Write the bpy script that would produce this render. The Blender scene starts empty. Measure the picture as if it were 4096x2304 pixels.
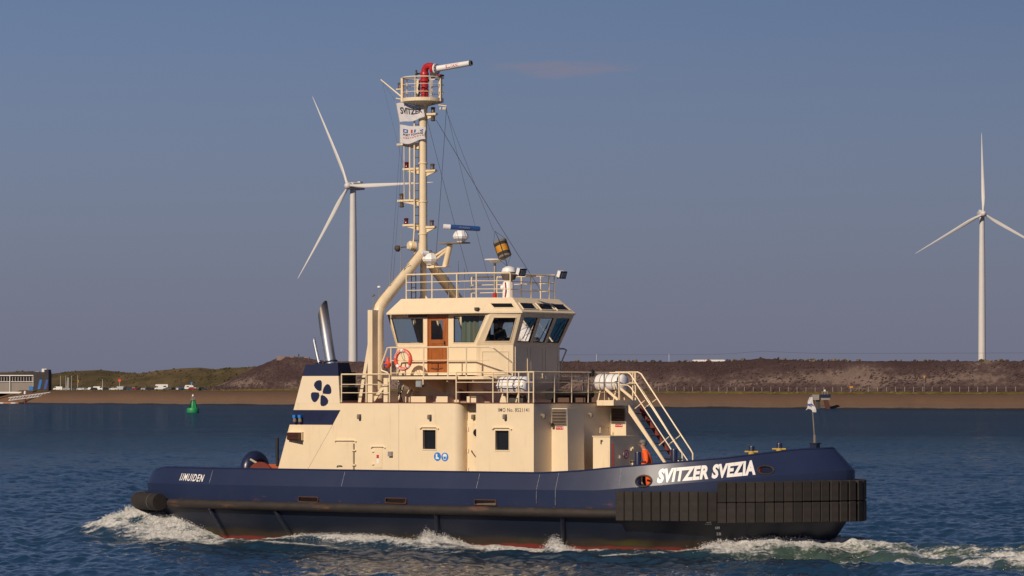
import bpy, bmesh, math, random
import numpy as np
from mathutils import Vector, Matrix, geometry

random.seed(7)
rng = np.random.default_rng(11)
R = math.radians
SC = bpy.context.scene
COL = SC.collection

# ------------------------------------------------------------------ camera, sky, sun, exposure
FPX, YH, EYE = 14160.0, 1575.0, 5.2          # focal length in photo pixels, horizon row, eye height above the water
cam_d = bpy.data.cameras.new('camera')
cam_d.sensor_width = 36.0
cam_d.lens = 36.0 * FPX / 4096.0
cam_d.shift_y = (YH - 1152.0) / 4096.0
cam_d.clip_start = 1.0
cam_d.clip_end = 60000.0
cam = bpy.data.objects.new('camera', cam_d)
COL.objects.link(cam)
cam.location = (0, 0, EYE)
cam.rotation_euler = (R(90), 0, 0)
SC.camera = cam

SUN_EL, SUN_AZ = R(31), R(146.5)
SUN_DIR = Vector((-math.sin(SUN_AZ) * math.cos(SUN_EL), math.cos(SUN_AZ) * math.cos(SUN_EL), math.sin(SUN_EL)))
world = bpy.data.worlds.new('World')
SC.world = world
world.use_nodes = True
wn, wl = world.node_tree.nodes, world.node_tree.links
bg = wn['Background']
sky = wn.new('ShaderNodeTexSky')
sky.sky_type = 'NISHITA'
sky.sun_disc = False
sky.sun_elevation = SUN_EL
sky.sun_rotation = SUN_AZ
sky.altitude = 0
sky.air_density = 0.6
sky.dust_density = 0.3
sky.ozone_density = 2.0
tint = wn.new('ShaderNodeMix'); tint.data_type = 'RGBA'; tint.blend_type = 'MULTIPLY'
tint.inputs['Factor'].default_value = 1.0
tint.inputs['B'].default_value = (0.84, 0.79, 0.88, 1)
wl.new(sky.outputs['Color'], tint.inputs['A'])
# one faint pink wisp of high cloud, a soft stretched patch of the sky itself
tc = wn.new('ShaderNodeTexCoord')
mp = wn.new('ShaderNodeMapping'); mp.vector_type = 'POINT'
wl.new(tc.outputs['Generated'], mp.inputs['Vector'])
mp.inputs['Location'].default_value = (-0.0146 / 0.024, 0, -0.0913 / 0.0032)
mp.inputs['Scale'].default_value = (1 / 0.024, 0.0, 1 / 0.0032)
ln = wn.new('ShaderNodeVectorMath'); ln.operation = 'LENGTH'
wl.new(mp.outputs['Vector'], ln.inputs[0])
mp2 = wn.new('ShaderNodeMapping'); mp2.inputs['Scale'].default_value = (60, 1, 300)
wl.new(tc.outputs['Generated'], mp2.inputs['Vector'])
nz = wn.new('ShaderNodeTexNoise'); nz.inputs['Scale'].default_value = 1.6; nz.inputs['Detail'].default_value = 5
wl.new(mp2.outputs['Vector'], nz.inputs['Vector'])
sub = wn.new('ShaderNodeMath'); sub.operation = 'MULTIPLY_ADD'
wl.new(nz.outputs['Fac'], sub.inputs[0]); sub.inputs[1].default_value = -1.5
wl.new(ln.outputs['Value'], sub.inputs[2])
cr = wn.new('ShaderNodeMapRange'); cr.interpolation_type = 'SMOOTHSTEP'
wl.new(sub.outputs[0], cr.inputs['Value'])
cr.inputs['From Min'].default_value = 0.25; cr.inputs['From Max'].default_value = -0.75
cr.inputs['To Min'].default_value = 0.0; cr.inputs['To Max'].default_value = 0.4
front = wn.new('ShaderNodeSeparateXYZ'); wl.new(tc.outputs['Generated'], front.inputs[0])
gt = wn.new('ShaderNodeMath'); gt.operation = 'GREATER_THAN'; gt.inputs[1].default_value = 0.0
wl.new(front.outputs['Y'], gt.inputs[0])
fm = wn.new('ShaderNodeMath'); fm.operation = 'MULTIPLY'
wl.new(cr.outputs['Result'], fm.inputs[0]); wl.new(gt.outputs[0], fm.inputs[1])
cl = wn.new('ShaderNodeMix'); cl.data_type = 'RGBA'
wl.new(fm.outputs[0], cl.inputs['Factor'])
# pale band of haze low over the horizon, the same all the way round
hz1 = wn.new('ShaderNodeMapRange'); hz1.interpolation_type = 'SMOOTHSTEP'
wl.new(front.outputs['Z'], hz1.inputs['Value'])
hz1.inputs['From Min'].default_value = 0.14; hz1.inputs['From Max'].default_value = -0.01
hz1.inputs['To Min'].default_value = 0.0; hz1.inputs['To Max'].default_value = 0.97
hzm = wn.new('ShaderNodeMix'); hzm.data_type = 'RGBA'
wl.new(hz1.outputs['Result'], hzm.inputs['Factor']); wl.new(tint.outputs['Result'], hzm.inputs['A'])
hzm.inputs['B'].default_value = (3.05, 3.20, 4.55, 1)
wl.new(hzm.outputs['Result'], cl.inputs['A'])
cl.inputs['B'].default_value = (5.4, 4.3, 5.0, 1)
wl.new(cl.outputs['Result'], bg.inputs['Color'])
bg.inputs['Strength'].default_value = 0.05

sun_d = bpy.data.lights.new('sun', 'SUN')
sun_d.energy = 4.0
sun_d.angle = R(0.55)
sun_d.color = (1.0, 0.84, 0.66)
sun = bpy.data.objects.new('sun', sun_d)
COL.objects.link(sun)
sun.rotation_euler = (-SUN_DIR).to_track_quat('-Z', 'Y').to_euler()
sun.location = (-80, -40, 80)
SC.view_settings.view_transform = 'Standard'
SC.view_settings.look = 'None'
SC.view_settings.gamma = 1.0
SC.view_settings.exposure = 0.0
SC.render.film_transparent = False
SC.cycles.max_bounces = 8
SC.cycles.transparent_max_bounces = 16
SC.cycles.caustics_reflective = False
SC.cycles.caustics_refractive = False
SC.cycles.sample_clamp_indirect = 6.0

# ------------------------------------------------------------------ materials
def _rgba(c): return (c[0], c[1], c[2], 1.0)

def newmat(name):
    m = bpy.data.materials.new(name)
    m.use_nodes = True
    return m, m.node_tree.nodes, m.node_tree.links, m.node_tree.nodes['Principled BSDF']

def mat(name, color, rough=0.5, metal=0.0, var=0.12, scale=3.0, bump=0.0, bscale=40.0, coat=0.0, dirt=None, stretch=(1, 1, 1), emit=None):
    """plain painted / worn surface: colour broken by two noises, optional dirt tone and fine relief"""
    m, n, l, b = newmat(name)
    b.inputs['Roughness'].default_value = rough
    b.inputs['Metallic'].default_value = metal
    if coat: b.inputs['Coat Weight'].default_value = coat; b.inputs['Coat Roughness'].default_value = 0.12
    t = n.new('ShaderNodeTexCoord'); mp = n.new('ShaderNodeMapping'); mp.inputs['Scale'].default_value = stretch
    l.new(t.outputs['Object'], mp.inputs['Vector'])
    nz = n.new('ShaderNodeTexNoise'); nz.inputs['Scale'].default_value = scale; nz.inputs['Detail'].default_value = 6
    nz.inputs['Roughness'].default_value = 0.65
    l.new(mp.outputs['Vector'], nz.inputs['Vector'])
    rp = n.new('ShaderNodeValToRGB')
    lo = [max(0, c * (1 - var)) for c in color]; hi = [min(1, c * (1 + var)) for c in color]
    rp.color_ramp.elements[0].position = 0.3; rp.color_ramp.elements[0].color = _rgba(lo)
    rp.color_ramp.elements[1].position = 0.7; rp.color_ramp.elements[1].color = _rgba(hi)
    l.new(nz.outputs['Fac'], rp.inputs['Fac'])
    last = rp.outputs['Color']
    if dirt:
        dc, amt, dscale, dstretch = dirt
        mp2 = n.new('ShaderNodeMapping'); mp2.inputs['Scale'].default_value = dstretch
        l.new(t.outputs['Object'], mp2.inputs['Vector'])
        n2 = n.new('ShaderNodeTexNoise'); n2.inputs['Scale'].default_value = dscale; n2.inputs['Detail'].default_value = 8
        l.new(mp2.outputs['Vector'], n2.inputs['Vector'])
        mr = n.new('ShaderNodeMapRange'); mr.inputs['From Min'].default_value = 0.58; mr.inputs['From Max'].default_value = 0.8
        mr.inputs['To Max'].default_value = amt
        l.new(n2.outputs['Fac'], mr.inputs['Value'])
        mx = n.new('ShaderNodeMix'); mx.data_type = 'RGBA'
        l.new(mr.outputs['Result'], mx.inputs['Factor']); l.new(last, mx.inputs['A']); mx.inputs['B'].default_value = _rgba(dc)
        last = mx.outputs['Result']
    l.new(last, b.inputs['Base Color'])
    if bump:
        n3 = n.new('ShaderNodeTexNoise'); n3.inputs['Scale'].default_value = bscale; n3.inputs['Detail'].default_value = 4
        l.new(t.outputs['Object'], n3.inputs['Vector'])
        bp = n.new('ShaderNodeBump'); bp.inputs['Strength'].default_value = bump; bp.inputs['Distance'].default_value = 0.02
        l.new(n3.outputs['Fac'], bp.inputs['Height']); l.new(bp.outputs['Normal'], b.inputs['Normal'])
    if emit:
        b.inputs['Emission Color'].default_value = _rgba(emit[0]); b.inputs['Emission Strength'].default_value = emit[1]
    return m

M = {}
M['cream'] = mat('cream_paint', (0.80, 0.66, 0.46), 0.42, var=0.045, scale=1.2, bump=0.10, bscale=1.6,
                 dirt=((0.50, 0.30, 0.14), 0.34, 2.2, (2.6, 2.6, 0.30)))
M['cream_pipe'] = mat('cream_pipe_paint', (0.78, 0.635, 0.43), 0.4, var=0.06, scale=4, dirt=((0.42, 0.25, 0.12), 0.35, 6, (1, 1, 0.3)))
M['navy'] = mat('navy_paint', (0.016, 0.022, 0.062), 0.32, var=0.15, scale=2, bump=0.05, bscale=2)
M['black'] = mat('black_paint', (0.012, 0.012, 0.013), 0.5, var=0.3)
M['rubber'] = mat('black_rubber', (0.020, 0.0155, 0.014), 0.85, var=0.3, scale=5, bump=0.35, bscale=22,
                  dirt=((0.05, 0.034, 0.027), 0.6, 2.0, (1, 1, 0.5)))
M['white'] = mat('white_paint', (0.80, 0.79, 0.78), 0.4, var=0.04)
M['whiteplastic'] = mat('white_plastic', (0.78, 0.78, 0.80), 0.35, var=0.04, scale=6, dirt=((0.4, 0.33, 0.25), 0.25, 5, (1, 1, 0.4)))
M['grey'] = mat('grey_metal', (0.30, 0.29, 0.28), 0.5, metal=0.3, var=0.15)
M['darkgrey'] = mat('dark_grey_metal', (0.06, 0.055, 0.05), 0.55, var=0.25)
M['steel'] = mat('polished_steel', (0.62, 0.62, 0.63), 0.22, metal=1.0, var=0.12, scale=3, stretch=(1, 1, 0.4))
M['red'] = mat('red_paint', (0.42, 0.02, 0.025), 0.38, var=0.12, scale=5, dirt=((0.15, 0.02, 0.02), 0.5, 7, (1, 1, 1)))
M['darkred'] = mat('red_oxide_paint', (0.16, 0.028, 0.018), 0.6, var=0.2, scale=6)
M['orange'] = mat('orange_plastic', (0.75, 0.085, 0.035), 0.45, var=0.08)
M['hivis'] = mat('orange_cloth', (0.80, 0.11, 0.02), 0.85, var=0.14, scale=14, bump=0.5, bscale=18)
M['wood'] = mat('varnished_wood', (0.34, 0.105, 0.025), 0.32, var=0.28, scale=4, stretch=(7, 7, 0.6), coat=0.3)
M['wooddark'] = mat('dark_wood', (0.085, 0.028, 0.014), 0.45, var=0.25, scale=4, stretch=(6, 6, 0.6))
M['yellow'] = mat('yellow_paint', (0.50, 0.34, 0.06), 0.55, var=0.2, scale=8)
M['amber'] = mat('amber_cloth', (0.55, 0.25, 0.02), 0.75, var=0.2, scale=8)
M['canvas'] = mat('black_canvas', (0.03, 0.026, 0.028), 0.85, var=0.2)
M['khaki'] = mat('grey_canvas', (0.20, 0.17, 0.14), 0.85, var=0.2)
M['bluescan'] = mat('blue_scanner_paint', (0.018, 0.065, 0.23), 0.3, var=0.1)
M['ink'] = mat('dark_ink', (0.02, 0.02, 0.035), 0.6, var=0.05)
M['inkred'] = mat('red_ink', (0.5, 0.03, 0.03), 0.6, var=0.05)
M['inkblue'] = mat('blue_ink', (0.03, 0.09, 0.36), 0.6, var=0.05)
M['letter'] = mat('white_letter_paint', (0.82, 0.80, 0.78), 0.35, var=0.05, scale=6)
M['signblue'] = mat('blue_sign_plate', (0.02, 0.20, 0.62), 0.4, var=0.04)
M['skin'] = mat('skin', (0.50, 0.25, 0.17), 0.55, var=0.08, scale=20)
M['darkcloth'] = mat('dark_cloth', (0.02, 0.02, 0.025), 0.9, var=0.2)
M['cap'] = mat('grey_cap_cloth', (0.17, 0.155, 0.13), 0.85, var=0.15, scale=20)
M['deckred'] = mat('red_deck_paint', (0.14, 0.035, 0.025), 0.7, var=0.25, scale=2, bump=0.2)
M['deckgreen'] = mat('grey_deck_paint', (0.10, 0.085, 0.07), 0.75, var=0.25, scale=2)
M['rope'] = mat('pale_rope', (0.42, 0.36, 0.27), 0.9, var=0.25, scale=30)
M['orangerope'] = mat('orange_rope', (0.45, 0.10, 0.03), 0.85, var=0.3, scale=18)
M['wire'] = mat('dark_wire', (0.03, 0.03, 0.035), 0.5, metal=0.4, var=0.2)
M['turbine'] = mat('turbine_white', (0.60, 0.585, 0.575), 0.45, var=0.03, scale=0.2)
M['interior'] = mat('wheelhouse_lining', (0.20, 0.14, 0.09), 0.8, var=0.1)
M['console'] = mat('console_dark', (0.025, 0.025, 0.03), 0.6, var=0.2)
M['curtain'] = mat('grey_green_curtain', (0.16, 0.18, 0.14), 0.9, var=0.15, scale=9, stretch=(3, 3, 0.2))
M['slat'] = mat('brown_louvre_paint', (.115, .085, .065), .6, var=.2)
M['rust'] = mat('rusty_steel', (.085, .038, .022), .8, var=.35, scale=8)
M['lens'] = mat('lamp_lens', (0.30, 0.33, 0.36), 0.12, var=0.1)
M['lampbody'] = mat('lamp_housing', (0.09, 0.07, 0.06), 0.45, var=0.25)
M['redlens'] = mat('red_lamp_lens', (0.11, 0.008, 0.012), 0.2, var=0.1)

def glass_mat(name, tintc, gl=0.08):
    m, n, l, b = newmat(name)
    n.remove(b)
    tr = n.new('ShaderNodeBsdfTransparent'); tr.inputs['Color'].default_value = _rgba(tintc)
    gs = n.new('ShaderNodeBsdfGlossy'); gs.inputs['Roughness'].default_value = 0.03
    fr = n.new('ShaderNodeFresnel'); fr.inputs['IOR'].default_value = 1.5
    ad = n.new('ShaderNodeMath'); ad.operation = 'ADD'; ad.inputs[1].default_value = gl; ad.use_clamp = True
    l.new(fr.outputs['Fac'], ad.inputs[0])
    # old panes: very slight waviness
    t = n.new('ShaderNodeTexCoord'); nz = n.new('ShaderNodeTexNoise'); nz.inputs['Scale'].default_value = 2.5
    l.new(t.outputs['Object'], nz.inputs['Vector'])
    bp = n.new('ShaderNodeBump'); bp.inputs['Strength'].default_value = 0.05
    l.new(nz.outputs['Fac'], bp.inputs['Height']); l.new(bp.outputs['Normal'], gs.inputs['Normal'])
    mx = n.new('ShaderNodeMixShader')
    l.new(ad.outputs[0], mx.inputs['Fac']); l.new(tr.outputs[0], mx.inputs[1]); l.new(gs.outputs[0], mx.inputs[2])
    l.new(mx.outputs[0], n['Material Output'].inputs['Surface'])
    return m
M['glass'] = glass_mat('window_glass', (0.84, 0.91, 0.90), 0.03)
M['darkglass'] = mat('dark_window_glass', (0.012, 0.013, 0.016), 0.06, var=0.2, scale=2)

def vary_by_object(m, amt):
    """each separate piece of the same stuff a little lighter or darker"""
    n, l = m.node_tree.nodes, m.node_tree.links; b = n['Principled BSDF']; src = b.inputs['Base Color'].links[0].from_socket
    oi = n.new('ShaderNodeObjectInfo'); mr = n.new('ShaderNodeMapRange'); mr.inputs['To Min'].default_value = 1 - amt; mr.inputs['To Max'].default_value = 1 + amt; l.new(oi.outputs['Random'], mr.inputs['Value'])
    mx = n.new('ShaderNodeMix'); mx.data_type = 'RGBA'; mx.blend_type = 'MULTIPLY'; mx.inputs['Factor'].default_value = 1; l.new(src, mx.inputs['A']); l.new(mr.outputs[0], mx.inputs['B']); l.new(mx.outputs['Result'], b.inputs['Base Color'])
vary_by_object(M['rubber'], .35)

def hull_mat():
    m, n, l, b = newmat('hull_paint')
    t = n.new('ShaderNodeTexCoord'); sp = n.new('ShaderNodeSeparateXYZ'); l.new(t.outputs['Object'], sp.inputs[0])
    nz = n.new('ShaderNodeTexNoise'); nz.inputs['Scale'].default_value = 1.3; nz.inputs['Detail'].default_value = 8
    mpv = n.new('ShaderNodeMapping'); mpv.inputs['Scale'].default_value = (1, 1, 2.5); l.new(t.outputs['Object'], mpv.inputs['Vector'])
    l.new(mpv.outputs['Vector'], nz.inputs['Vector'])
    # height with a ragged edge
    zz = n.new('ShaderNodeMath'); zz.operation = 'MULTIPLY_ADD'; zz.inputs[1].default_value = 0.22
    l.new(nz.outputs['Fac'], zz.inputs[0]); l.new(sp.outputs['Z'], zz.inputs[2])
    rp = n.new('ShaderNodeValToRGB'); cr = rp.color_ramp
    mr = n.new('ShaderNodeMapRange'); mr.inputs['From Min'].default_value = -0.5; mr.inputs['From Max'].default_value = 1.5
    l.new(zz.outputs[0], mr.inputs['Value']); l.new(mr.outputs['Result'], rp.inputs['Fac'])
    def pos(z): return (z + 0.5) / 2.0
    cr.elements[0].position = 0; cr.elements[0].color = (0.16, 0.016, 0.012, 1)
    cr.elements[1].position = pos(0.33); cr.elements[1].color = (0.15, 0.016, 0.012, 1)
    for z, c in ((0.36, (0.030, 0.018, 0.010)), (0.52, (0.022, 0.016, 0.010)), (0.62, (0.006, 0.009, 0.019)), (1.3, (0.007, 0.011, 0.030))):
        e = cr.elements.new(pos(z)); e.color = _rgba(c)
    # algae patches low on the side
    n2 = n.new('ShaderNodeTexNoise'); n2.inputs['Scale'].default_value = 0.35; n2.inputs['Detail'].default_value = 4
    l.new(t.outputs['Object'], n2.inputs['Vector'])
    al = n.new('ShaderNodeMapRange'); al.inputs['From Min'].default_value = 0.5; al.inputs['From Max'].default_value = 0.66
    l.new(n2.outputs['Fac'], al.inputs['Value'])
    band = n.new('ShaderNodeMapRange'); band.interpolation_type = 'SMOOTHSTEP'
    band.inputs['From Min'].default_value = 0.62; band.inputs['From Max'].default_value = 0.45
    l.new(zz.outputs[0], band.inputs['Value'])
    b2 = n.new('ShaderNodeMapRange'); b2.inputs['From Min'].default_value = 0.34; b2.inputs['From Max'].default_value = 0.40
    l.new(zz.outputs[0], b2.inputs['Value'])
    mu = n.new('ShaderNodeMath'); mu.operation = 'MULTIPLY'; l.new(al.outputs[0], mu.inputs[0]); l.new(band.outputs[0], mu.inputs[1])
    mu2 = n.new('ShaderNodeMath'); mu2.operation = 'MULTIPLY'; l.new(mu.outputs[0], mu2.inputs[0]); l.new(b2.outputs[0], mu2.inputs[1])
    mx = n.new('ShaderNodeMix'); mx.data_type = 'RGBA'; l.new(mu2.outputs[0], mx.inputs['Factor'])
    l.new(rp.outputs['Color'], mx.inputs['A']); mx.inputs['B'].default_value = (0.055, 0.05, 0.008, 1)
    l.new(mx.outputs['Result'], b.inputs['Base Color'])
    b.inputs['Roughness'].default_value = 0.42
    bp = n.new('ShaderNodeBump'); bp.inputs['Strength'].default_value = 0.12; bp.inputs['Distance'].default_value = 0.05
    n3 = n.new('ShaderNodeTexNoise'); n3.inputs['Scale'].default_value = 1.1; l.new(t.outputs['Object'], n3.inputs['Vector'])
    l.new(n3.outputs['Fac'], bp.inputs['Height']); l.new(bp.outputs['Normal'], b.inputs['Normal'])
    return m
M['hull'] = hull_mat()

def bulwark_mat():
    """glossy navy with plate dents, chalky scuffs and a few rust runs low down"""
    m, n, l, b = newmat('bulwark_paint')
    t = n.new('ShaderNodeTexCoord')
    nz = n.new('ShaderNodeTexNoise'); nz.inputs['Scale'].default_value = 0.7; nz.inputs['Detail'].default_value = 7
    l.new(t.outputs['Object'], nz.inputs['Vector'])
    rp = n.new('ShaderNodeValToRGB')
    rp.color_ramp.elements[0].position = 0.3; rp.color_ramp.elements[0].color = (0.013, 0.022, 0.064, 1)
    rp.color_ramp.elements[1].position = 0.75; rp.color_ramp.elements[1].color = (0.019, 0.029, 0.074, 1)
    l.new(nz.outputs['Fac'], rp.inputs['Fac'])
    sp = n.new('ShaderNodeSeparateXYZ'); l.new(t.outputs['Object'], sp.inputs[0])
    low = n.new('ShaderNodeMapRange'); low.inputs['From Min'].default_value = 1.72; low.inputs['From Max'].default_value = 1.50
    l.new(sp.outputs['Z'], low.inputs['Value'])
    n2 = n.new('ShaderNodeTexNoise'); n2.inputs['Scale'].default_value = 2.4; n2.inputs['Detail'].default_value = 9; n2.inputs['Roughness'].default_value = 0.75
    mp = n.new('ShaderNodeMapping'); mp.inputs['Scale'].default_value = (1, 1, 3); l.new(t.outputs['Object'], mp.inputs['Vector'])
    l.new(mp.outputs['Vector'], n2.inputs['Vector'])
    sc = n.new('ShaderNodeMapRange'); sc.inputs['From Min'].default_value = 0.585; sc.inputs['From Max'].default_value = 0.64
    l.new(n2.outputs['Fac'], sc.inputs['Value'])
    mu = n.new('ShaderNodeMath'); mu.operation = 'MULTIPLY'; l.new(low.outputs[0], mu.inputs[0]); l.new(sc.outputs[0], mu.inputs[1])
    mx = n.new('ShaderNodeMix'); mx.data_type = 'RGBA'; l.new(mu.outputs[0], mx.inputs['Factor'])
    l.new(rp.outputs['Color'], mx.inputs['A']); mx.inputs['B'].default_value = (0.22, 0.07, 0.03, 1)
    n4 = n.new('ShaderNodeTexNoise'); n4.inputs['Scale'].default_value = 6.0; n4.inputs['Detail'].default_value = 9; n4.inputs['Roughness'].default_value = 0.8
    l.new(mp.outputs['Vector'], n4.inputs['Vector'])
    s4 = n.new('ShaderNodeMapRange'); s4.inputs['From Min'].default_value = 0.69; s4.inputs['From Max'].default_value = 0.72; s4.inputs['To Max'].default_value = 0.7
    l.new(n4.outputs['Fac'], s4.inputs['Value'])
    mx2 = n.new('ShaderNodeMix'); mx2.data_type = 'RGBA'; l.new(s4.outputs[0], mx2.inputs['Factor'])
    l.new(mx.outputs['Result'], mx2.inputs['A']); mx2.inputs['B'].default_value = (0.35, 0.36, 0.42, 1)
    l.new(mx2.outputs['Result'], b.inputs['Base Color'])
    b.inputs['Roughness'].default_value = 0.40
    bp = n.new('ShaderNodeBump'); bp.inputs['Strength'].default_value = 0.2; bp.inputs['Distance'].default_value = 0.06
    n3 = n.new('ShaderNodeTexNoise'); n3.inputs['Scale'].default_value = 0.9; n3.inputs['Detail'].default_value = 2; l.new(t.outputs['Object'], n3.inputs['Vector'])
    l.new(n3.outputs['Fac'], bp.inputs['Height']); l.new(bp.outputs['Normal'], b.inputs['Normal'])
    return m
M['bulwark'] = bulwark_mat()

def rail_mat():
    m = mat('worn_fender_rail', (0.024, 0.018, 0.016), 0.75, var=0.35, scale=2.5, bump=0.3, bscale=9,
            dirt=((0.20, 0.085, 0.04), 0.75, 1.3, (0.7, 0.7, 3)))
    return m
M['rail'] = rail_mat()

# ------------------------------------------------------------------ mesh helpers
class MB:
    def __init__(s): s.v, s.f = [], []
    def add(s, vs, fs):
        o = len(s.v); s.v += [tuple(v) for v in vs]; s.f += [tuple(i + o for i in f) for f in fs]; return s
    def box(s, c, d, rot=None):
        x, y, z = d[0] / 2, d[1] / 2, d[2] / 2
        vs = [Vector((sx * x, sy * y, sz * z)) for sx in (-1, 1) for sy in (-1, 1) for sz in (-1, 1)]
        if rot is not None: vs = [rot @ v for v in vs]
        vs = [v + Vector(c) for v in vs]
        return s.add(vs, [(0, 1, 3, 2), (4, 6, 7, 5), (0, 4, 5, 1), (2, 3, 7, 6), (0, 2, 6, 4), (1, 5, 7, 3)])
    def mm(s, a, b): return s.box([(a[i] + b[i]) / 2 for i in range(3)], [abs(b[i] - a[i]) for i in range(3)])
    def loft(s, loops, closed=True, cap0=True, cap1=True):
        n = len(loops[0]); vs = [p for L in loops for p in L]; fs = []
        for k in range(len(loops) - 1):
            for i in range(n if closed else n - 1):
                j = (i + 1) % n
                fs.append((k * n + i, k * n + j, (k + 1) * n + j, (k + 1) * n + i))
        if cap0: fs.append(tuple(range(n - 1, -1, -1)))
        if cap1: fs.append(tuple((len(loops) - 1) * n + i for i in range(n)))
        return s.add(vs, fs)
    def tube(s, path, r, seg=8, cap=True, closed=False, squash=None):
        P = [Vector(p) for p in path]; n = len(P)
        rs = r if isinstance(r, (list, tuple)) else [r] * n
        T = []
        for i in range(n):
            if closed: t = P[(i + 1) % n] - P[i - 1]
            else: t = P[min(i + 1, n - 1)] - P[max(i - 1, 0)]
            T.append(t.normalized() if t.length > 1e-9 else Vector((0, 0, 1)))
        ref = Vector((0, 0, 1)) if abs(T[0].z) < 0.9 else Vector((1, 0, 0))
        u = T[0].cross(ref).normalized(); loops = []
        for i in range(n):
            u = u - T[i] * u.dot(T[i]); u.normalize(); w = T[i].cross(u)
            loops.append([P[i] + (u * math.cos(a) + w * math.sin(a)) * rs[i] for a in [2 * math.pi * k / seg for k in range(seg)]])
        if closed:
            loops.append(loops[0]); return s.loft(loops, True, False, False)
        return s.loft(loops, True, cap, cap)
    def lathe(s, prof, c=(0, 0, 0), seg=16, axis=None):
        """prof: (r, h) pairs along axis"""
        ax = Vector(axis).normalized() if axis else Vector((0, 0, 1))
        ref = Vector((1, 0, 0)) if abs(ax.x) < 0.9 else Vector((0, 1, 0))
        u = ax.cross(ref).normalized(); w = ax.cross(u); c = Vector(c)
        loops = [[c + ax * h + (u * math.cos(a) + w * math.sin(a)) * max(r, 1e-4) for a in [2 * math.pi * k / seg for k in range(seg)]] for r, h in prof]
        return s.loft(loops)
    def prism(s, poly, off):
        """closed 3D polygon extruded by vector off"""
        off = Vector(off); a = [Vector(p) for p in poly]
        return s.loft([a, [p + off for p in a]])
    def panel(s, outer, holes, off):
        """flat plate with holes, thickness vector off"""
        rings = [[Vector(p) for p in outer]] + [[Vector(p) for p in h] for h in holes]
        flat = [p for r in rings for p in r]; off = Vector(off); n = len(flat)
        tris = geometry.tessellate_polygon(rings)
        nrm = -off
        fs = []
        for t in tris:
            a, b, c = (flat[i] for i in t)
            if (b - a).cross(c - a).dot(nrm) < 0: t = (t[0], t[2], t[1])
            fs.append(t); fs.append((t[0] + n, t[2] + n, t[1] + n))
        o = 0
        for r in rings:
            k = len(r)
            for i in range(k): fs.append((o + i, o + (i + 1) % k, n + o + (i + 1) % k, n + o + i))
            o += k
        return s.add(flat + [p + off for p in flat], fs)
    def frame(s, pts, w, n, d):
        """raised border strip of width w and depth d round a polygon"""
        P = [Vector(p) for p in pts]; n = Vector(n).normalized(); k = len(P); c = sum(P, Vector()) / k; out = []
        for i in range(k):
            e0 = (P[i] - P[i - 1]).normalized(); e1 = (P[(i + 1) % k] - P[i]).normalized()
            m0 = e0.cross(n); m1 = e1.cross(n)
            if m0.dot(P[i] - c) < 0: m0 = -m0
            if m1.dot(P[i] - c) < 0: m1 = -m1
            b = (m0 + m1); b = b / max(0.4, b.dot(m0)) if b.length > 1e-6 else m0
            out.append(P[i] + b * w)
        lo = -0.03
        L = [[p + n * lo for p in P], [p + n * d for p in P], [p + n * d for p in out], [p + n * lo for p in out]]
        vs = [p for l_ in L for p in l_]; fs = []
        for a in range(4):
            b = (a + 1) % 4
            for i in range(k):
                j = (i + 1) % k; fs.append((a * k + i, a * k + j, b * k + j, b * k + i))
        return s.add(vs, fs)
    def mesh(s, name, angle=35):
        me = bpy.data.meshes.new(name); me.from_pydata(s.v, [], s.f); me.validate()
        bm = bmesh.new(); bm.from_mesh(me); bmesh.ops.recalc_face_normals(bm, faces=bm.faces); bm.to_mesh(me); bm.free()
        if angle:
            me.shade_smooth(); me.set_sharp_from_angle(angle=R(angle))
        return me
    def build(s, name, m, parent=None, angle=35):
        o = bpy.data.objects.new(name, s.mesh(name, angle)); COL.objects.link(o)
        o.data.materials.append(M[m] if isinstance(m, str) else m)
        o.parent = parent
        return o

def put(name, mesh, parent=None, mtx=None):
    o = bpy.data.objects.new(name, mesh); COL.objects.link(o); o.parent = parent
    if mtx is not None: o.matrix_local = mtx
    return o

def thing(name, label, cat, loc=(0, 0, 0), rz=0.0, group=None):
    o = bpy.data.objects.new(name, None); COL.objects.link(o); o.empty_display_size = 0.3
    o.location = loc; o.rotation_euler = (0, 0, rz)
    return tag(o, label, cat, group)

def tag(o, label, cat, group=None, kind=None):
    if label: o['label'] = label
    if cat: o['category'] = cat
    if group: o['group'] = group
    if kind: o['kind'] = kind
    return o

def boolean(o, cutters, ang=30):
    """cut closed meshes (MB) out of object o and keep the plain mesh"""
    mb = MB()
    for c in cutters: mb.add(c.v, c.f)
    cut = mb.build('cutter', 'black', None, 0)
    cut.parent = o.parent
    md = o.modifiers.new('cut', 'BOOLEAN'); md.operation = 'DIFFERENCE'; md.object = cut; md.solver = 'EXACT'
    dg = bpy.context.evaluated_depsgraph_get()
    me = bpy.data.meshes.new_from_object(o.evaluated_get(dg))
    o.modifiers.clear(); old = o.data; o.data = me
    bpy.data.objects.remove(cut); bpy.data.meshes.remove(old)
    me.shade_smooth(); me.set_sharp_from_angle(angle=R(ang))

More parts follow.
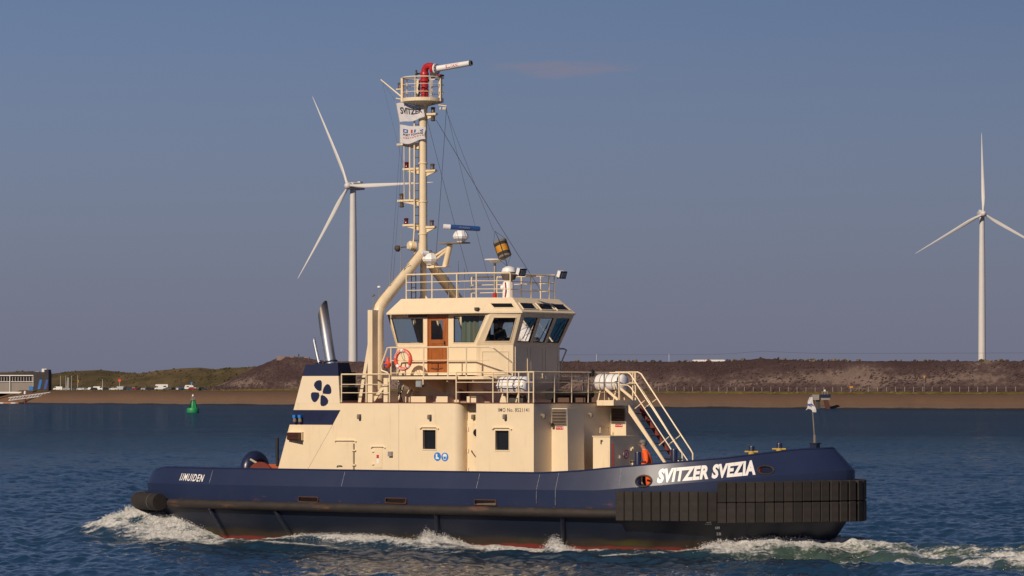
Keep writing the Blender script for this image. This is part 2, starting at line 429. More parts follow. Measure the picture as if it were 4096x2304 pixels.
_tc = {}
def text2d(body, bold=0.0, shear=0.0, space=1.0):
    """letters as triangles, scaled to cap height 1; returns verts (u, v), faces, width"""
    cu = bpy.data.curves.new('lettering', 'FONT'); cu.body = body; cu.size = 1.0; cu.offset = bold; cu.shear = shear; cu.space_character = space
    cu.resolution_u = 3
    if body.startswith('IJ'): cu.body_format[0].kerning = 14
    o = bpy.data.objects.new('lettering', cu); COL.objects.link(o)
    bpy.context.view_layer.update()
    me = bpy.data.meshes.new_from_object(o)
    bm = bmesh.new(); bm.from_mesh(me); bmesh.ops.triangulate(bm, faces=bm.faces)
    if body.isupper():          # capitals that hang below the line are drawn up onto it
        seen = set()
        for v0 in bm.verts:
            if v0.index in seen: continue
            isl, st = [], [v0]; seen.add(v0.index)
            while st:
                v = st.pop(); isl.append(v)
                for e in v.link_edges:
                    w = e.other_vert(v)
                    if w.index not in seen: seen.add(w.index); st.append(w)
            a = min(v.co.y for v in isl); b = max(v.co.y for v in isl)
            if a < -.06 and b > .3:
                for v in isl: v.co.y = (v.co.y - a) / (b - a) * b
    V = [(v.co.x, v.co.y) for v in bm.verts]; Fc = [tuple(v.index for v in f.verts) for f in bm.faces]
    bm.free()
    bpy.data.objects.remove(o); bpy.data.curves.remove(cu); bpy.data.meshes.remove(me)
    x0 = min(v[0] for v in V); x1 = max(v[0] for v in V); y0 = min(v[1] for v in V); y1 = max(v[1] for v in V)
    h = y1 - y0
    return [((v[0] - x0) / h, (v[1] - y0) / h) for v in V], Fc, (x1 - x0) / h

def lettering(name, body, fn, m, parent, bold=0.0, shear=0.0, cuts=0, space=1.0):
    """fn(u, v) with u, v in 0..1 gives the 3D point; u over the text width"""
    V, Fc, w = text2d(body, bold, shear, space)
    V = [(a / w, b) for a, b in V]
    if cuts:
        bm = bmesh.new(); bv = [bm.verts.new((a, b, 0)) for a, b in V]
        for f in Fc:
            try: bm.faces.new([bv[i] for i in f])
            except ValueError: pass
        for k in range(1, cuts):
            bmesh.ops.bisect_plane(bm, geom=bm.verts[:] + bm.edges[:] + bm.faces[:], plane_co=(k / cuts, 0, 0), plane_no=(1, 0, 0))
        bm.verts.index_update()
        V = [(v.co.x, v.co.y) for v in bm.verts]; Fc = [tuple(v.index for v in f.verts) for f in bm.faces]; bm.free()
    mb = MB(); mb.add([fn(a, b) for a, b in V], Fc)
    me = bpy.data.meshes.new(name); me.from_pydata(mb.v, [], mb.f)
    o = bpy.data.objects.new(name, me); COL.objects.link(o); me.materials.append(M[m]); o.parent = parent
    return o

def quadfn(a, b, c, d, n=(0, 0, 0), e=0.0):
    """bilinear patch: a bottom-left, b bottom-right, c top-right, d top-left"""
    a, b, c, d, n = (Vector(p) for p in (a, b, c, d, n))
    return lambda u, v: (a * (1 - u) + b * u) * (1 - v) + (d * (1 - u) + c * u) * v + n * e

# ------------------------------------------------------------------ the tug's own axes: x forward, y to port (away), z up; waterline z = 0
YAW = R(35); CO, SI = math.cos(YAW), math.sin(YAW); TY = 122.0
tug = thing('tugboat', 'navy and cream harbour tug with tall mast and black fendered bow under way', 'tugboat', (0, TY, 0), -YAW)

def S(p, y):
    """photo point measured on the fore-and-aft plane y"""
    a = (p[0] - 2048) / FPX; b = (YH - p[1]) / FPX
    x = (a * (TY + y * CO) - y * SI) / (CO + a * SI)
    return Vector((x, y, EYE + b * (TY - x * SI + y * CO)))
def F(p, x):
    """photo point measured on the athwartships plane x"""
    a = (p[0] - 2048) / FPX; b = (YH - p[1]) / FPX
    y = (a * (TY - x * SI) - x * CO) / (SI - a * CO)
    return Vector((x, y, EYE + b * (TY - x * SI + y * CO)))
def loc2w(x, y): return x * CO + y * SI, TY - x * SI + y * CO
def w2loc(X, Y): return X * CO - (Y - TY) * SI, X * SI + (Y - TY) * CO
def rg(x0, y0, k): return lambda u, v: (x0 + k * u, y0 + k * v)
r1, r2, r3 = rg(300, 1700, .4658), rg(1400, 1700, .4658), rg(2400, 1700, .4658)
r4, r5, r6, r7 = rg(1050, 1150, .5523), rg(1700, 1450, .345), rg(2100, 1450, .345), rg(1450, 1050, .414)
r8, r9, r10 = rg(1450, 750, .3494), rg(1480, 200, .3106), rg(1480, 600, .345)
r11, r12 = rg(1380, 1420, .2329), rg(1700, 900, .2523)

def lin(x, xs, ys): return float(np.interp(x, xs, ys))
def sstep(a, b, x):
    t = max(0.0, min(1.0, (x - a) / (b - a))); return t * t * (3 - 2 * t)

# ------------------------------------------------------------------ hull
ctrl = [(-13.15, 0), (-13.12, 1.3), (-12.95, 2.4), (-12.4, 3.25), (-11.2, 3.9), (-9, 4.35), (-6, 4.6), (-2, 4.66), (2, 4.66), (4.4, 4.62),
        (5.9, 4.54), (7.1, 4.38), (8.6, 3.95), (10.2, 3.10), (11.3, 2.25), (12.1, 1.40), (12.65, 0.65), (12.85, 0)]
ctrl = [((-6 + (x + 6) * 1.2) if x < -6 else (5.9 + (x - 5.9) * 1.075) if x > 5.9 else x, b) for x, b in ctrl]
def catmull(P, n):
    P = [Vector((p[0], -p[1], 0)) for p in P]
    Q = [Vector((P[1].x, -P[1].y, 0))] + P + [Vector((P[-2].x, -P[-2].y, 0))]
    out = []
    for i in range(1, len(Q) - 2):
        p0, p1, p2, p3 = Q[i - 1:i + 3]
        def tj(t, a, b): return t + max(1e-4, (b - a).length) ** 0.5
        t0 = 0; t1 = tj(t0, p0, p1); t2 = tj(t1, p1, p2); t3 = tj(t2, p2, p3)
        for k in range(24):
            t = t1 + (t2 - t1) * k / 24
            a1 = p0 * ((t1 - t) / (t1 - t0)) + p1 * ((t - t0) / (t1 - t0))
            a2 = p1 * ((t2 - t) / (t2 - t1)) + p2 * ((t - t1) / (t2 - t1))
            a3 = p2 * ((t3 - t) / (t3 - t2)) + p3 * ((t - t2) / (t3 - t2))
            b1 = a1 * ((t2 - t) / (t2 - t0)) + a2 * ((t - t0) / (t2 - t0))
            b2 = a2 * ((t3 - t) / (t3 - t1)) + a3 * ((t - t1) / (t3 - t1))
            out.append(b1 * ((t2 - t) / (t2 - t1)) + b2 * ((t - t1) / (t2 - t1)))
    out.append(P[-1])
    d = [0.0]
    for i in range(1, len(out)): d.append(d[-1] + (out[i] - out[i - 1]).length)
    L = d[-1]; s = np.linspace(0, L, n)
    return np.interp(s, d, [p.x for p in out]), np.interp(s, d, [p.y for p in out]), L
NP = 150
PX, PYY, PLEN = catmull(ctrl, NP)
PX = np.concatenate([PX, PX[-2:0:-1]]); PYY = np.concatenate([PYY, -PYY[-2:0:-1]])     # closed loop: stern, starboard, bow, port
NL = len(PX)
def plan(i):
    i %= NL; j, k = (i + 1) % NL, (i - 1) % NL
    t = Vector((PX[j] - PX[k], PYY[j] - PYY[k], 0)).normalized()
    return Vector((PX[i], PYY[i], 0)), Vector((t.y, -t.x, 0))
def plan_s(s):
    """point, outward normal at arc length s from the stern along the starboard side (past the bow onto port)"""
    q = s / PLEN * (NP - 1); i = int(math.floor(q)); f = q - i
    a, na = plan(i); b, nb = plan(i + 1)
    return a.lerp(b, f), na.lerp(nb, f).normalized()
def zk(x): return lin(x, [-14.7, 3, 6.5, 10.5, 13.4], [2.0, 2.05, 2.07, 2.43, 2.74])
def zt(x): return lin(x, [-14.7, -13.9, -12.8, 2, 4.2, 5.7, 6.7, 10.5, 12.5, 13.4], [2.33, 2.36, 2.56, 2.58, 2.58, 2.66, 2.76, 3.10, 3.38, 3.42])
def zd(x): return lin(x, [-13.3, 3, 6, 13], [1.42, 1.42, 1.78, 2.1])
def topoff(x): return -0.22 - 0.42 * sstep(8, 13.1, x) + 0.06 * sstep(-12.2, -14.4, x)
LEV = [  # z, offset amidships, extra at bow, extra at stern
    (-1.6, -1.9, -1.6, -3.2), (-0.5, -0.85, -0.75, -2.0), (0.0, -0.55, -0.5, -1.1), (0.55, -0.32, -0.28, -0.55), (1.10, -0.08, -0.16, -0.15), (1.20, -.05, -0.02, 0.0), (1.46, -.05, 0.0, 0.0)]
def hull_off(k, x):
    z, o, b, s_ = LEV[k]; return o + b * sstep(6, 13.1, x) + s_ * sstep(-11, -14.4, x)
def hull_pt(s, z):
    p, n = plan_s(s); zs = [l[0] for l in LEV]; os_ = [hull_off(k, p.x) for k in range(len(LEV))]
    return p + n * lin(z, zs, os_) + Vector((0, 0, z)), n
def bul_pt(s, t):
    p, n = plan_s(s)
    return p + n * (topoff(p.x) * t) + Vector((0, 0, zk(p.x) * (1 - t) + zt(p.x) * t)), n

loops = []
for k in range(len(LEV)):
    L = []
    for i in range(NL):
        p, n = plan(i); q = p + n * hull_off(k, p.x)
        if k < 3 and abs(q.y) < 0.02: q.y = 0
        L.append((q.x, q.y, LEV[k][0]))
    loops.append(L)
mb = MB(); mb.loft(loops, True, True, False)
hull = mb.build('hull', 'hull', tug, 20)

T_ = 0.10
sec = [[] for _ in range(6)]
for i in range(NL):
    p, n = plan(i); x = p.x; to = topoff(x)
    for k, (o, z) in enumerate([(-.05, 1.462), (0.0, zk(x)), (to, zt(x)), (to - T_, zt(x) - 0.004), (-T_, zk(x)), (-T_ - .05, 1.462)]):
        q = p + n * o; sec[k].append((q.x, q.y, z))
mb = MB(); mb.loft(sec + [sec[0]], True, False, False)
bm_ = bmesh.new(); me_ = mb.mesh('bulwark'); bm_.from_mesh(me_); bmesh.ops.remove_doubles(bm_, verts=bm_.verts, dist=1e-5); bm_.to_mesh(me_); bm_.free()
bulwark = put('bulwark', me_, tug); me_.materials.append(M['bulwark'])

_sa = []
def s_at(px, z=2.2, y_=None):
    """arc length along the starboard side whose point at height z stands at photo column px"""
    if not _sa:
        for s in np.linspace(0.5, PLEN + 2.5, 1600):
            p, n = plan_s(s); X, Y = loc2w(p.x, p.y)
            if n.x * SI - n.y * CO >= -0.1: _sa.append((s, 2048 + FPX * X / Y))
        _sa[:] = [np.array([q[0] for q in _sa]), np.array([q[1] for q in _sa])]
    return float(_sa[0][int(np.argmin(np.abs(_sa[1] - px)))])
def z_at(s, py, off=0.0):
    p, n = plan_s(s); p = p + n * off; X, Y = loc2w(p.x, p.y); return EYE + (YH - py) / FPX * Y

cut = []; ports = []; hawse = []
def slot(s, z0, z1, half, dep=0.5):
    p, n = plan_s(s); t = Vector((-n.y, n.x, 0)); c = p + Vector((0, 0, (z0 + z1) / 2)); r = (z1 - z0) / 2
    ring = []
    for a in range(12):
        an = 2 * math.pi * a / 12 + math.pi / 12
        ring.append(c + t * (math.copysign(half - r * .55, math.cos(an)) + r * .55 * math.cos(an)) + Vector((0, 0, r * max(-1, min(1, 1.25 * math.sin(an))))))
    m_ = MB(); m_.prism([q + n * 0.3 for q in ring], -n * dep); return m_, [q for q in ring], n
for px in (1232, 1583, 1942):
    s = s_at(px); z = z_at(s, {1232: 1998, 1583: 2003, 1942: 2010}[px])
    m_, ring, n = slot(s, z - .085, z + .085, .44); cut.append(m_); ports.append((ring, n))
def hawse_cut(px, py, hw, hh):
    s = s_at(px); p, n = plan_s(s); t0 = (z_at(s, py, -.1) - zk(p.x)) / (zt(p.x) - zk(p.x)); c, n = bul_pt(s, t0)
    c2, _ = bul_pt(s, t0 + .1); up = (c2 - c).normalized(); t = Vector((-n.y, n.x, 0)); nn = t.cross(up); nn = nn if nn.dot(n) > 0 else -nn
    ring = [c + t * hw * math.cos(a) + up * hh * math.sin(a) for a in [2 * math.pi * k / 20 for k in range(20)]]
    m_ = MB(); m_.prism([q + nn * .4 for q in ring], -nn * .9); cut.append(m_)
    hawse.append(ring)
hawse_cut(*r3(372, 482), 0.27, 0.19)
hawse_cut(*r3(1430, 388), 0.26, 0.17)
boolean(bulwark, cut, 9)
for ring, n in ports:
    c_ = MB(); c_.tube([q + n * .005 for q in ring], .016, 6, closed=True); c_.build('freeing_port_rim', 'rust', bulwark)
for ring in hawse:
    c_ = MB(); c_.tube(ring, .032, 8, closed=True); c_.build('hawse_rim', 'rail', bulwark)
# bulwark cap, a steel round bar
c_ = MB(); pts = []
for i in range(0, NL, 2):
    p, n = plan(i); q = p + n * (topoff(p.x) - T_ / 2); pts.append((q.x, q.y, zt(p.x) + .012))
c_.tube(pts, .045, 6, closed=True); c_.build('cap_rail', 'navy', bulwark)
# bulwark stays inside
for sgn in (1,):
    for s in np.arange(1.2, 2 * PLEN - 1, 1.25):
        p, n = plan_s(s); x = p.x
        a = p - n * T_; top = p + n * (topoff(x) - T_)
        t = Vector((-n.y, n.x, 0)) * .012
        poly = [a + Vector((0, 0, zd(x))), a + Vector((0, 0, zk(x))), top + Vector((0, 0, zt(x) - .05)), p - n * (T_ + .42) + Vector((0, 0, zd(x)))]
        m_ = MB(); m_.prism([q - t for q in poly], t * 2); m_.build('bulwark_stay', 'darkred', bulwark, 0)
# rust-red lining on the inside of the bulwark abaft the forecastle
for side in (-1, 1):
    lo_, hi_ = [], []
    for i in range(0, NP):
        p, n = plan(i)
        if p.x > 4.5: break
        a = p - n * (T_ + .006); b = p + n * (topoff(p.x) - T_ - .006); lo_.append((a.x, a.y * -side, zk(p.x) - .25)); hi_.append((b.x, b.y * -side, zt(p.x) - .03))
    m_ = MB(); m_.loft([lo_, hi_], False, False, False); m_.build('bulwark_lining', 'rust', bulwark)
# weather deck
m_ = MB(); ring = []
for i in range(NL):
    p, n = plan(i); q = p - n * .07; ring.append((q.x, q.y, zd(p.x)))
m_.loft([[(a, b, c - .06) for a, b, c in ring], ring], True, True, True); m_.build('weather_deck', 'deckgreen', tug, 0)
# plate seams in the bulwark, chalky vertical weld lines
for px, t0, t1 in ((1365, .05, .95), (1905, .05, .95), (2145, -.8, .95), (2222, -.9, .98), (2475, .05, .98), (835, .1, .9)):
    s = s_at(px); L = []
    for t in np.linspace(t0, t1, 7):
        if t >= 0: q, n = bul_pt(s, t)
        else:
            p, n = plan_s(s); q = p + Vector((0, 0, zk(p.x) + t * .55))
        L.append(q + n * .004)
    m_ = MB(); m_.tube(L, .007, 4); m_.build('weld_seam', mat('weld_chalk', (.30, .31, .36), .6, var=.6, scale=9) if 'weld_chalk' not in bpy.data.materials else bpy.data.materials['weld_chalk'], bulwark)

# rub rail along both sides and its end blocks
S0, S1 = s_at(690), s_at(2492)
for side in (-1, 1):
    L = []
    for s in np.linspace(S0, S1, 90):
        p, n = plan_s(s); q = p + n * .10; L.append((q.x, q.y if side < 0 else -q.y, 1.33))
    m_ = MB(); m_.tube(L, .155, 12); m_.build('rub_rail', 'rail', hull)
# fat roll fender round the stern
L = []
SE = s_at(668)
for s in np.linspace(-SE, SE, 60):
    p, n = plan_s(s); q = p + n * .30; L.append((q.x, q.y, 1.36))
m_ = MB(); m_.tube(L, .30, 16); m_.build('stern_roll_fender', 'rubber', hull)
for s in (-SE * .92, -SE * .5, 0, SE * .5, SE * .92):
    p, n = plan_s(s); m_ = MB(); c = p + n * .30 + Vector((0, 0, 1.36))
    t = Vector((-n.y, n.x, 0)); m_.tube([c - t * .035, c + t * .035], .312, 16); m_.build('fender_strap', 'darkgrey', hull)
# half-round ribs slanting down the side
for px0, px1, y0, y1 in ((838, 872, 2042, 2152), (1100, 1146, 2048, 2150), (1745, 1722, 2066, 2160), (2250, 2222, 2078, 2175)):
    for side in (-1, 1):
        sa, sb = s_at(px0), s_at(px1); L = []
        for k in range(7):
            f = k / 6; z = 1.2 * (1 - f) + 0.0 * f; q, n = hull_pt(sa * (1 - f) + sb * f, z); q = q + n * .03
            L.append((q.x, q.y if side < 0 else -q.y, q.z))
        m_ = MB(); m_.tube(L, .085, 8); m_.build('fender_rib', 'hull', hull)

# bow fender: rubber blocks one by one
fend = MB()
ring_lo, ring_hi = [], []
SF0 = s_at(2478); Lf = PLEN - SF0; BW = Lf / 26.5
ss = np.linspace(SF0, 2 * PLEN - SF0, 90)
lp = []
for o, z in ((-.05, 1.10), (.06, 1.10), (.06, 1.98), (-.05, 1.98)):
    L = []
    for s in ss:
        p, n = plan_s(s); q = p + n * o; L.append((q.x, q.y, z))
    lp.append(L)
fend.loft([[lp[k][i] for k in range(4)] for i in range(len(ss))])
fend = fend.build('bow_fender', 'rubber', tug, 30)
def block_mesh(w, t, h, b=.022):
    bm = bmesh.new(); bmesh.ops.create_cube(bm, size=1.0)
    for v in bm.verts: v.co = Vector((v.co.x * w, v.co.y * t, v.co.z * h))
    bmesh.ops.bevel(bm, geom=bm.edges[:], offset=b, segments=1, affect='EDGES')
    me = bpy.data.meshes.new('fender_block'); bm.to_mesh(me); bm.free(); me.materials.append(M['rubber']); return me
bm1 = block_mesh(BW * .985, .34, .95); bm2 = block_mesh(BW * .985, .36, .655)
nb = 53
for k in range(nb):
    s = SF0 + (k + .5) * BW; p, n = plan_s(s); t = Vector((-n.y, n.x, 0))
    dbl = 11 <= k < nb - 11
    rows = [(1.585, bm1, .17)] if not dbl else [(lin(p.x, [10, 13], [1.375, 1.41]), bm2, .18), (lin(p.x, [10, 13], [2.035, 2.09]), bm2, .18)]
    for z, me, o in rows:
        j = random.uniform(-.008, .008)
        c = p + n * (o + j) + Vector((0, 0, z + random.uniform(-.004, .004)))
        mt = Matrix.Translation(c) @ Matrix((( t.x, n.x, 0, 0), (t.y, n.y, 0, 0), (0, 0, 1, 0), (0, 0, 0, 1))) @ Matrix.Rotation(random.uniform(-.006, .006), 4, 'Y')
        put('fender_block', me, fend, mt)

# lettering on the hull
sa, sb = s_at(r3(487, 0)[0]), s_at(r3(1338, 0)[0])
def nm(u, v):
    q, n = bul_pt(sa + (sb - sa) * u, 0.10 + .68 * v + .02 * u); return q + n * .006
lettering('ship_name', 'SVITZER SVEZIA', nm, 'letter', bulwark, .05, .16, 30, 1.06)
sa2, sb2 = s_at(r1(888, 0)[0]), s_at(r1(1090, 0)[0])
def nm2(u, v):
    q, n = bul_pt(sa2 + (sb2 - sa2) * u, .22 + .46 * v - .06 * u); return q + n * .006
lettering('home_port', 'IJMUIDEN', nm2, 'letter', bulwark, .02, .14, 12, 1.22)
def mark(body, u0, u1, v0, v1):
    s0_, s1_ = s_at(r3(u0, 0)[0]), s_at(r3(u1, 0)[0]); za, zb = z_at(s0_, r3(0, v1)[1], -.4), z_at(s0_, r3(0, v0)[1], -.4)
    def fn(u, v):
        q, n = hull_pt(s0_ + (s1_ - s0_) * u, za + (zb - za) * v); return q + n * .012
    lettering('draught_mark', body, fn, 'letter', hull, .02)
mark('4M', 908, 952, 825, 842); mark('6M', 986, 1026, 868, 894); mark('58', 995, 1036, 922, 948); mark('56', 1004, 1044, 976, 1004)
s0_, s1_ = s_at(r3(898, 0)[0]), s_at(r3(958, 0)[0]); L = []
for s in np.linspace(s0_, s1_, 4):
    q, n = hull_pt(s, z_at(s, r3(0, 848)[1], -.4)); L.append(q + n * .01)
m_ = MB(); m_.tube(L, .012, 4); m_.build('draught_mark', 'letter', hull)

# ------------------------------------------------------------------ deckhouse
HB = 3.15; BD = 4.87; DK = 1.38
a0 = S((1110, 1885), -HB); a1 = S(r4(310, 560), -HB); slope = (a1.x - a0.x) / (a1.z - a0.z)
def xaft(z): return a0.x + slope * (z - a0.z)
xr0 = S((1836, 1700), -HB).x; xr1 = S((1905, 1700), -HB).x; xf = S((2135, 1700), -HB).x
def house_ring(z):
    L = [(xaft(z), HB), (xaft(z), -HB)]
    r = .32
    for k in range(7):
        a = -math.pi / 2 + math.pi / 2 * k / 6; L.append((xr0 - r + r * math.cos(a), -HB + r + r * math.sin(a)))
    L += [(xr0, -2.62), (xr1, -2.62), (xr1, -HB), (xf, -HB), (xf, HB)]
    return [(a, b, z) for a, b in L]
m_ = MB(); m_.loft([house_ring(DK), house_ring(BD)]); deckhouse = m_.build('deckhouse', 'cream', tug, 0)
wins = []
cuts = []
for (u0, v0, u1, v1), rr in (((1163, 1032, 1256, 1170), r4), ((818, 790, 974, 1014), r5)):
    A, B = S(rr(u0, v1), -HB), S(rr(u1, v0), -HB)
    c_ = MB(); c_.mm((A.x, -HB - .2, A.z), (B.x, -HB + .14, B.z)); cuts.append(c_); wins.append((A, B))
boolean(deckhouse, cuts)
for A, B in wins:
    P = [(A.x, -HB, A.z), (B.x, -HB, A.z), (B.x, -HB, B.z), (A.x, -HB, B.z)]
    c_ = MB(); c_.mm((A.x + .002, -HB + .09, A.z + .002), (B.x - .002, -HB + .11, B.z - .002)); w_ = c_.build('window', 'darkglass', deckhouse, 0)
    c_ = MB(); c_.frame(P, .035, (0, -1, 0), .018); c_.build('window_frame', 'cream', deckhouse, 0)
    w = B.x - A.x; zt_ = B.z + .10
    c_ = MB(); L = [(A.x - .12, -HB - .035, zt_ - .06), (A.x - .03, -HB - .035, zt_), (B.x + .03, -HB - .035, zt_), (B.x + .12, -HB - .035, zt_ - .06)]
    c_.tube(L, .026, 6); c_.build('rain_gutter', 'cream', deckhouse)
# flush hatch door and locker door on the side, hinges, gutters
def sidebox(name, m, rr, u0, v0, u1, v1, t=.03, y=-HB, par=None, angle=0):
    A, B = S(rr(u0, v1), y), S(rr(u1, v0), y); c_ = MB(); c_.mm((A.x, y - t, A.z), (B.x, y + .02, B.z)); return c_.build(name, m, par or deckhouse, angle)
A, B = S(r4(530, 1330), -HB), S(r4(655, 1120), -HB); dr = MB(); dr.mm((A.x, -HB - .012, DK + .05), (B.x, -HB + .02, B.z)); hd = dr.build('hatch_door', 'cream', deckhouse, 0)
c_ = MB(); c_.tube([S(r4(662, 1332), -HB - .02), S(r4(662, 1130), -HB - .02)], .018, 6); c_.build('hinge_bar', 'rail', deckhouse)
for v in (1180, 1285):
    c_ = MB(); p = S(r4(662, v), -HB - .03); c_.box(p, (.16, .05, .05)); c_.build('hinge', 'cream', deckhouse, 0)
c_ = MB(); c_.tube([S(r4(523, 1116), -HB - .035), S(r4(530, 1107), -HB - .035), S(r4(665, 1107), -HB - .035), S(r4(676, 1116), -HB - .035)], .026, 6); c_.build('rain_gutter', 'cream', deckhouse)
c_ = MB(); c_.tube([S(r4(538, 1300), -HB - .03), S(r4(545, 1290), -HB - .07), S(r4(572, 1290), -HB - .07), S(r4(572, 1297), -HB - .02)], .014, 6); c_.build('grab_handle', 'rail', deckhouse)
lk = sidebox('locker_door', 'cream', r4, 806, 1160, 868, 1306, .014)
sidebox('red_sticker', 'inkred', r4, 828, 1212, 845, 1236, .018)
sidebox('white_sticker', 'letter', r4, 828, 1242, 846, 1274, .018)
c_ = MB(); c_.tube([S(r4(784, 1162), -HB - .035), S(r4(794, 1152), -HB - .035), S(r4(876, 1152), -HB - .035), S(r4(886, 1162), -HB - .035)], .024, 6); c_.build('rain_gutter', 'cream', deckhouse)
for v in (1188, 1280):
    c_ = MB(); c_.box(S(r4(800, v), -HB - .03), (.1, .04, .04)); c_.build('hinge', 'cream', deckhouse, 0)
sidebox('socket_box', 'grey', r4, 918, 1188, 945, 1222, .09)
# hood over an air intake
A, B = S(r4(192, 1105), -HB), S(r4(298, 1046), -HB)
c_ = MB(); c_.prism([(A.x, -HB + .01, A.z), (A.x, -HB - .10, A.z), (A.x, -HB - .10, B.z), (A.x, -HB + .01, B.z)], (B.x - A.x, 0, 0)); c_.build('intake_hood', 'cream', deckhouse, 0)
c_ = MB(); c_.prism([(A.x + .02, -HB - .10, A.z + .02), (A.x + .02, -HB - .14, A.z + .02), (B.x - .02, -HB - .30, A.z + .02), (B.x - .02, -HB - .10, A.z + .02)], (0, 0, B.z - A.z - .04)); c_.build('intake_grille', 'wooddark', deckhouse, 0)
for k in range(5):
    c_ = MB(); z = A.z + .05 + k * (B.z - A.z - .1) / 4
    c_.prism([(A.x + .02, -HB - .15, z - .012), (A.x + .02, -HB - .165, z - .012), (B.x - .02, -HB - .325, z - .012), (B.x - .02, -HB - .31, z - .012)], (0, 0, .024)); c_.build('slat', 'wooddark', deckhouse, 0)
# bulkhead lamps
def bulkhead_lamp(p, n):
    n = Vector(n); c_ = MB(); p = Vector(p)
    c_.box(p + n * .05, (.10, .10, .07)); c_.lathe([(.03, 0), (.055, .02), (.06, .11), (.045, .15)], p + n * .10 - Vector((0, 0, .13)), 10)
    return c_.build('bulkhead_lamp', 'khaki', deckhouse)
for p in (r4(707, 925), r4(1217, 928)): bulkhead_lamp(S(p, -HB), (0, -1, 0))
bulkhead_lamp(S(r5(937, 612), -HB), (0, -1, 0)); bulkhead_lamp(S(r5(572, 615), -2.62), (0, -1, 0))
bulkhead_lamp(F(r5(1352, 606), xf), (1, 0, 0)); bulkhead_lamp(F(r5(1900, 592), xf), (1, 0, 0))
# round safety signs: a boot and a helmet
def plate(name, c, r, m, y, par=deckhouse, t=.006):
    m_ = MB(); m_.lathe([(r, 0), (r, t)], (c.x, y, c.z), 28, (0, -1, 0)); return m_.build(name, m, par, 30)
for (u, v), kind in ((r5(145, 1091), 'boot'), (r5(231, 1095), 'helmet')):
    c = S((u, v), -HB); rad = .148
    pl = plate('safety_sign', c, rad, 'signblue', -HB)
    y = -HB - .010
    def P2(a, b): return (c.x + a * rad, y, c.z + b * rad)
    m_ = MB()
    if kind == 'boot':
        m_.prism([P2(*q) for q in ((-.45, .62), (0, .62), (-.02, -.05), (.42, -.28), (.5, -.55), (-.5, -.55), (-.42, -.1))], (0, .004, 0)); m_.build('boot_pictogram', 'letter', pl, 0)
    else:
        m_.prism([P2(*q) for q in ((-.6, .15), (-.5, .5), (-.2, .72), (.2, .72), (.5, .5), (.6, .15), (.68, .08), (-.68, .08))], (0, .004, 0))
        m_.prism([P2(*q) for q in ((-.5, .0), (-.36, .0), (-.22, -.55), (.22, -.55), (.36, 0), (.5, 0), (.32, -.68), (-.32, -.68))], (0, .004, 0)); m_.build('helmet_pictogram', 'letter', pl, 0)
# navy stripe on the casing, seam, emblem
def sidepoly(name, m, pts, y=-HB, t=.006, par=deckhouse):
    m_ = MB(); P = [S(p, y) for p in pts]; m_.prism([(p.x, y - t, p.z) for p in P], (0, t - .001, 0)); return m_.build(name, m, par, 0)
z0_, z1_ = S(r4(300, 993), -HB).z, S(r4(300, 887), -HB).z
pA, pB = S(r4(508, 993), -HB), S(r4(565, 888), -HB)
m_ = MB(); m_.prism([(xaft(z0_) + .004, -HB - .006, z0_), (pA.x, -HB - .006, z0_), (pB.x, -HB - .006, z1_), (xaft(z1_) + .004, -HB - .006, z1_)], (0, .005, 0)); m_.build('navy_stripe', 'navy', deckhouse, 0)
for pa, pb in (((508, 995), (320, 1330)), ((987, 848), (987, 1335))):
    m_ = MB(); m_.tube([S(r4(*pa), -HB - .001), S(r4(*pb), -HB - .001)], .005, 4); m_.build('plate_seam', 'khaki', deckhouse)
for u in (247, 285):
    m_ = MB(); p = S(r4(u, 960), -HB); m_.lathe([(.05, 0), (.07, .03), (.06, .14), (.03, .17)], p + Vector((0, -.1, -.08)), 10); b_ = m_.build('deck_light', 'khaki', deckhouse)
    m_ = MB(); m_.box(p + Vector((0, -.08, .13)), (.12, .16, .10)); m_.build('light_bracket', 'signblue', b_, 0)
# IMO number
A, B = S(r5(850, 572), -HB), S(r5(1208, 528), -HB)
lettering('ship_number', 'IMO No. 8521141', quadfn((A.x, -HB - .005, A.z), (B.x, -HB - .005, A.z), (B.x, -HB - .005, B.z), (A.x, -HB - .005, B.z)), 'ink', deckhouse, .006, 0, 0, 1.12)
# weathertight door in the recess
A, B = S(r5(497, 1330), -2.62), S(r5(640, 672), -2.62)
m_ = MB(); m_.mm((A.x, -2.66, DK + .1), (B.x, -2.60, B.z)); sd = m_.build('steel_door', 'cream', deckhouse, 0)
A2 = S(r5(512, 700), -2.66); m_ = MB(); m_.mm((A2.x, -2.685, DK + .16), (B.x - .02, -2.66, A2.z)); m_.build('door_leaf', 'cream', sd, 0)
m_ = MB(); c = S(r5(600, 815), -2.685); m_.lathe([(.17, 0), (.17, .03), (.13, .03), (.13, .0)], c, 20, (0, -1, 0)); m_.build('porthole_rim', 'cream', sd)
m_ = MB(); m_.lathe([(.13, 0), (.13, .006)], c + Vector((0, -.004, 0)), 20, (0, -1, 0)); m_.build('porthole_glass', 'darkglass', sd)
m_ = MB(); m_.tube([S(r5(540, 1022), -2.70), S(r5(545, 1040), -2.74), S(r5(578, 1085), -2.74)], .02, 6); m_.build('door_handle', 'darkgrey', sd)
for v in (770, 1020, 1240):
    m_ = MB(); m_.box(S(r5(500, v), -2.70), (.05, .06, .12)); m_.build('hinge', 'cream', sd, 0)
# boat deck plate, slightly proud, red painted on top
m_ = MB()
outl = [(x, y) for x, y, z in house_ring(BD)]
HD = HB - .012; outl = [(xaft(BD) + .05, HD), (xaft(BD) + .05, -HD), (xr0 - .2, -HD), (xr0, -HD + .1), (xr0 + .05, -HD), (xf + .02, -HD), (xf + .02, HD)]
m_.loft([[(x, y, BD + .001) for x, y in outl], [(x, y, BD + .035) for x, y in outl]]); m_.build('boat_deck', 'deckred', tug, 0)

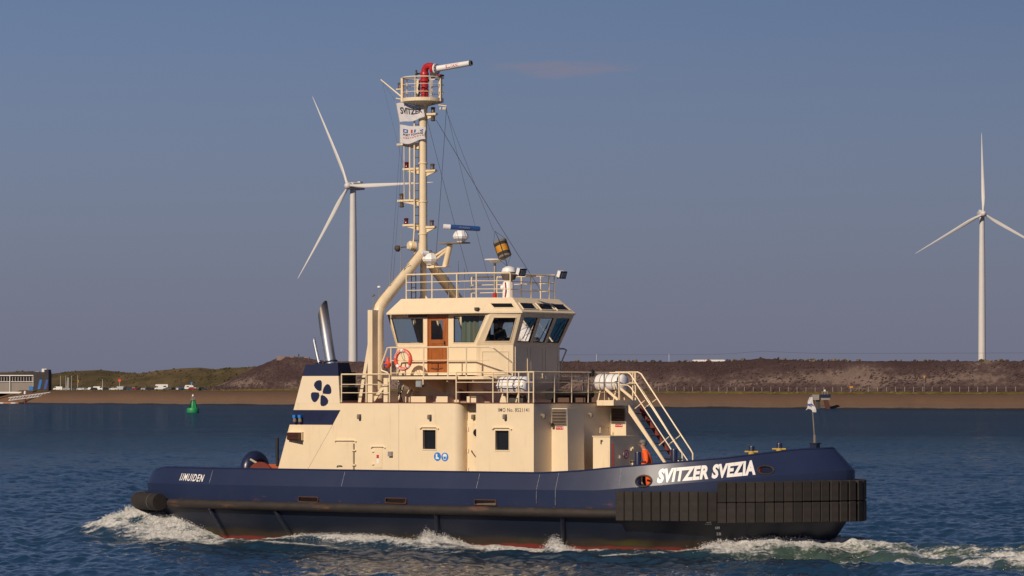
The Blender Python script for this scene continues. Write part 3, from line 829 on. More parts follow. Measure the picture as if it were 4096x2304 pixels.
# ventilator trunks on the house front with louvres and red labels
def ventilator(y0, y1, dep, ztop, zl0, zl1, lab):
    m_ = MB(); zb = DK + .1; zfl = 2.15
    P = [(xf - .01, ztop), (xf + dep, ztop), (xf + dep + .04, zfl), (xf + dep + .26, zfl - .22), (xf + dep + .26, zb), (xf - .01, zb)]
    m_.prism([(x, y0, z) for x, z in P], (0, y1 - y0, 0)); v = m_.build('ventilator_trunk', 'cream', deckhouse, 0)
    # louvre box let into the side
    xa, xb = xf + .05, xf + dep - .03
    m_ = MB(); m_.mm((xa, y0 - .004, zl0), (xb, y0 - .002, zl1)); m_.build('louvre_back', 'darkgrey', v, 0)
    m_ = MB(); m_.frame([(xa, y0, zl0), (xb, y0, zl0), (xb, y0, zl1), (xa, y0, zl1)], .025, (0, -1, 0), .03); m_.build('louvre_frame', 'grey', v, 0)
    for k in range(5):
        z = zl0 + (k + .5) * (zl1 - zl0) / 5
        m_ = MB(); m_.prism([(xa, y0 - .006, z + .02), (xa, y0 - .05, z - .05), (xa, y0 - .055, z - .035), (xa, y0 - .006, z + .04)], (xb - xa, 0, 0)); m_.build('slat', 'slat', v, 0)
    m_ = MB(); m_.mm((lab[0], y0 - .006, lab[1]), (lab[0] + .30, y0 - .001, lab[1] + .11)); r_ = m_.build('fire_flap_label', 'inkred', v, 0)
    a, b, c = lab[0] + .02, lab[0] + .24, lab[1]
    lettering('label_text', 'Fire-Flap', quadfn((a, y0 - .009, c + .03), (b, y0 - .009, c + .03), (b, y0 - .009, c + .085), (a, y0 - .009, c + .085)), 'letter', r_, .01)
    m_ = MB(); m_.prism([(b + .02, y0 - .009, c + .09), (b + .05, y0 - .009, c + .09), (b + .035, y0 - .009, c + .055), (b + .05, y0 - .009, c + .055), (b + .02, y0 - .009, c + .015), (b + .03, y0 - .009, c + .05), (b + .015, y0 - .009, c + .05)], (0, .002, 0)); m_.build('label_arrow', 'letter', r_, 0)
    return v
vy0 = F(r5(1468, 600), xf).y; p_ = S(r5(1648, 530), vy0); vdep = p_.x - xf
vy1 = F(r5(1838, 600), xf + vdep).y
lp = S(r5(1518, 778), vy0)
v1_ = ventilator(vy0, vy1, vdep, p_.z, S(r5(1480, 732), vy0).z + .03, S(r5(1480, 545), vy0).z, (lp.x, lp.z))
wy0 = F(r6(995, 600), xf).y; p_ = S(r6(1168, 530), wy0); lp = S(r6(1046, 748), wy0)
v2_ = ventilator(wy0, wy0 + (vy1 - vy0), p_.x - xf, p_.z, S(r6(1010, 706), wy0).z + .02, S(r6(1010, 535), wy0).z, (lp.x, lp.z))
m_ = MB(); m_.tube([F(r6(870, 818), xf + .1), F(r6(872, 757), xf + .1), F(r6(880, 748), xf + .1), F(r6(962, 748), xf + .1), F(r6(972, 757), xf + .1), F(r6(972, 805), xf + .1)], .016, 6); m_.build('grab_rail', 'cream_pipe', deckhouse)
# companion box on the foredeck
bx0 = xf + .78; by = .77; bz = S(r6(985, 862), -by).z; bx1 = S(r6(985, 862), -by).x
m_ = MB(); m_.loft([[(bx0, -by, DK), (bx1, -by, DK), (bx1, by, DK), (bx0, by, DK)], [(bx0, -by, bz), (bx1, -by, bz), (bx1, by, bz), (bx0, by, bz)]]); comp = m_.build('companionway_box', 'cream', tug, 0)
m_ = MB(); m_.mm((bx0 - .02, -by - .03, bz + .001), (bx1 + .03, by + .03, bz + .03)); m_.build('box_lid', 'cream', comp, 0)
m_ = MB(); m_.tube([F(r6(1022, 940), bx1 + .03), F(r6(1030, 1220), bx1 + .03)], .018, 6); m_.build('red_pipe', 'red', comp)
c = F(r6(1172, 1065), bx1); m_ = MB(); m_.lathe([(.15, 0), (.15, .006)], c, 24, (1, 0, 0)); sg = m_.build('round_sign', 'letter', comp)
m_ = MB(); m_.lathe([(.15, 0), (.155, .012), (.12, .012), (.12, .0)], c + Vector((.004, 0, 0)), 24, (1, 0, 0)); m_.build('sign_ring', 'inkred', sg)
m_ = MB(); m_.box(c + Vector((.008, 0, 0)), (.006, .12, .12)); m_.build('sign_pictogram', 'grey', sg, 0)
for u, v in ((1232, 1005), (1250, 995), (1097, 1095), (1250, 1155), (1245, 1185)):
    m_ = MB(); m_.box(F(r6(u, v), bx1 + .03), (.06, .035, .10)); m_.build('door_dog', 'cream', comp, 0)
m_ = MB(); m_.tube([S(r6(880, 945), -by - .02), S(r6(880, 900), -by - .05), S(r6(897, 905), -by - .04)], .016, 6); m_.build('latch', 'rail', comp)

# ------------------------------------------------------------------ funnels and exhausts
def funnel(y0, sgn, near):
    yi0, yi1 = y0 + sgn * 1.05, y0 + sgn * .62
    zt0 = a1.z; xt0 = xaft(zt0); xt1 = S(r4(545, 538), -HB).x; xb1 = S(r4(560, 845), -HB).x; zf = zt0 + .07
    zb = BD + .0015
    m_ = MB(); m_.loft([[(xaft(zb), y0, zb), (xb1, y0, zb), (xb1 + .03, yi0, zb), (xaft(zb), yi0, zb)],
                        [(xt0, y0, zt0), (xt1, y0, zf), (xt1 + .02, yi1, zf), (xt0, yi1, zt0)]])
    fm_, n, l, b = newmat('funnel_paint') if 'funnel_paint' not in bpy.data.materials else (bpy.data.materials['funnel_paint'], None, None, None)
    if n:
        t = n.new('ShaderNodeTexCoord'); sp = n.new('ShaderNodeSeparateXYZ'); l.new(t.outputs['Object'], sp.inputs[0])
        g = n.new('ShaderNodeMath'); g.operation = 'GREATER_THAN'; g.inputs[1].default_value = S(r4(420, 641), -HB).z; l.new(sp.outputs['Z'], g.inputs[0])
        nz = n.new('ShaderNodeTexNoise'); nz.inputs['Scale'].default_value = 2; l.new(t.outputs['Object'], nz.inputs['Vector'])
        rp = n.new('ShaderNodeValToRGB'); rp.color_ramp.elements[0].color = (.79, .66, .48, 1); rp.color_ramp.elements[1].color = (.82, .69, .51, 1); l.new(nz.outputs['Fac'], rp.inputs['Fac'])
        mx = n.new('ShaderNodeMix'); mx.data_type = 'RGBA'; l.new(g.outputs[0], mx.inputs['Factor']); l.new(rp.outputs['Color'], mx.inputs['A']); mx.inputs['B'].default_value = (.016, .022, .062, 1)
        l.new(mx.outputs['Result'], b.inputs['Base Color']); b.inputs['Roughness'].default_value = .4
    f_ = m_.build('funnel', fm_, tug, 0)
    # louvre doors on the forward face
    for k in (0, 1):
        m_ = MB(); z = BD + .10 + k * .52
        m_.mm((xb1 - .01, y0 + sgn * .04, z), (xb1 + .035, y0 + sgn * (.98 - .12 * k), z + .46)); lv = m_.build('louvre_panel', 'black', f_, 0)
        for q in range(4):
            m_ = MB(); m_.mm((xb1 + .034, y0 + sgn * .10, z + .06 + q * .1), (xb1 + .05, y0 + sgn * .40, z + .10 + q * .1)); m_.build('slat', 'darkgrey', lv, 0)
    if near:
        c = S(r4(425, 765), -HB); rad = S(r4(425, 677), -HB).z - c.z; y = y0 - .006
        em = MB(); em.lathe([(.20 * rad, 0), (.20 * rad, .010)], (c.x, y, c.z), 20, (0, -1, 0)); em = em.build('propeller_emblem', 'cream', f_)
        for k in range(4):
            a = R(92 - 90 * k); ca, sa_ = math.cos(a), math.sin(a); P = []
            prof = [(.17, -.04), (.15, .12), (.24, .36), (.42, .58), (.62, .69), (.82, .63), (.97, .42), (1.02, .18), (.99, -.02), (.84, -.10), (.55, -.09)]
            for rr_, tt in prof:
                P.append((c.x + rad * 1.06 * (rr_ * ca - tt * sa_), y, c.z + rad * 1.06 * (rr_ * sa_ + tt * ca)))
            m_ = MB(); m_.prism(P, (0, .005, 0)); m_.build('emblem_blade', 'navy', em, 0)
    yc = y0 + sgn * .36
    def pipe(p0, p1, r, tipz):
        a = S(p0, yc); b = S(p1, yc); m_ = MB(); n_ = 20; loops = []
        d = (b - a).normalized(); u = Vector((0, 1, 0)); w = d.cross(u).normalized()
        if w.x < 0: w = -w
        for f, bend in ((-.12, 0), (0, 0), (.35, 0), (.7, .01), (1, .03)):
            c = a.lerp(b, f) + w * bend
            L = []
            for k in range(n_):
                an = 2 * math.pi * k / n_; off = u * math.cos(an) * r + w * math.sin(an) * r
                L.append(c + off + (d * (math.sin(an) * tipz) if f == 1 else Vector()))
            loops.append(L)
        m_.loft(loops, True, True, False); ex = m_.build('exhaust_pipe', 'exh', f_, 60)
        m_ = MB(); m_.lathe([(r + .05, 0), (r + .05, .03), (r, .05)], a - d * .02, 20, d); m_.build('pipe_collar', 'navy', ex)
    if near:
        pipe((1322, 1446), r4(432, 165), .20, .30)
        pipe((1276, 1452), r4(370, 385), .055, .10)
    return f_
def exh_mat():
    m, n, l, b = newmat('exhaust_steel'); t = n.new('ShaderNodeTexCoord'); sp = n.new('ShaderNodeSeparateXYZ'); l.new(t.outputs['Object'], sp.inputs[0])
    mr = n.new('ShaderNodeMapRange'); mr.inputs['From Min'].default_value = 7.2; mr.inputs['From Max'].default_value = 8.5; l.new(sp.outputs['Z'], mr.inputs['Value'])
    rp = n.new('ShaderNodeValToRGB'); cr_ = rp.color_ramp; cr_.elements[0].color = (.78, .78, .79, 1); cr_.elements[1].color = (.10, .075, .06, 1)
    e = cr_.elements.new(.6); e.color = (.42, .36, .30, 1)
    l.new(mr.outputs[0], rp.inputs['Fac']); l.new(rp.outputs['Color'], b.inputs['Base Color']); b.inputs['Metallic'].default_value = 1; b.inputs['Roughness'].default_value = .36
    return m
M['exh'] = exh_mat()
funnel(-HB, 1, True)

# ------------------------------------------------------------------ wheelhouse
ZS, ZE, ZR = 6.85, 7.93, 8.47
WY = 2.12
lower = [(-2.9, 1.75), (-2.9, -1.75), (.25, -1.75), (1.03, -1.32), (1.03, 1.32), (.25, 1.75)]
m_ = MB(); m_.loft([[(x, y, BD + .036) for x, y in lower], [(x, y, 5.795) for x, y in lower]]); tower = m_.build('wheelhouse_tower', 'cream', tug, 0)
m_ = MB(); m_.mm((S(r11(1990, 700), -1.75).x, -1.775, BD + .12), (S(r11(2140, 700), -1.75).x, -1.745, 5.72)); m_.build('tower_door', 'wooddark', tower, 0)
m_ = MB(); m_.mm((S(r11(1850, 700), -1.75).x, -1.86, BD + .04), (S(r11(1985, 700), -1.75).x, -1.74, 5.79)); m_.build('door_post', 'cream', tower, 0)
for u0, u1 in ((1220, 1475), (1600, 1850), (2180, 2340)):
    m_ = MB(); m_.mm((S(r11(u0, 800), -1.95).x, -2.25, BD + .036), (S(r11(u1, 800), -1.95).x, -1.752, BD + .24)); m_.build('pipe_trunk', 'cream', tower, 0)
# conduits climbing the tower foot
for k, u in enumerate((930, 1045, 1080, 1105, 1145, 1165)):
    m_ = MB(); b_ = S(r11(u, 840), -2.0); m_.tube([b_, b_ + Vector((0, 0, .25)), (b_.x, -1.80, b_.z + .5), (b_.x + .1, -1.79, 5.79)], .022 if k else .03, 6); m_.build('conduit', 'cream_pipe', tower)
for k in range(2):
    m_ = MB(); b_ = S(r11(960 + 30 * k, 830), -2.0); m_.tube([b_, (b_.x - .10, -2.0, b_.z + .3), (b_.x - .12, -1.95, b_.z + .6), (b_.x + .02, -1.9, b_.z + .8), (b_.x + .2, -1.85, b_.z + .84)], .022, 6); m_.build('black_hose', 'wire', tower)

A0, A1 = S(r7(325, 800), -WY).x, S(r7(240, 500), -WY).x
whs = MB()
def P7(u, v, y=-WY): return S(r7(u, v), y)
door = [P7(640, 1065), P7(822, 1065), P7(822, 505), P7(640, 505)]
winA = [P7(338, 778), P7(588, 778), P7(588, 542), P7(280, 542)]
winB = [P7(882, 773), P7(1080, 773), P7(1190, 515), P7(882, 515)]
side_outer = [(A0, -WY, 5.84), (0, -WY, 5.84), (0, -WY, ZS), (.61, -WY, ZE), (A1, -WY, ZE), (A0, -WY, ZS)]
sideholes = [winA, door, winB]
def mir(L): return [Vector((p[0], -p[1], p[2])) for p in L]
TH = .06
wall = MB(); wall.panel(side_outer, sideholes, (0, TH, 0))
wh = wall.build('wheelhouse', 'cream', tug, 0)
def wallpart(outer, holes, off, name='wheelhouse_wall'):
    m_ = MB(); m_.panel(outer, holes, off); return m_.build(name, 'cream', wh, 0)
wallpart(mir(side_outer), [mir(h) for h in sideholes], (0, -TH, 0))
fq = quadfn((0, -WY, ZS), (1.03, -1.4, ZS), (1.51, -1.6, ZE), (.61, -WY, ZE))
fhole = [fq(.19, .13), fq(.87, .13), fq(.86, .86), fq(.17, .86)]
fcorn = [fq(0, 0), fq(1, 0), fq(1, 1), fq(0, 1)]
fn = (fcorn[1] - fcorn[0]).cross(fcorn[3] - fcorn[0]).normalized()
wallpart(fcorn, [fhole], -fn * TH)
fnm = Vector((fn.x, -fn.y, fn.z)); wallpart(mir(fcorn), [mir(fhole)], -fnm * TH)
gq = quadfn((1.03, -1.4, ZS), (1.03, 1.4, ZS), (1.51, 1.6, ZE), (1.51, -1.6, ZE))
gcorn = [gq(0, 0), gq(1, 0), gq(1, 1), gq(0, 1)]; gn = (gcorn[1] - gcorn[0]).cross(gcorn[3] - gcorn[0]).normalized()
gholes = [[gq(a, .10), gq(b, .10), gq(b, .88), gq(a, .88)] for a, b in ((.065, .33), (.385, .635), (.69, .945))]
wallpart(gcorn, gholes, -gn * TH)
aq = quadfn((A0, WY, ZS), (A0, -WY, ZS), (A1, -WY, ZE), (A1, WY, ZE))
acorn = [aq(0, 0), aq(1, 0), aq(1, 1), aq(0, 1)]; an_ = (acorn[1] - acorn[0]).cross(acorn[3] - acorn[0]).normalized()
aholes = [[aq(a, .05), aq(b, .05), aq(b, .94), aq(a, .94)] for a, b in ((.02, .315), (.345, .655), (.685, .98))]
wallpart(acorn, aholes, -an_ * TH)
# skirt below the sills (facets and front, both sides), aft
skirt = [(0, -WY), (1.03, -1.4), (1.03, 1.4), (0, WY)]
for (a, b) in zip(skirt[:-1], skirt[1:]):
    a_, b_ = Vector((*a, 5.84)), Vector((*b, 5.84)); n = (b_ - a_).cross(Vector((0, 0, 1))).normalized()
    wallpart([a_, b_, b_ + Vector((0, 0, ZS - 5.84)), a_ + Vector((0, 0, ZS - 5.84))], [], -n * TH)
wallpart([(A0, WY, 5.84), (A0, -WY, 5.84), (A0, -WY, ZS), (A0, WY, ZS)], [], (TH, 0, 0))
# flare from the tower up to the skirt
m_ = MB(); m_.loft([[(-.6, -1.75, 5.0), (.25, -1.75, 4.95), (1.03, -1.32, 5.0), (1.03, 1.32, 5.0), (.25, 1.75, 4.95), (-.6, 1.75, 5.0)],
                    [(-.6, -1.78, 5.835), (0, -WY, 5.835), (1.03, -1.4, 5.835), (1.03, 1.4, 5.835), (0, WY, 5.835), (-.6, 1.78, 5.835)]]); m_.build('wheelhouse_flare', 'cream', wh, 0)
# raised panel frames on the skirt
def rframe(q, par=wh):
    n = (q[1] - q[0]).cross(q[3] - q[0]).normalized(); m_ = MB(); m_.frame(q, .03, n, .018); m_.build('panel_frame', 'cream', par, 0)
sk = quadfn((0, -WY, 5.84), (1.03, -1.4, 5.84), (1.03, -1.4, ZS), (0, -WY, ZS)); rframe([sk(.17, .05), sk(.85, .05), sk(.85, .78), sk(.17, .78)])
sf = quadfn((1.03, -1.4, 5.84), (1.03, 1.4, 5.84), (1.03, 1.4, ZS), (1.03, -1.4, ZS))
for a, b in ((.05, .30), (.38, .62), (.70, .95)): rframe([sf(a, -.1), sf(b, -.1), sf(b, .92), sf(a, .92)])
# glazing
def pane(q, n, inset=.03, m='glass'):
    q = [Vector(p) for p in q]; n = Vector(n).normalized(); m_ = MB(); m_.add([p - n * inset for p in q], [tuple(range(len(q)))]); g = m_.build('window_pane', m, wh, 0)
    m_ = MB(); m_.frame(q, .028, n, .014); m_.build('window_frame', 'cream_pipe', wh, 0)
    m_ = MB(); k = .955; c = sum(q, Vector()) / len(q); qi = [c + (p - c) * k for p in q]; m_.frame(qi, .014, n, -.01); m_.build('window_gasket', 'black', wh, 0); return g
for q in (winA, winB): pane(q, (0, -1, 0)); pane(mir(q), (0, 1, 0))
pane(fhole, fn); pane(mir(fhole), fnm)
for q in gholes: pane(q, gn)
for q in aholes: pane(q, an_)
# varnished door
def wdoor(sg):
    def Y(p, dy): return Vector((p.x, sg * (-p.y) if False else (p.y + dy) * (1 if sg < 0 else -1), p.z))
    x0, x1, z0, z1 = door[0].x, door[1].x, door[0].z, door[2].z
    y = -WY
    m_ = MB(); o = [(x0, y, z0), (x1, y, z0), (x1, y, z1), (x0, y, z1)]
    wx0, wx1, wz0, wz1 = x0 + .10, x1 - .20, P7(700, 745).z, P7(700, 560).z
    inner = [(wx0, y, wz0), (wx1, y, wz0), (wx1, y, wz1), (wx0, y, wz1)]
    low = [(wx0, y, z0 + .14), (wx1 + .06, y, z0 + .14), (wx1 + .06, y, wz0 - .14), (wx0, y, wz0 - .14)]
    rot = (lambda L: [Vector(p) for p in L]) if sg < 0 else mir
    m_.panel(rot(o), [rot(inner), rot(low)], (0, .045 * -sg, 0)); d = m_.build('wooden_door', 'wood', wh, 0)
    g = MB(); g.add([Vector(p) + Vector((0, .02 * -sg, 0)) for p in rot(inner)], [(0, 1, 2, 3)]); g.build('door_glass', 'glass', d, 0)
    k = 7
    for i in range(k):
        xa = wx0 + (wx1 + .06 - wx0) * i / k; xb = wx0 + (wx1 + .06 - wx0) * (i + 1) / k - .006
        c_ = MB(); yy = (y + .015) * (1 if sg < 0 else -1); c_.mm((xa, yy, z0 + .14), (xb, yy + .02 * -sg, wz0 - .14)); c_.build('plank', 'wood', d, 0)
    c_ = MB(); c_.mm((x1 - .035, (y - .03) * -sg, z0), (x1 + .03, (y + .02) * -sg, z1)); c_.build('door_frame', 'wood', d, 0)
    c_ = MB(); c_.mm((x0 - .05, (y - .025) * -sg, z0), (x0 + .005, (y + .02) * -sg, z1)); c_.build('door_frame', 'wood', d, 0)
    c_ = MB(); c_.box((x1 - .10, (y - .05) * -sg, wz0 - .12), (.03, .06, .12)); c_.build('door_handle', 'darkgrey', d, 0)
    c_ = MB(); c_.tube([(wx0, (y - .03) * -sg, z0 + .16), ((wx0 + wx1) / 2, (y - .07) * -sg, z0 + .14), (wx1, (y - .03) * -sg, z0 + .16)], .012, 6); c_.build('kick_bar', 'darkgrey', d)
wdoor(-1); wdoor(1)
m_ = MB(); m_.mm((P7(445, 500).x, -WY - .012, P7(445, 532).z), (P7(640, 500).x, -WY + .01, P7(445, 500).z)); m_.build('head_board', 'wooddark', wh, 0)
# roof with slanting brow
eav = [(-3.61, 2.40), (-3.61, -2.40), (.15, -2.40), (1.56, -1.62), (1.56, 1.62), (.15, 2.40)]
top = [(-3.23, 2.05), (-3.23, -2.05), (-.09, -2.05), (1.0, -1.4), (1.0, 1.4), (-.09, 2.05)]
m_ = MB(); m_.loft([[(x, y, ZE + .002) for x, y in eav], [(x, y, ZE + .05) for x, y in eav], [(x, y, ZR) for x, y in top]]); roof = m_.build('wheelhouse_roof', 'cream', tug, 0)
E3 = [Vector((x, y, ZE + .05)) for x, y in eav]; T3 = [Vector((x, y, ZR)) for x, y in top]
def browwin(i, j, u0, u1, v0, v1, du=0):
    q = quadfn(E3[i], E3[j], T3[j], T3[i]); c = [q(u0 + du, v0), q(u1, v0), q(u1, v1), q(u0, v1)]
    n = (c[1] - c[0]).cross(c[3] - c[0]).normalized()
    m_ = MB(); m_.add([p + n * .004 for p in c], [(0, 1, 2, 3)]); g = m_.build('brow_window', 'darkglass', roof, 0)
    m_ = MB(); m_.frame(c, .03, n, .022); m_.build('window_frame', 'cream', g, 0)
browwin(2, 3, .37, .875, .28, .56, .06)
for a, b in ((.06, .32), (.40, .65), (.71, .95)): browwin(3, 4, a, b, .2, .6)
browwin(4, 5, .13, .6, .28, .56)
m_ = MB(); p = S(r7(1105, 448), -2.36); m_.box(p, (.13, .12, .10)); m_.tube([p, p + Vector((.0, .10, -.16))], .025, 6); m_.build('brow_lamp', 'darkgrey', roof)
# inside: floor, console, chair, curtain, posts
m_ = MB(); m_.loft([[(A0 + .07, 2.04, 5.86), (A0 + .07, -2.04, 5.86), (0, -2.04, 5.86), (.95, -1.36, 5.86), (.95, 1.36, 5.86), (0, 2.04, 5.86)], [(A0 + .07, 2.04, 5.92), (A0 + .07, -2.04, 5.92), (0, -2.04, 5.92), (.95, -1.36, 5.92), (.95, 1.36, 5.92), (0, 2.04, 5.92)]]); m_.build('wheelhouse_floor', 'interior', wh, 0)
m_ = MB(); m_.mm((.15, -1.15, 5.93), (.80, 1.15, 6.93)); m_.mm((.2, -.9, 6.93), (.5, -.4, 7.12)); m_.mm((.2, .35, 6.93), (.5, .95, 7.15)); m_.mm((-.5, -1.5, 5.93), (.1, -1.1, 6.95)); m_.build('steering_console', 'console', wh, 0)
m_ = MB(); m_.mm((-.9, -.05, 6.3), (-.35, .5, 6.42)); m_.mm((-.95, -.02, 6.42), (-.82, .47, 7.25)); m_.tube([(-.62, .22, 5.92), (-.62, .22, 6.3)], .07, 8); m_.build('helm_chair', 'console', wh, 20)
m_ = MB(); L0, L1 = [], []
for k in range(15):
    x = P7(925, 600).x + .055 * k; y = -1.93 + .05 * math.sin(k * 1.7); L0.append((x + .02 * k / 14, y, 6.78)); L1.append((x, y, 7.86))
m_.loft([L0, L1], False, False, False); m_.build('curtain', 'curtain', wh)
for (x, y) in ((-1.0, 2.0), (-2.4, 2.0), (-.2, -1.9)):
    m_ = MB(); m_.mm((x - .06, y - .05, 5.93), (x + .06, y + .03, 7.92)); m_.build('wall_post', 'interior', wh, 0)
m_ = MB(); m_.tube([(-1.9, 1.9, 7.9), (-1.75, 1.9, 7.4), (-1.6, 1.9, 6.95)], .035, 6); m_.box((-1.95, 1.85, 7.75), (.25, .2, .12)); m_.build('monitor_arm', 'console', wh)
m_ = MB(); m_.mm((P7(450, 770).x, -2.03, 6.92), (P7(530, 770).x, -1.85, 6.97)); m_.build('paper_pad', 'white', wh, 0)
for u in (.21, .50, .82):   # wipers
    m_ = MB(); a = gq(u, .16) + gn * .03; b = gq(u + .05, .72) + gn * .03; m_.tube([a, b], .014, 5); m_.tube([b + Vector((0, -.12, -.2)), b + Vector((0, .08, .12))], .01, 5); m_.build('wiper', 'black', wh)

# ------------------------------------------------------------------ railings
def railrun(par, pts, h, bars=(.5,), r=.026, name='railing', posts=None, rb=.016, endtop=True):
    P = [Vector(p) for p in pts]; up = Vector((0, 0, h))
    m_ = MB(); m_.tube([p + up for p in P], r, 8); rl = m_.build(name, 'cream_pipe', par)
    for i in (range(len(P)) if posts is None else posts):
        c_ = MB(); c_.tube([P[i], P[i] + up * .995], r * .9, 8); c_.build('post', 'cream_pipe', rl)
    for b in bars:
        c_ = MB(); c_.tube([p + up * b for p in P], rb, 6); c_.build('bar', 'cream_pipe', rl)
    return rl

# bridge wing platforms, gussets, wing rails
WYO = 3.02; PZ = 5.79
xw0, xw1 = S(r7(265, 1110), -WYO).x, S(r7(1240, 1110), -WYO).x
for sg in (-1, 1):
    m_ = MB(); pl = [(xw0, sg * 1.7), (xw0, sg * WYO), (xw1 - .3, sg * WYO), (xw1, sg * (WYO - .35)), (xw1, sg * 2.0), (0, sg * 1.7)]
    if sg > 0: pl = pl[::-1]
    m_.loft([[(x, y, PZ - .10) for x, y in pl], [(x, y, PZ) for x, y in pl]]); wing = m_.build('bridge_wing', 'cream', tug, 0)
    for u in (330, 580, 800, 1050):
        x = S(r7(u, 1130), -WYO).x; m_ = MB()
        m_.prism([(x, sg * 1.75, PZ - .11), (x, sg * (WYO - .08), PZ - .11), (x, sg * (WYO - .08), PZ - .18), (x, sg * 1.75, PZ - .55)], (.03, 0, 0)); m_.build('gusset', 'cream', wing, 0)
    m_ = MB(); m_.tube([(S(r7(585, 1130), -WYO).x, sg * (WYO + .0), PZ - .05), (S(r7(585, 1130), -WYO).x, sg * (WYO + .0), PZ - .28)], .03, 6); m_.build('lamp_bracket', 'cream_pipe', wing)
    L = [S(r7(u, 1100), -WYO + .04) for u in (275, 590, 825, 1003, 1220)]
    L = [Vector((p.x, sg * (WYO - .04), PZ)) for p in L]
    cut_ = 0.0 if sg < 0 else 1.0; L[-1].x -= cut_; L[-2].x -= cut_ * .6
    hh = S(r7(700, 818), -WYO + .04).z - PZ
    rl = railrun(tug, L, hh, (.12, .55), .028, 'wing_railing', posts=[0, 1, 2, 3])
    e = L[-1]; m_ = MB(); q1 = S(r7(1445, 1010), -2.2); q1.x -= cut_; m_.tube([e + Vector((0, 0, hh)), e + Vector((.15, -sg * .05, hh - .05)), (q1.x, sg * 2.2, q1.z + .15), (q1.x + .02, sg * 2.2, q1.z - .35)], .026, 8); m_.build('end_rail', 'cream_pipe', rl)
    s_ = L[0]; m_ = MB(); m_.tube([s_ + Vector((0, 0, hh)), s_ + Vector((-.15, 0, hh - .01)), s_ + Vector((-.42, 0, hh - .62)), s_ + Vector((-.40, 0, hh - .78)), s_ + Vector((-.12, 0, hh - .87))], .03, 8); m_.build('end_rail', 'cream_pipe', rl)
# floodlight under the wing
p = S(r11(1290, 495), -WYO); m_ = MB(); m_.box(p, (.24, .16, .22)); fl = m_.build('wing_floodlight', 'grey', tug, 0)
m_ = MB(); m_.box(p + Vector((-.02, -.085, -.01)), (.20, .012, .17)); m_.build('lens', 'lens', fl, 0)

# boat deck rails
RH = S((1825, 1490), -HB + .06).z - BD - .03
def bdp(px): p = S((px, 1600), -HB + .06); return Vector((p.x, p.y, BD + .035))
def bdf(px): p = F((px, 1600), xf - .05); return Vector((p.x, p.y, BD + .035))
n1 = [bdp(1825), bdp(1972)]
railrun(tug, n1, RH, (.34, .67), .026, 'boat_deck_railing')
corner = Vector((xf - .05, -HB + .06, BD + .035))
railrun(tug, [bdp(1972), bdp(2030), bdp(2075), bdp(2115), corner], RH, (.34, .67), .026, 'boat_deck_railing', posts=[1, 2, 3, 4])
railrun(tug, [corner] + [bdf(px) for px in (2217, 2286, 2352, 2417, 2478)], RH, (.34, .67), .026, 'boat_deck_railing', posts=[1, 2, 3, 4, 5])
fc = Vector((xf - .05, HB - .06, BD + .035))
port = [fc] + [Vector((x, HB - .06, BD + .035)) for x in (2.0, .9, -.3, -1.6)]
railrun(tug, port, RH, (.34, .67), .026, 'boat_deck_railing')
ar = [bdp(px) for px in (1366, 1465, 1558)]
railrun(tug, ar, S((1465, 1497), -HB + .06).z - BD - .035, (.34, .64), .028, 'boat_deck_railing')
m_ = MB(); p = S(r6(775, 125), -2.0); p = F(r6(775, 125), xf - .05); m_.box(p, (.12, .14, .22)); m_.build('deck_lamp', 'black', tug, 0)

# ------------------------------------------------------------------ stairs to the foredeck
lx = xf + .72
ys0 = F(r6(1195, 500), lx).y; ys1 = ys0 + .70
m_ = MB(); m_.mm((xf + .032, ys0 - .9, 4.80), (lx, ys1 + .1, 4.98)); land = m_.build('stair_landing', 'cream', tug, 0)
bot = S(r6(1640, 1172), ys0); tp = S(r6(1200, 490), ys0); d = (bot - tp); fz = (zd(bot.x) + .02 - tp.z) / d.z; bot = tp + d * fz
stairs = None
for y, m__ in ((ys0, 'cream'), (ys1, 'darkred')):
    a, b = Vector((tp.x, y, tp.z)), Vector((bot.x, y, bot.z)); w = Vector((0, 0, -.26)); m_ = MB()
    m_.prism([a, b, b + w * .2, a + w], (0, .05, 0))
    if stairs is None: stairs = m_.build('staircase', 'cream', tug, 0)
    else: m_.build('stringer', 'darkred', stairs, 0)
for k in range(12):
    f = (k + .7) / 12.2; c = Vector((tp.x, (ys0 + ys1) / 2 + .025, tp.z)).lerp(Vector((bot.x, (ys0 + ys1) / 2 + .025, bot.z)), f) - Vector((0, 0, .12))
    m_ = MB(); m_.box(c, (.20, ys1 - ys0 - .052, .03)); m_.build('step', 'darkred', stairs, 0)
def handrail(uvs, y, r=.026):
    m_ = MB(); m_.tube([S(r6(*q), y) for q in uvs], r, 8); return m_.build('handrail', 'cream_pipe', stairs)
handrail([(945, 120), (1190, 116), (1225, 140), (1790, 1010), (1822, 1050), (1825, 1160)], ys0)
handrail([(1100, 258), (1190, 262), (1228, 292), (1690, 1000), (1790, 1160)], ys0, .02)
handrail([(1050, 112), (1310, 112), (1348, 134), (1920, 1010), (1945, 1055), (1945, 1150)], ys1)
handrail([(1180, 248), (1310, 250), (1348, 292), (1680, 830), (1890, 1145)], ys1, .02)
for q, y in ((((1390, 440), (1275, 535)), ys0), (((1670, 860), (1555, 960)), ys0), (((1525, 425), (1390, 525)), ys1), (((1800, 845), (1670, 950)), ys1)):
    m_ = MB(); m_.tube([S(r6(*q[0]), y), S(r6(*q[1]), y)], .018, 6); m_.build('baluster', 'cream_pipe', stairs)
for u0, y in ((1090, ys0 - .0), (1250, ys1), (1280, ys1)):
    a = S(r6(u0, 120), y); m_ = MB(); m_.tube([a, (a.x, y, 4.98)], .024, 8); m_.build('landing_post', 'cream_pipe', stairs)
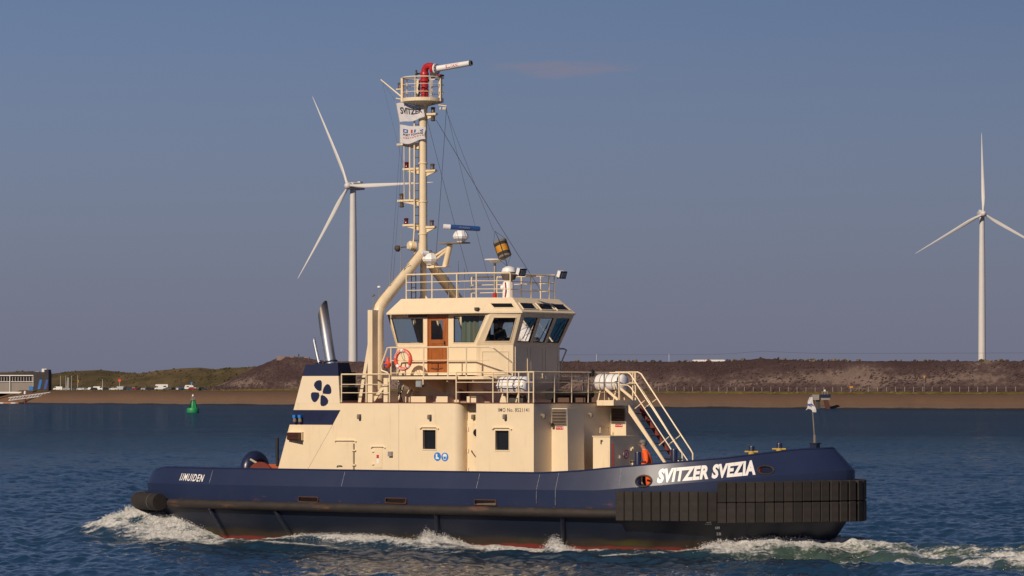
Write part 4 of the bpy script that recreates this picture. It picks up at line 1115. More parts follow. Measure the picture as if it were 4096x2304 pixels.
for q0, q1 in (((925, 285), (1075, 415)), ((1105, 285), (1250, 405))):
    a, b = S(r6(*q0), ys0 - .35), S(r6(*q1), ys0 - .35); m_ = MB(); m_.prism([a, b, b + Vector((0, 0, -.1)), a + Vector((0, 0, -.1))], (0, .05, 0)); m_.build('raft_slide', 'cream', tug, 0)

# ------------------------------------------------------------------ mast
xm = S((1692, 1000), 0).x
def Q(p, y=0.0): return S(p, y)
path = [F((1513, 1625), xm), F((1513, 1290), xm), F((1514, 1250), xm), F((1519, 1228), xm), F((1530, 1210), xm), F((1640, 1076), xm), F((1690, 1010), xm)]
path[0].z = BD + .03
m_ = MB(); m_.tube(path, [.185] * 5 + [.185, .16], 18); mast = m_.build('mast', 'cream_pipe', tug, 50)
m_ = MB(); m_.tube([(p.x, -p.y, p.z) for p in path], [.185] * 5 + [.185, .16], 18); m_.build('mast_leg', 'cream_pipe', mast, 50)
zp = Q((1692, 408)).z; zj = path[-1].z
m_ = MB(); m_.tube([(xm, 0, zj - .25), (xm, 0, zj), (xm, 0, zj + .55), (xm, 0, zp - 1.2), (xm, 0, zp - .25), (xm, 0, zp)], [.15, .16, .15, .14, .155, .24], 20); m_.build('mast_column', 'cream_pipe', mast, 40)
for z in (zj + .62, zj + 1.75, zj + 3.1):
    m_ = MB(); m_.lathe([(.145, 0), (.165, .01), (.165, .05), (.145, .06)], (xm, 0, z), 20); m_.build('collar', 'cream_pipe', mast)
m_ = MB(); m_.tube([(xm + .05, -.05, ZR), (xm + .05, -.05, zj)], .11, 12); m_.build('support_pipe', 'cream_pipe', mast)
m_ = MB(); m_.prism([(xm + .3, -.06, ZR), (xm - .2, -.06, ZR), (xm + .05, -.06, ZR + .3)], (0, .03, 0)); m_.build('foot_gusset', 'cream', mast, 0)
for sg in (-1, 1):
    y0, y1 = F((1480, 1500), xm).y, F((1505, 1500), xm).y
    m_ = MB(); zt_ = F((1482, 1240), xm).z
    m_.mm((xm - .10, y0 * -sg, BD + .036), (xm + .10, y1 * -sg, zt_)); m_.build('leg_trunk', 'cream', mast, 0)
    a, b = S(r4(772, 350), -2.85), S(r4(690, 840), -2.85); m_ = MB(); w = Vector((.13, 0, 0))
    pr = [a, b, b + w, a + w]; m_.prism([(p.x, p.y * -sg, p.z) for p in pr], (0, .18 * -sg, 0)); m_.build('leg_brace', 'cream', mast, 0)
    a, b = S(r11(735, 395), -2.95), S(r11(440, 800), -2.95); w = Vector((.16, 0, 0)); m_ = MB()
    pr = [a, b, b + w, a + w]; m_.prism([(p.x, p.y * -sg, max(p.z, BD + .04)) for p in pr], (0, .05 * -sg, 0)); m_.build('foot_brace', 'cream', mast, 0)
    a, b = S(r11(665, 600), -2.97), S(r11(735, 835), -2.97); m_ = MB(); m_.mm((a.x, -2.98 * -sg, BD + .04), (b.x, -2.93 * -sg, S(r11(735, 395), -2.95).z)); m_.build('foot_brace', 'cream', mast, 0)
# ladder up the column
xl0, xl1 = Q(r10(515, 600), -.12).x, Q(r10(572, 600), -.12).x; zl0, zl1 = Q(r10(515, 1080), -.12).z, Q(r9(600, 880), -.12).z
m_ = MB(); m_.tube([(xl0 - .05, -.12, zl0 - .1), (xl0, -.12, zl0 + .5), (xl0, -.12, zl1)], .032, 6); lad = m_.build('ladder', 'cream_pipe', mast)
m_ = MB(); m_.tube([(xl1, -.12, zl0), (xl1, -.12, zl1)], .022, 6); m_.build('ladder_rail', 'rail', lad)
k = 0; z = zl0 + .1
while z < zl1:
    m_ = MB(); m_.tube([(xl0, -.12, z), (xl1, -.12, z)], .012, 5); m_.build('rung', 'darkgrey', lad); z += .29
# lower ladder to the roof
for u in (560, 610):
    p = S(r8(u, 1150), .3); m_ = MB(); m_.tube([(p.x, .3, ZR), (p.x, .3, ZR + 1.0)], .018, 6); m_.build('roof_ladder_rail', 'rail', lad)
for k in range(5):
    p, q = S(r8(560, 1150), .3), S(r8(610, 1150), .3); m_ = MB(); m_.tube([(p.x, .3, ZR + .1 + .19 * k), (q.x, .3, ZR + .1 + .19 * k)], .012, 5); m_.build('rung', 'darkgrey', lad)
for u, v0, v1 in ((396, -240, 590), (463, -210, 590)):
    m_ = MB(); m_.tube([Q(r10(u, v0), -.05), Q(r10(u, v1), -.05)], .02 if u < 400 else .035, 6); m_.build('cable_pipe', 'cream_pipe', mast)
# cable bundles up the near leg
for k in range(4):
    L = []
    for i, p in enumerate(path[1:]):
        jit = Vector((random.uniform(-.04, .04), 0, random.uniform(-.03, .03))); L.append(p + Vector((-.13 + .05 * k, -.09 + .05 * k, .09 - .02 * k)) + jit)
    m_ = MB(); m_.tube(L, .018, 5); m_.build('cable', 'khaki', mast)
L = []
for i in range(16):
    f = i / 15; p = path[1].lerp(path[5], f); L.append(p + Vector((.05 + .06 * math.sin(i * 2.2), -.19, .12 + .08 * math.cos(i * 1.3))))
m_ = MB(); m_.tube(L, .014, 5); m_.build('cable', 'khaki', mast)

# navigation lamps on brackets
def lamp_unit(p, up=True, m='lampbody', par=None):
    s_ = 1 if up else -1; m_ = MB(); m_.lathe([(.075, 0), (.082, s_ * .02), (.07, s_ * .04), (.07, s_ * .15), (.085, s_ * .165), (.085, s_ * .19), (.05, s_ * .21)], p, 12); return m_.build('navigation_lamp', m, par or mast)
def bracket(p0, p1, t=.07):
    a, b = Q(p0), Q(p1); m_ = MB(); d = b - a; m_.box((a + b) / 2, (abs(d.x) + .02, .14, t)); m_.prism([(b.x, -.03, b.z - t / 2), (a.x, -.03, a.z - t / 2), (b.x, -.03, b.z - t / 2 - .16)], (0, .06, 0)); return m_.build('lamp_bracket', 'cream_pipe', mast, 0)
def br(rr, u0, v, u1, lamps):
    a, b = rr(u0, v), rr(u1, v); bracket(a, b)
    for u, up, m__ in lamps: p = Q(rr(u, v)); lamp_unit(p + Vector((0, 0, .036 if up else -.036)), up, m__)
br(r10, 393, 220, 580, [(425, True, 'redlens')]); br(r10, 765, 240, 660, [(724, True, 'lampbody')])
br(r10, 332, 585, 585, [(368, True, 'lampbody'), (368, False, 'lampbody')])
br(r10, 390, 870, 585, [(420, True, 'redlens')]); br(r10, 758, 893, 660, [(716, True, 'lampbody')])
br(r9, 362, 1212, 645, []); br(r9, 856, 826, 735, [(812, True, 'lampbody'), (812, False, 'lampbody')])

# crow's nest with the fire monitor
RB = .73; nest = MB(); nest.lathe([(.26, -.13), (RB * .95, -.02), (RB, 0), (RB, .12), (RB - .03, .12), (RB - .03, .03)], (xm, 0, zp), 24); nest = nest.build('crows_nest', 'cream', tug, 40)
hn = Q((1692, 312)).z - zp
def circ(z, r=RB - .01, n=32): return [(xm + r * math.cos(2 * math.pi * k / n), r * math.sin(2 * math.pi * k / n), z) for k in range(n)]
for f, r in ((1, .024), (.70, .013), (.38, .013)):
    m_ = MB(); m_.tube(circ(zp + hn * f), r, 6, closed=True); m_.build('nest_rail', 'cream_pipe', nest)
for k, a_ in enumerate((215, -76, -33, 4, 60, 100, 140, 178)):
    a = R(a_); p = (xm + (RB - .01) * math.cos(a), (RB - .01) * math.sin(a)); m_ = MB()
    if k % 3 == 0: m_.box((*p, zp + hn * .5), (.09, .09, hn))
    else: m_.tube([(*p, zp), (*p, zp + hn)], .018, 6)
    m_.build('nest_post', 'cream_pipe', nest)
m_ = MB(); a, b = Q(r9(140, 382)), Q(r9(415, 610)); m_.tube([a, b], [.02, .03], 8); m_.build('gaff', 'cream_pipe', nest)
m_ = MB(); a, b = Q(r9(335, 622), -.2), Q(r9(550, 665), -.2); m_.tube([a, b], .022, 6); m_.build('flag_arm', 'cream_pipe', nest)
m_ = MB(); a, b = Q(r9(880, 708)), Q(r9(990, 722)); m_.tube([a, b], .02, 6)
for u in (905, 945, 968): m_.lathe([(.01, 0), (.03, -.03), (.03, -.08), (.01, -.11)], Q(r9(u, 735)), 8)
m_.build('block_arm', 'cream_pipe', nest)
m_ = MB(); p = Q(r9(385, 505)); m_.box(p, (.24, .14, .04)); m_.build('lamp_shelf', 'cream_pipe', nest, 0)
lamp_unit(p + Vector((0, 0, .02)), True, 'lampbody', nest)
for k in range(3):
    m_ = MB(); m_.tube([Q(r9(640, 400), .1), Q(r9(620 + 12 * k, 500), .12), Q(r9(645 - 10 * k, 560), .1), Q(r9(610, 620), .1)], .018, 5); m_.build('hose_loop', 'wire', nest)
# fire monitor
c0 = Q(r9(703, 640)); zb = zp + .03
m_ = MB(); xr = c0.x
def zz(v): return Q(r9(703, v)).z
m_.lathe([(.13, zb), (.13, zz(545)), (.17, zz(540)), (.17, zz(515)), (.125, zz(510)), (.125, zz(410)), (.175, zz(405)), (.175, zz(378)), (.13, zz(372)), (.15, zz(330)), (.15, zz(300)), (.12, zz(280))], (xr, 0, 0), 18)
mon = m_.build('fire_monitor', 'red', tug)
L = [Q(r9(703, 300)), Q(r9(705, 255)), Q(r9(720, 222)), Q(r9(748, 205)), Q(r9(790, 207)), Q(r9(822, 222)), Q(r9(838, 250))]
m_ = MB(); m_.tube(L, [.125, .125, .12, .115, .115, .12, .14], 16); m_.build('monitor_elbow', 'red', mon, 50)
bd = (Q(r9(1305, 165)) - Q(r9(880, 238))).normalized()
m_ = MB(); a = Q(r9(795, 257)); m_.lathe([(.10, 0), (.19, .03), (.19, .13), (.15, .15)], a, 18, bd); m_.build('monitor_joint', 'red', mon)
m_ = MB(); m_.lathe([(.20, 0), (.20, .05), (.11, .06)], Q(r9(845, 247)), 20, bd); fl_ = m_.build('monitor_flange', 'white', mon)
for k in range(10):
    an = 2 * math.pi * k / 10; u = bd.cross(Vector((0, 1, 0))).normalized(); p = Q(r9(850, 247)) + u * .165 * math.cos(an) + Vector((0, 1, 0)) * .165 * math.sin(an)
    m_ = MB(); m_.tube([p, p + bd * .06], .018, 6); m_.build('bolt', 'black', fl_)
b0, b1 = Q(r9(875, 240)), Q(r9(1308, 165)); ln_ = (b1 - b0).length
m_ = MB(); m_.lathe([(.11, 0), (.105, .1), (.092, ln_ - .05), (.098, ln_ - .04), (.098, ln_), (.075, ln_), (.07, ln_ - .25)], b0, 20, bd); bar = m_.build('monitor_barrel', 'white', mon, 50)
m_ = MB(); m_.lathe([(.0985, 0), (.0995, .002), (.0995, .055), (.0985, .057)], b0 + bd * (ln_ - .058), 20, bd); m_.build('muzzle_ring', 'black', bar)
m_ = MB(); m_.lathe([(.072, 0), (.072, .004)], b0 + bd * (ln_ - .24), 20, bd); m_.build('bore', 'black', bar)
upv = bd.cross(Vector((0, -1, 0))).normalized(); upv = upv if upv.z > 0 else -upv
def btxt(u, v):
    t_ = .40 + u * .54; a = (v - .5) * 1.05
    return b0 + bd * t_ + (Vector((0, -1, 0)) * math.cos(a + .1) + upv * math.sin(a + .1)) * (.112 - .012 * t_ / ln_)
lettering('barrel_text', 'SILVANI', btxt, 'inkred', bar, .02)
m_ = MB(); c = Q(r9(607, 307), -.1); m_.lathe([(.13, 0), (.14, .03), (.13, .06)], c, 16, (-.8, -.5, 0)); m_.tube([c, Q(r9(660, 300), 0)], .03, 6); m_.build('hand_wheel', 'darkgrey', mon)
m_ = MB(); m_.lathe([(.09, -.08), (.1, 0), (.09, .08)], Q(r9(808, 325), -.15), 14, (-.6, -.7, 0)); m_.build('hand_wheel', 'darkgrey', mon)
m_ = MB(); m_.mm(Q(r9(835, 338), -.12), Q(r9(955, 318), .12)); m_.build('monitor_motor', 'darkred', mon, 0)

# stays and halyards
def wire(a, b, r=.007, par=None):
    m_ = MB(); a, b = Vector(a), Vector(b); L = [a.lerp(b, k / 8) - Vector((0, 0, .12 * 4 * (k / 8) * (1 - k / 8))) * min(1, (b - a).length / 12) for k in range(9)]
    m_.tube(L, r, 5); return m_.build('stay_wire', 'wire', mast)
wire(Q((1786, 432)), S((1745, 1012), .2)); wire(Q((1745, 480), -.1), S((2167, 1167), .6), .009); wire(Q((1780, 430)), S((1975, 925), 0), .006)
wire(Q((1704, 460), -.2), S((1872, 1090), -1.0), .007); wire(Q((1784, 430)), S((1955, 1120), .9), .005); wire(S((1872, 1090), -1.0), S((1898, 1190), -1.2), .006)
wire(Q(r9(150, 392)), S((1592, 418), -.2), .004); wire(Q(r9(162, 430)), S((1650, 800), -.3), .003); wire(S((1600, 580), -.25), S((1560, 1140), -.8), .004); wire(S((1610, 580), -.2), S((1572, 1130), -.6), .004)

# radars on their arm
m_ = MB(); m_.mm(S(r8(735, 922), -.2), S(r8(905, 895), .25)); m_.mm(S(r8(735, 915), -.15), S(r8(1010, 902), .15)); arm = m_.build('radar_arm', 'cream', mast, 0)
m_ = MB(); m_.tube([S(r8(945, 902), 0), S(r8(1002, 650), 0)], .10, 12); m_.build('radar_post', 'cream_pipe', arm)
for q in (((960, 700), (812, 795)), ((965, 725), (845, 820))):
    m_ = MB(); m_.tube([S(r8(*q[0]), -.05), S(r8(*q[1]), -.05)], .045, 8); m_.build('radar_strut', 'cream_pipe', arm)
m_ = MB(); a, b = S(r8(905, 640), 0), S(r8(1185, 632), 0); m_.box((a + b) / 2, ((b - a).length, .5, .05)); m_.build('radar_shelf', 'khaki', arm, 0)
def radar(c, e0, e1, m__, rr, txt):
    m_ = MB(); h = .40; m_.lathe([(.13, 0), (.14, .03), (.25, .12), (.28, .20), (.25, .28), (.16, h)], c, 8); rd = m_.build('radar_gearbox', 'whiteplastic', arm, 20)
    m_ = MB(); m_.lathe([(.06, 0), (.06, .1)], c + Vector((0, 0, h)), 10); m_.build('radar_neck', 'darkgrey', rd)
    d = (e1 - e0).normalized(); m_ = MB(); L = (e1 - e0).length
    prof = [(.01, 0), (rr * .95, .002), (rr, .01), (rr, L - .06), (rr * .8, L - .015), (.01, L)]
    ax = d; ref = Vector((0, 0, 1)); u = ax.cross(ref).normalized(); w = u.cross(ax); loops = []
    for r_, h_ in prof: loops.append([e0 + ax * h_ + u * math.cos(a) * r_ * .75 + w * math.sin(a) * r_ for a in [2 * math.pi * k / 16 for k in range(16)]])
    m_.loft(loops); sc_ = m_.build('radar_scanner', m__, rd, 50)
    m_ = MB(); m_.loft([[e0 + ax * h_ + u * math.cos(a) * rr * 1.03 * .75 + w * math.sin(a) * rr * 1.03 for a in [2 * math.pi * k / 16 for k in range(16)]] for h_ in (-.03, .22)]); m_.build('scanner_cap', 'whiteplastic', sc_, 40)
    if txt:
        un = u if u.y < 0 else -u
        f0, f1 = L * .42, L * .70
        lettering('scanner_text', txt, lambda a, b: e0 + ax * (f0 + (f1 - f0) * a) + un * (rr * .75 * .93) + w * rr * (-.35 + .7 * b) * 1.0 + un * .03, 'grey', sc_, .01)
cc = S(r8(1125, 625), 0)
radar(cc, S(r8(935, 447), -.45), S(r8(1350, 474), .4), 'bluescan', .085, 'FURUNO')
cc = S(r8(775, 885), -.15)
radar(cc, S(r8(690, 745), -.45), S(r8(890, 770), .15), 'grey', .075, None)
# horn and stern searchlight on a stub
p = S(r8(572, 670), -.1); m_ = MB(); m_.lathe([(.05, .0), (.17, .02), (.17, .22), (.12, .28)], p + Vector((.05, .1, 0)), 18, (-.45, -.85, .05)); hr = m_.build('searchlight_drum', 'cream_pipe', mast)
m_ = MB(); m_.tube([p + Vector((.05, .1, -.12)), p + Vector((.03, .1, -.7))], .05, 8); m_.build('drum_post', 'cream_pipe', hr)
p2 = S(r8(412, 690), -.1); m_ = MB(); m_.tube([p, p2], .02, 6); m_.lathe([(.04, -.08), (.11, 0), (.12, .08), (.06, .14)], p2, 12, (-.6, -.5, -.6)); m_.build('stern_lamp', 'lampbody', mast)

# whip aerials
def whip(u, v0, v1, y, r=.012, rr=r8, capm=None):
    a, b = S(rr(u, v0), y), S(rr(u, v1), y); m_ = MB(); m_.tube([b, b.lerp(a, .25), a], [r * 1.7, r, r * .6], 6); w = m_.build('whip_aerial', 'grey', mast)
    if capm: m_ = MB(); m_.lathe([(.02, -.02), (.07, 0), (.06, .04), (.02, .06)], a, 10); m_.build('aerial_cap', capm, w)
whip(437, 490, 960, -1.2, .012); whip(315, 870, 1140, -1.9, .012); whip(190, 1145, 1320, -2.3, .012, capm='white'); whip(122, 1240, 1400, -2.6, .012, capm='khaki')
whip(1098, 840, 1255, .8, .010); whip(1168, 930, 1255, 1.0, .010); whip(987, 830, 1255, 1.2, .010); whip(872, 930, 1000, .6, .01)

# roof rails and fittings
ri = [(-3.05, 1.9), (-3.05, -1.9)]
zr = ZR + .002; rh = S((1880, 1093), -1.93).z - ZR
near = [(-3.1, -1.93), (-2.0, -1.93), (-.95, -1.93), (-.13, -1.93), (.86, -1.33)]
railrun(tug, [Vector((x, y, zr)) for x, y in near], rh, (.35, .68), .028, 'roof_railing')
railrun(tug, [Vector((x, y, zr)) for x, y in ((.86, -1.33), (.86, -.1), (.86, 1.0), (.86, 1.33))], rh * .97, (.35, .68), .026, 'roof_railing', posts=[1, 2, 3])
railrun(tug, [Vector((x, -y, zr)) for x, y in near[::-1]], rh, (.35, .68), .026, 'roof_railing', posts=[1, 2, 3, 4])
p = S(r8(1515, 838), .2); m_ = MB(); m_.lathe([(.12, -.08), (.15, -.07), (.17, -.05), (.24, -.01), (.36, .015), (.37, .05), (.33, .065), (.1, .07)], p, 24); dm = m_.build('satellite_dome', 'whiteplastic', roof)
m_ = MB(); m_.tube([(p.x, .2, ZR + .2), (p.x, .2, p.z - .08)], .045, 10); m_.build('dome_pole', 'grey', dm)
m_ = MB(); m_.tube([(p.x, .2, ZR), (p.x, .2, ZR + .22)], .075, 12); m_.build('dome_base', 'red', dm)
p = S(r8(1668, 1255), -.2); zb_ = S(r8(1668, 1075), -.2).z
m_ = MB(); m_.lathe([(.20, ZR), (.19, zb_ - .06), (.15, zb_), (.10, zb_ + .03)], (p.x, -.2, 0), 20); sl = m_.build('searchlight_column', 'white', roof)
zc = S(r8(1680, 1000), -.2).z
m_ = MB(); m_.lathe([(.10, -.20), (.22, -.16), (.27, 0), (.25, .10), (.18, .2)], (p.x + .03, -.2, zc), 20); m_.build('searchlight_head', 'lampbody', sl)
m_ = MB(); m_.lathe([(.262, .10), (.22, .22), (.12, .28), (.02, .30)], (p.x + .03, -.2, zc), 20); m_.build('searchlight_hood', 'white', sl)
m_ = MB(); m_.lathe([(.02, -.1), (.09, -.05), (.1, 0), (.07, .07)], S(r8(1605, 1145), -.35), 12, (-.8, -.4, 0)); m_.build('control_ball', 'white', sl)
m_ = MB(); m_.tube([S(r8(1635, 1085), -.42), S(r8(1640, 1180), -.43), S(r8(1632, 1255), -.42)], .02, 6); m_.build('red_cable', 'red', sl)
for (u, v), y in (((1810, 962), -1.33), ((2275, 992), 1.4)):
    p = S(r8(u, v), y); d = Vector((.85, -.1, -.3)).normalized(); rt = d.to_track_quat('X', 'Z').to_matrix()
    m_ = MB(); m_.box(p, (.16, .26, .22), rt); f_ = m_.build('floodlight', 'whiteplastic', roof, 0)
    m_ = MB(); m_.box(p + d * .095, (.05, .30, .26), rt); m_.build('floodlight_bezel', 'black', f_, 0)
    m_ = MB(); m_.box(p + d * .122, (.012, .22, .18), rt); m_.build('floodlight_lens', 'lens', f_, 0)
    m_ = MB(); m_.tube([p - d * .05, p + Vector((-.16, 0, -.16))], .025, 6); m_.build('floodlight_bracket', 'darkgrey', f_)

# ------------------------------------------------------------------ things on the afterdeck
xb = S((1020, 1858), 0).x
L = [(xb, -.45, zd(xb))] + [(xb, -.45 * math.cos(a), 2.42 + .45 * math.sin(a)) for a in np.linspace(0, math.pi, 11)] + [(xb, .45, zd(xb))]
m_ = MB(); m_.tube(L, .27, 16); m_.build('towing_arch', 'navy', tug, 50)
xw = S((1092, 1858), -.8).x
m_ = MB(); m_.tube([(xw, -1.5, 2.15), (xw, 1.5, 2.15)], .38, 18)
for y in (-1.5, 0, 1.5): m_.lathe([(.62, -.04), (.62, .04)], (xw, y, 2.15), 24, (0, 1, 0))
win = m_.build('towing_winch', 'darkred', tug, 40)
for y in (-1.4, 1.4): m_ = MB(); m_.mm((xw - .3, y - .08, zd(xw)), (xw + .3, y + .08, 2.2)); m_.build('winch_frame', 'navy', win, 0)
for k in range(9):
    y = -1.35 + k * .14; m_ = MB(); m_.tube([(xw + .47 * math.cos(a), y, 2.15 + .47 * math.sin(a)) for a in np.linspace(0, 2 * math.pi, 20)[:-1]], .065, 6, closed=True); m_.build('rope_turn', 'orangerope', win)
xp = S((1120, 1750), -.8).x
m_ = MB(); m_.tube([(xp - .12, -.8, zd(xp)), (xp - .12, -.8, S((1120, 1750), -.8).z)], .06, 10); m_.build('vent_pipe', 'black', tug)
# bitts on the foredeck with a cross bar each
def bitt(p, y, hw=.11, m__='navy', arm=.30):
    q = S(p, y); z0 = zd(q.x)
    m_ = MB(); m_.lathe([(hw, z0), (hw, q.z - .03), (hw * .9, q.z)], (q.x, y, 0), 14); b = m_.build('bitt', m__, tug)
    m_ = MB(); zc = z0 + (q.z - z0) * (.78 if arm > .28 else .88); m_.tube([(q.x - arm, y, zc), (q.x + arm, y, zc)], .03, 8); m_.build('cross_bar', 'wire' if m__ == 'navy' and arm > .28 else 'yellow', b); return b
bitt((2552, 1808), -2.75); bitt((2697, 1796), -2.75)
for p in (r3(1303, 182), r3(1540, 157)):
    b = bitt(p, .9, .10, 'navy', .26); q = S(p, .9)
    m_ = MB(); m_.lathe([(.12, zd(q.x)), (.108, q.z - .16)], (q.x, .9, 0), 12); m_.build('bitt_foot', 'yellow', b)
q = S(r3(1845, 152), .2)
m_ = MB(); m_.box((q.x, .2, (q.z + zd(q.x)) / 2), (.24, .24, q.z - zd(q.x))); jb = m_.build('staff_socket', 'navy', tug, 0)
m_ = MB(); m_.box((q.x, .2, q.z - .02), (.34, .30, .03)); m_.build('socket_plate', 'black', jb, 0)
jt = S((3246, 1592), .2)
m_ = MB(); m_.tube([(q.x, .2, q.z - .1), (q.x - .01, .2, q.z + .25), (q.x - .02, .2, q.z + .26), (jt.x, .2, jt.z + .1)], [.045, .04, .022, .015], 8); m_.build('jackstaff', 'khaki', tug)
# raft cradles
def cradle(cx, y, z):
    m_ = MB()
    for dx in (-.32, .32):
        m_.tube([(cx + dx, y - .32, z + .02), (cx + dx, y - .30, z - .22), (cx + dx, y, z - .36), (cx + dx, y + .30, z - .22), (cx + dx, y + .32, z + .02)], .028, 6)
        m_.tube([(cx + dx, y - .22, z - .28), (cx + dx - .05, y - .3, BD + .036)], .028, 6); m_.tube([(cx + dx, y + .22, z - .28), (cx + dx + .05, y + .3, BD + .036)], .028, 6)
    return m_.build('raft_cradle', 'cream_pipe', tug)
RAFTS = []
for p, y in (((2058, 1542), -2.45), ((2446, 1531), 2.3)):
    c = S(p, y); RAFTS.append(c); cradle(c.x, y, c.z)
p = S(r5(905, 440), -HB + .1); m_ = MB(); m_.prism([(p.x - .13, p.y, BD + .036), (p.x + .13, p.y, BD + .036), (p.x + .10, p.y, p.z + .08), (p.x + .04, p.y, p.z + .15), (p.x - .04, p.y, p.z + .15), (p.x - .10, p.y, p.z + .08)], (0, .05, 0)); m_.build('lifting_lug', 'cream', tug, 0)
# dark gear on the boat deck ahead of the wheelhouse
m_ = MB(); m_.tube([(1.9, -.4, 5.18), (1.9, 2.1, 5.18)], .12, 10); m_.tube([(1.9, -.5, 5.18), (1.9, -.42, 5.18)], .2, 12)
for y in (-.2, .9, 1.9): m_.mm((1.8, y - .05, BD + .036), (2.0, y + .05, 5.15))
m_.build('hose_reel', 'black', tug)
m_ = MB(); m_.mm((1.5, -2.35, BD + .036), (2.1, -1.95, BD + .30)); m_.build('valve_box', 'darkgrey', tug, 0)

# ------------------------------------------------------------------ loose things aboard (each its own object)
def aboard(name, label, cat, base, group=None):
    X, Y = loc2w(base[0], base[1]); return thing(name, label, cat, (X, Y, base[2]), -YAW, group)
def rel(mb, base):
    b = Vector(base); mb.v = [tuple(Vector(v) - b) for v in mb.v]; return mb

for c, lab in zip(RAFTS, ('white liferaft canister in a cradle beside the wheelhouse front', 'white liferaft canister in a cradle above the foredeck stairs')):
    base = (c.x, c.y, c.z - .33); t = aboard('liferaft', lab, 'liferaft', base, None)
    L = .53; m_ = MB(); m_.lathe([(.02, -L - .07), (.20, -L - .05), (.28, -L), (.305, -L + .05), (.305, -.30), (.312, -.28), (.312, -.25), (.305, -.23), (.305, -.02), (.315, 0), (.305, .02), (.305, .23), (.312, .25), (.312, .28), (.305, .30), (.305, L - .05), (.28, L), (.20, L + .05), (.02, L + .07)], c, 24, (1, 0, 0))
    rel(m_, base).build('canister', 'whiteplastic', t)
    m_ = MB(); m_.mm((c.x - L, c.y - .325, c.z - .02), (c.x + L, c.y - .30, c.z + .02)); rel(m_, base).build('seam_flange', 'whiteplastic', t, 0)
    for dx in (-.30, -.06, .20, .42):
        m_ = MB(); m_.tube([(c.x + dx, c.y + .316 * math.cos(a), c.z + .316 * math.sin(a)) for a in np.linspace(0, 2 * math.pi, 25)[:-1]], .010, 5, closed=True); rel(m_, base).build('strap', 'grey', t)

# lifebuoy on the wing rail with its light
c = S(r7(392, 940), -WYO - .06); Rb = .315; base = (c.x, c.y, c.z - Rb - .07)
t = aboard('lifebuoy', 'orange lifebuoy with white bands hung on the wing rail', 'lifebuoy', base)
m_ = MB(); m_.tube([(c.x + Rb * math.cos(a), c.y, c.z + Rb * math.sin(a)) for a in np.linspace(0, 2 * math.pi, 41)[:-1]], .065, 12, closed=True); rel(m_, base).build('ring', 'orange', t)
for a0_ in (225, 318, 95):
    m_ = MB(); m_.tube([(c.x + Rb * math.cos(R(a0_ + k)), c.y, c.z + Rb * math.sin(R(a0_ + k))) for k in np.linspace(-9, 9, 5)], .0675, 12); rel(m_, base).build('white_band', 'white', t)
def ringtext(body, a_from, a_to):
    bb = Vector(base)
    def fn(u, v):
        a = R(a_from + (a_to - a_from) * u); r = Rb - .036 + .072 * v
        return Vector((c.x + r * math.cos(a), c.y - .069 + abs(v - .5) * .02, c.z + r * math.sin(a))) - bb
    lettering('lettering', body, fn, 'letter', t, .02)
ringtext('SVITZER', 168, 108); ringtext('SVEZIA', 82, 18)
def ringtext2(body, a_from, a_to):
    bb = Vector(base)
    def fn(u, v):
        a = R(a_from + (a_to - a_from) * u); r = Rb + .036 - .072 * v
        return Vector((c.x + r * math.cos(a), c.y - .069 + abs(v - .5) * .02, c.z + r * math.sin(a))) - bb
    lettering('lettering', body, fn, 'letter', t, .02)
ringtext2('IJMUIDEN', 236, 300)
m_ = MB(); L = [S(r7(u, v), -WYO - .02) for u, v in ((385, 850), (372, 890), (392, 930), (402, 955), (410, 925), (395, 880), (388, 850))]; m_.tube(L, .012, 5); rel(m_, base).build('grab_line', 'rope', t)
p = S(r7(245, 985), -WYO); base = (p.x, p.y, p.z - .1)
t = aboard('lifebuoy_light', 'small orange lifebuoy light with a neck clipped to the wing rail end', 'safety light', base)
m_ = MB(); m_.lathe([(.02, -.12), (.07, -.11), (.125, -.03), (.125, .04), (.07, .10), (.05, .13), (.05, .23), (.03, .25)], p, 14); rel(m_, base).build('light_body', 'orange', t)
m_ = MB(); m_.box(p + Vector((-.02, -.115, 0)), (.14, .03, .05)); rel(m_, base).build('label_plate', 'inkblue', t, 0)

# flags on the halyard
def flag(name, lab, q, amp, ph):
    a, b, c_, d = [S(r9(*p), -.25) for p in q]; base = a - Vector((0, 0, 0))
    t = aboard(name, lab, 'flag', base, None); f = quadfn(a, b, c_, d)
    def fn(u, v):
        e = amp * (.3 + u); w = math.sin(u * 7 + ph + v * 1.4) * .6 + math.sin(u * 13 - v * 4 + ph * 2) * .2 + .15 * math.sin(u * 20 + v * 9)
        return f(u, v) + Vector((.02 * math.sin(v * 6 + ph) * u, e * w, .03 * math.sin(u * 7 + ph) + (v - .5) * .05 * math.sin(u * 5))) - base
    nu, nv = 36, 18; V = [fn(i / nu, j / nv) for j in range(nv + 1) for i in range(nu + 1)]; Fs = []
    for j in range(nv):
        for i in range(nu): k = j * (nu + 1) + i; Fs.append((k, k + 1, k + nu + 2, k + nu + 1))
    m_ = MB(); m_.add(V, Fs); cloth = m_.build('cloth', 'flagcloth', t, 180)
    m_ = MB(); m_.tube([fn(0, k / 6) for k in range(-1, 8)], .010, 5); m_.build('hoist_rope', 'rope', t)
    return t, fn
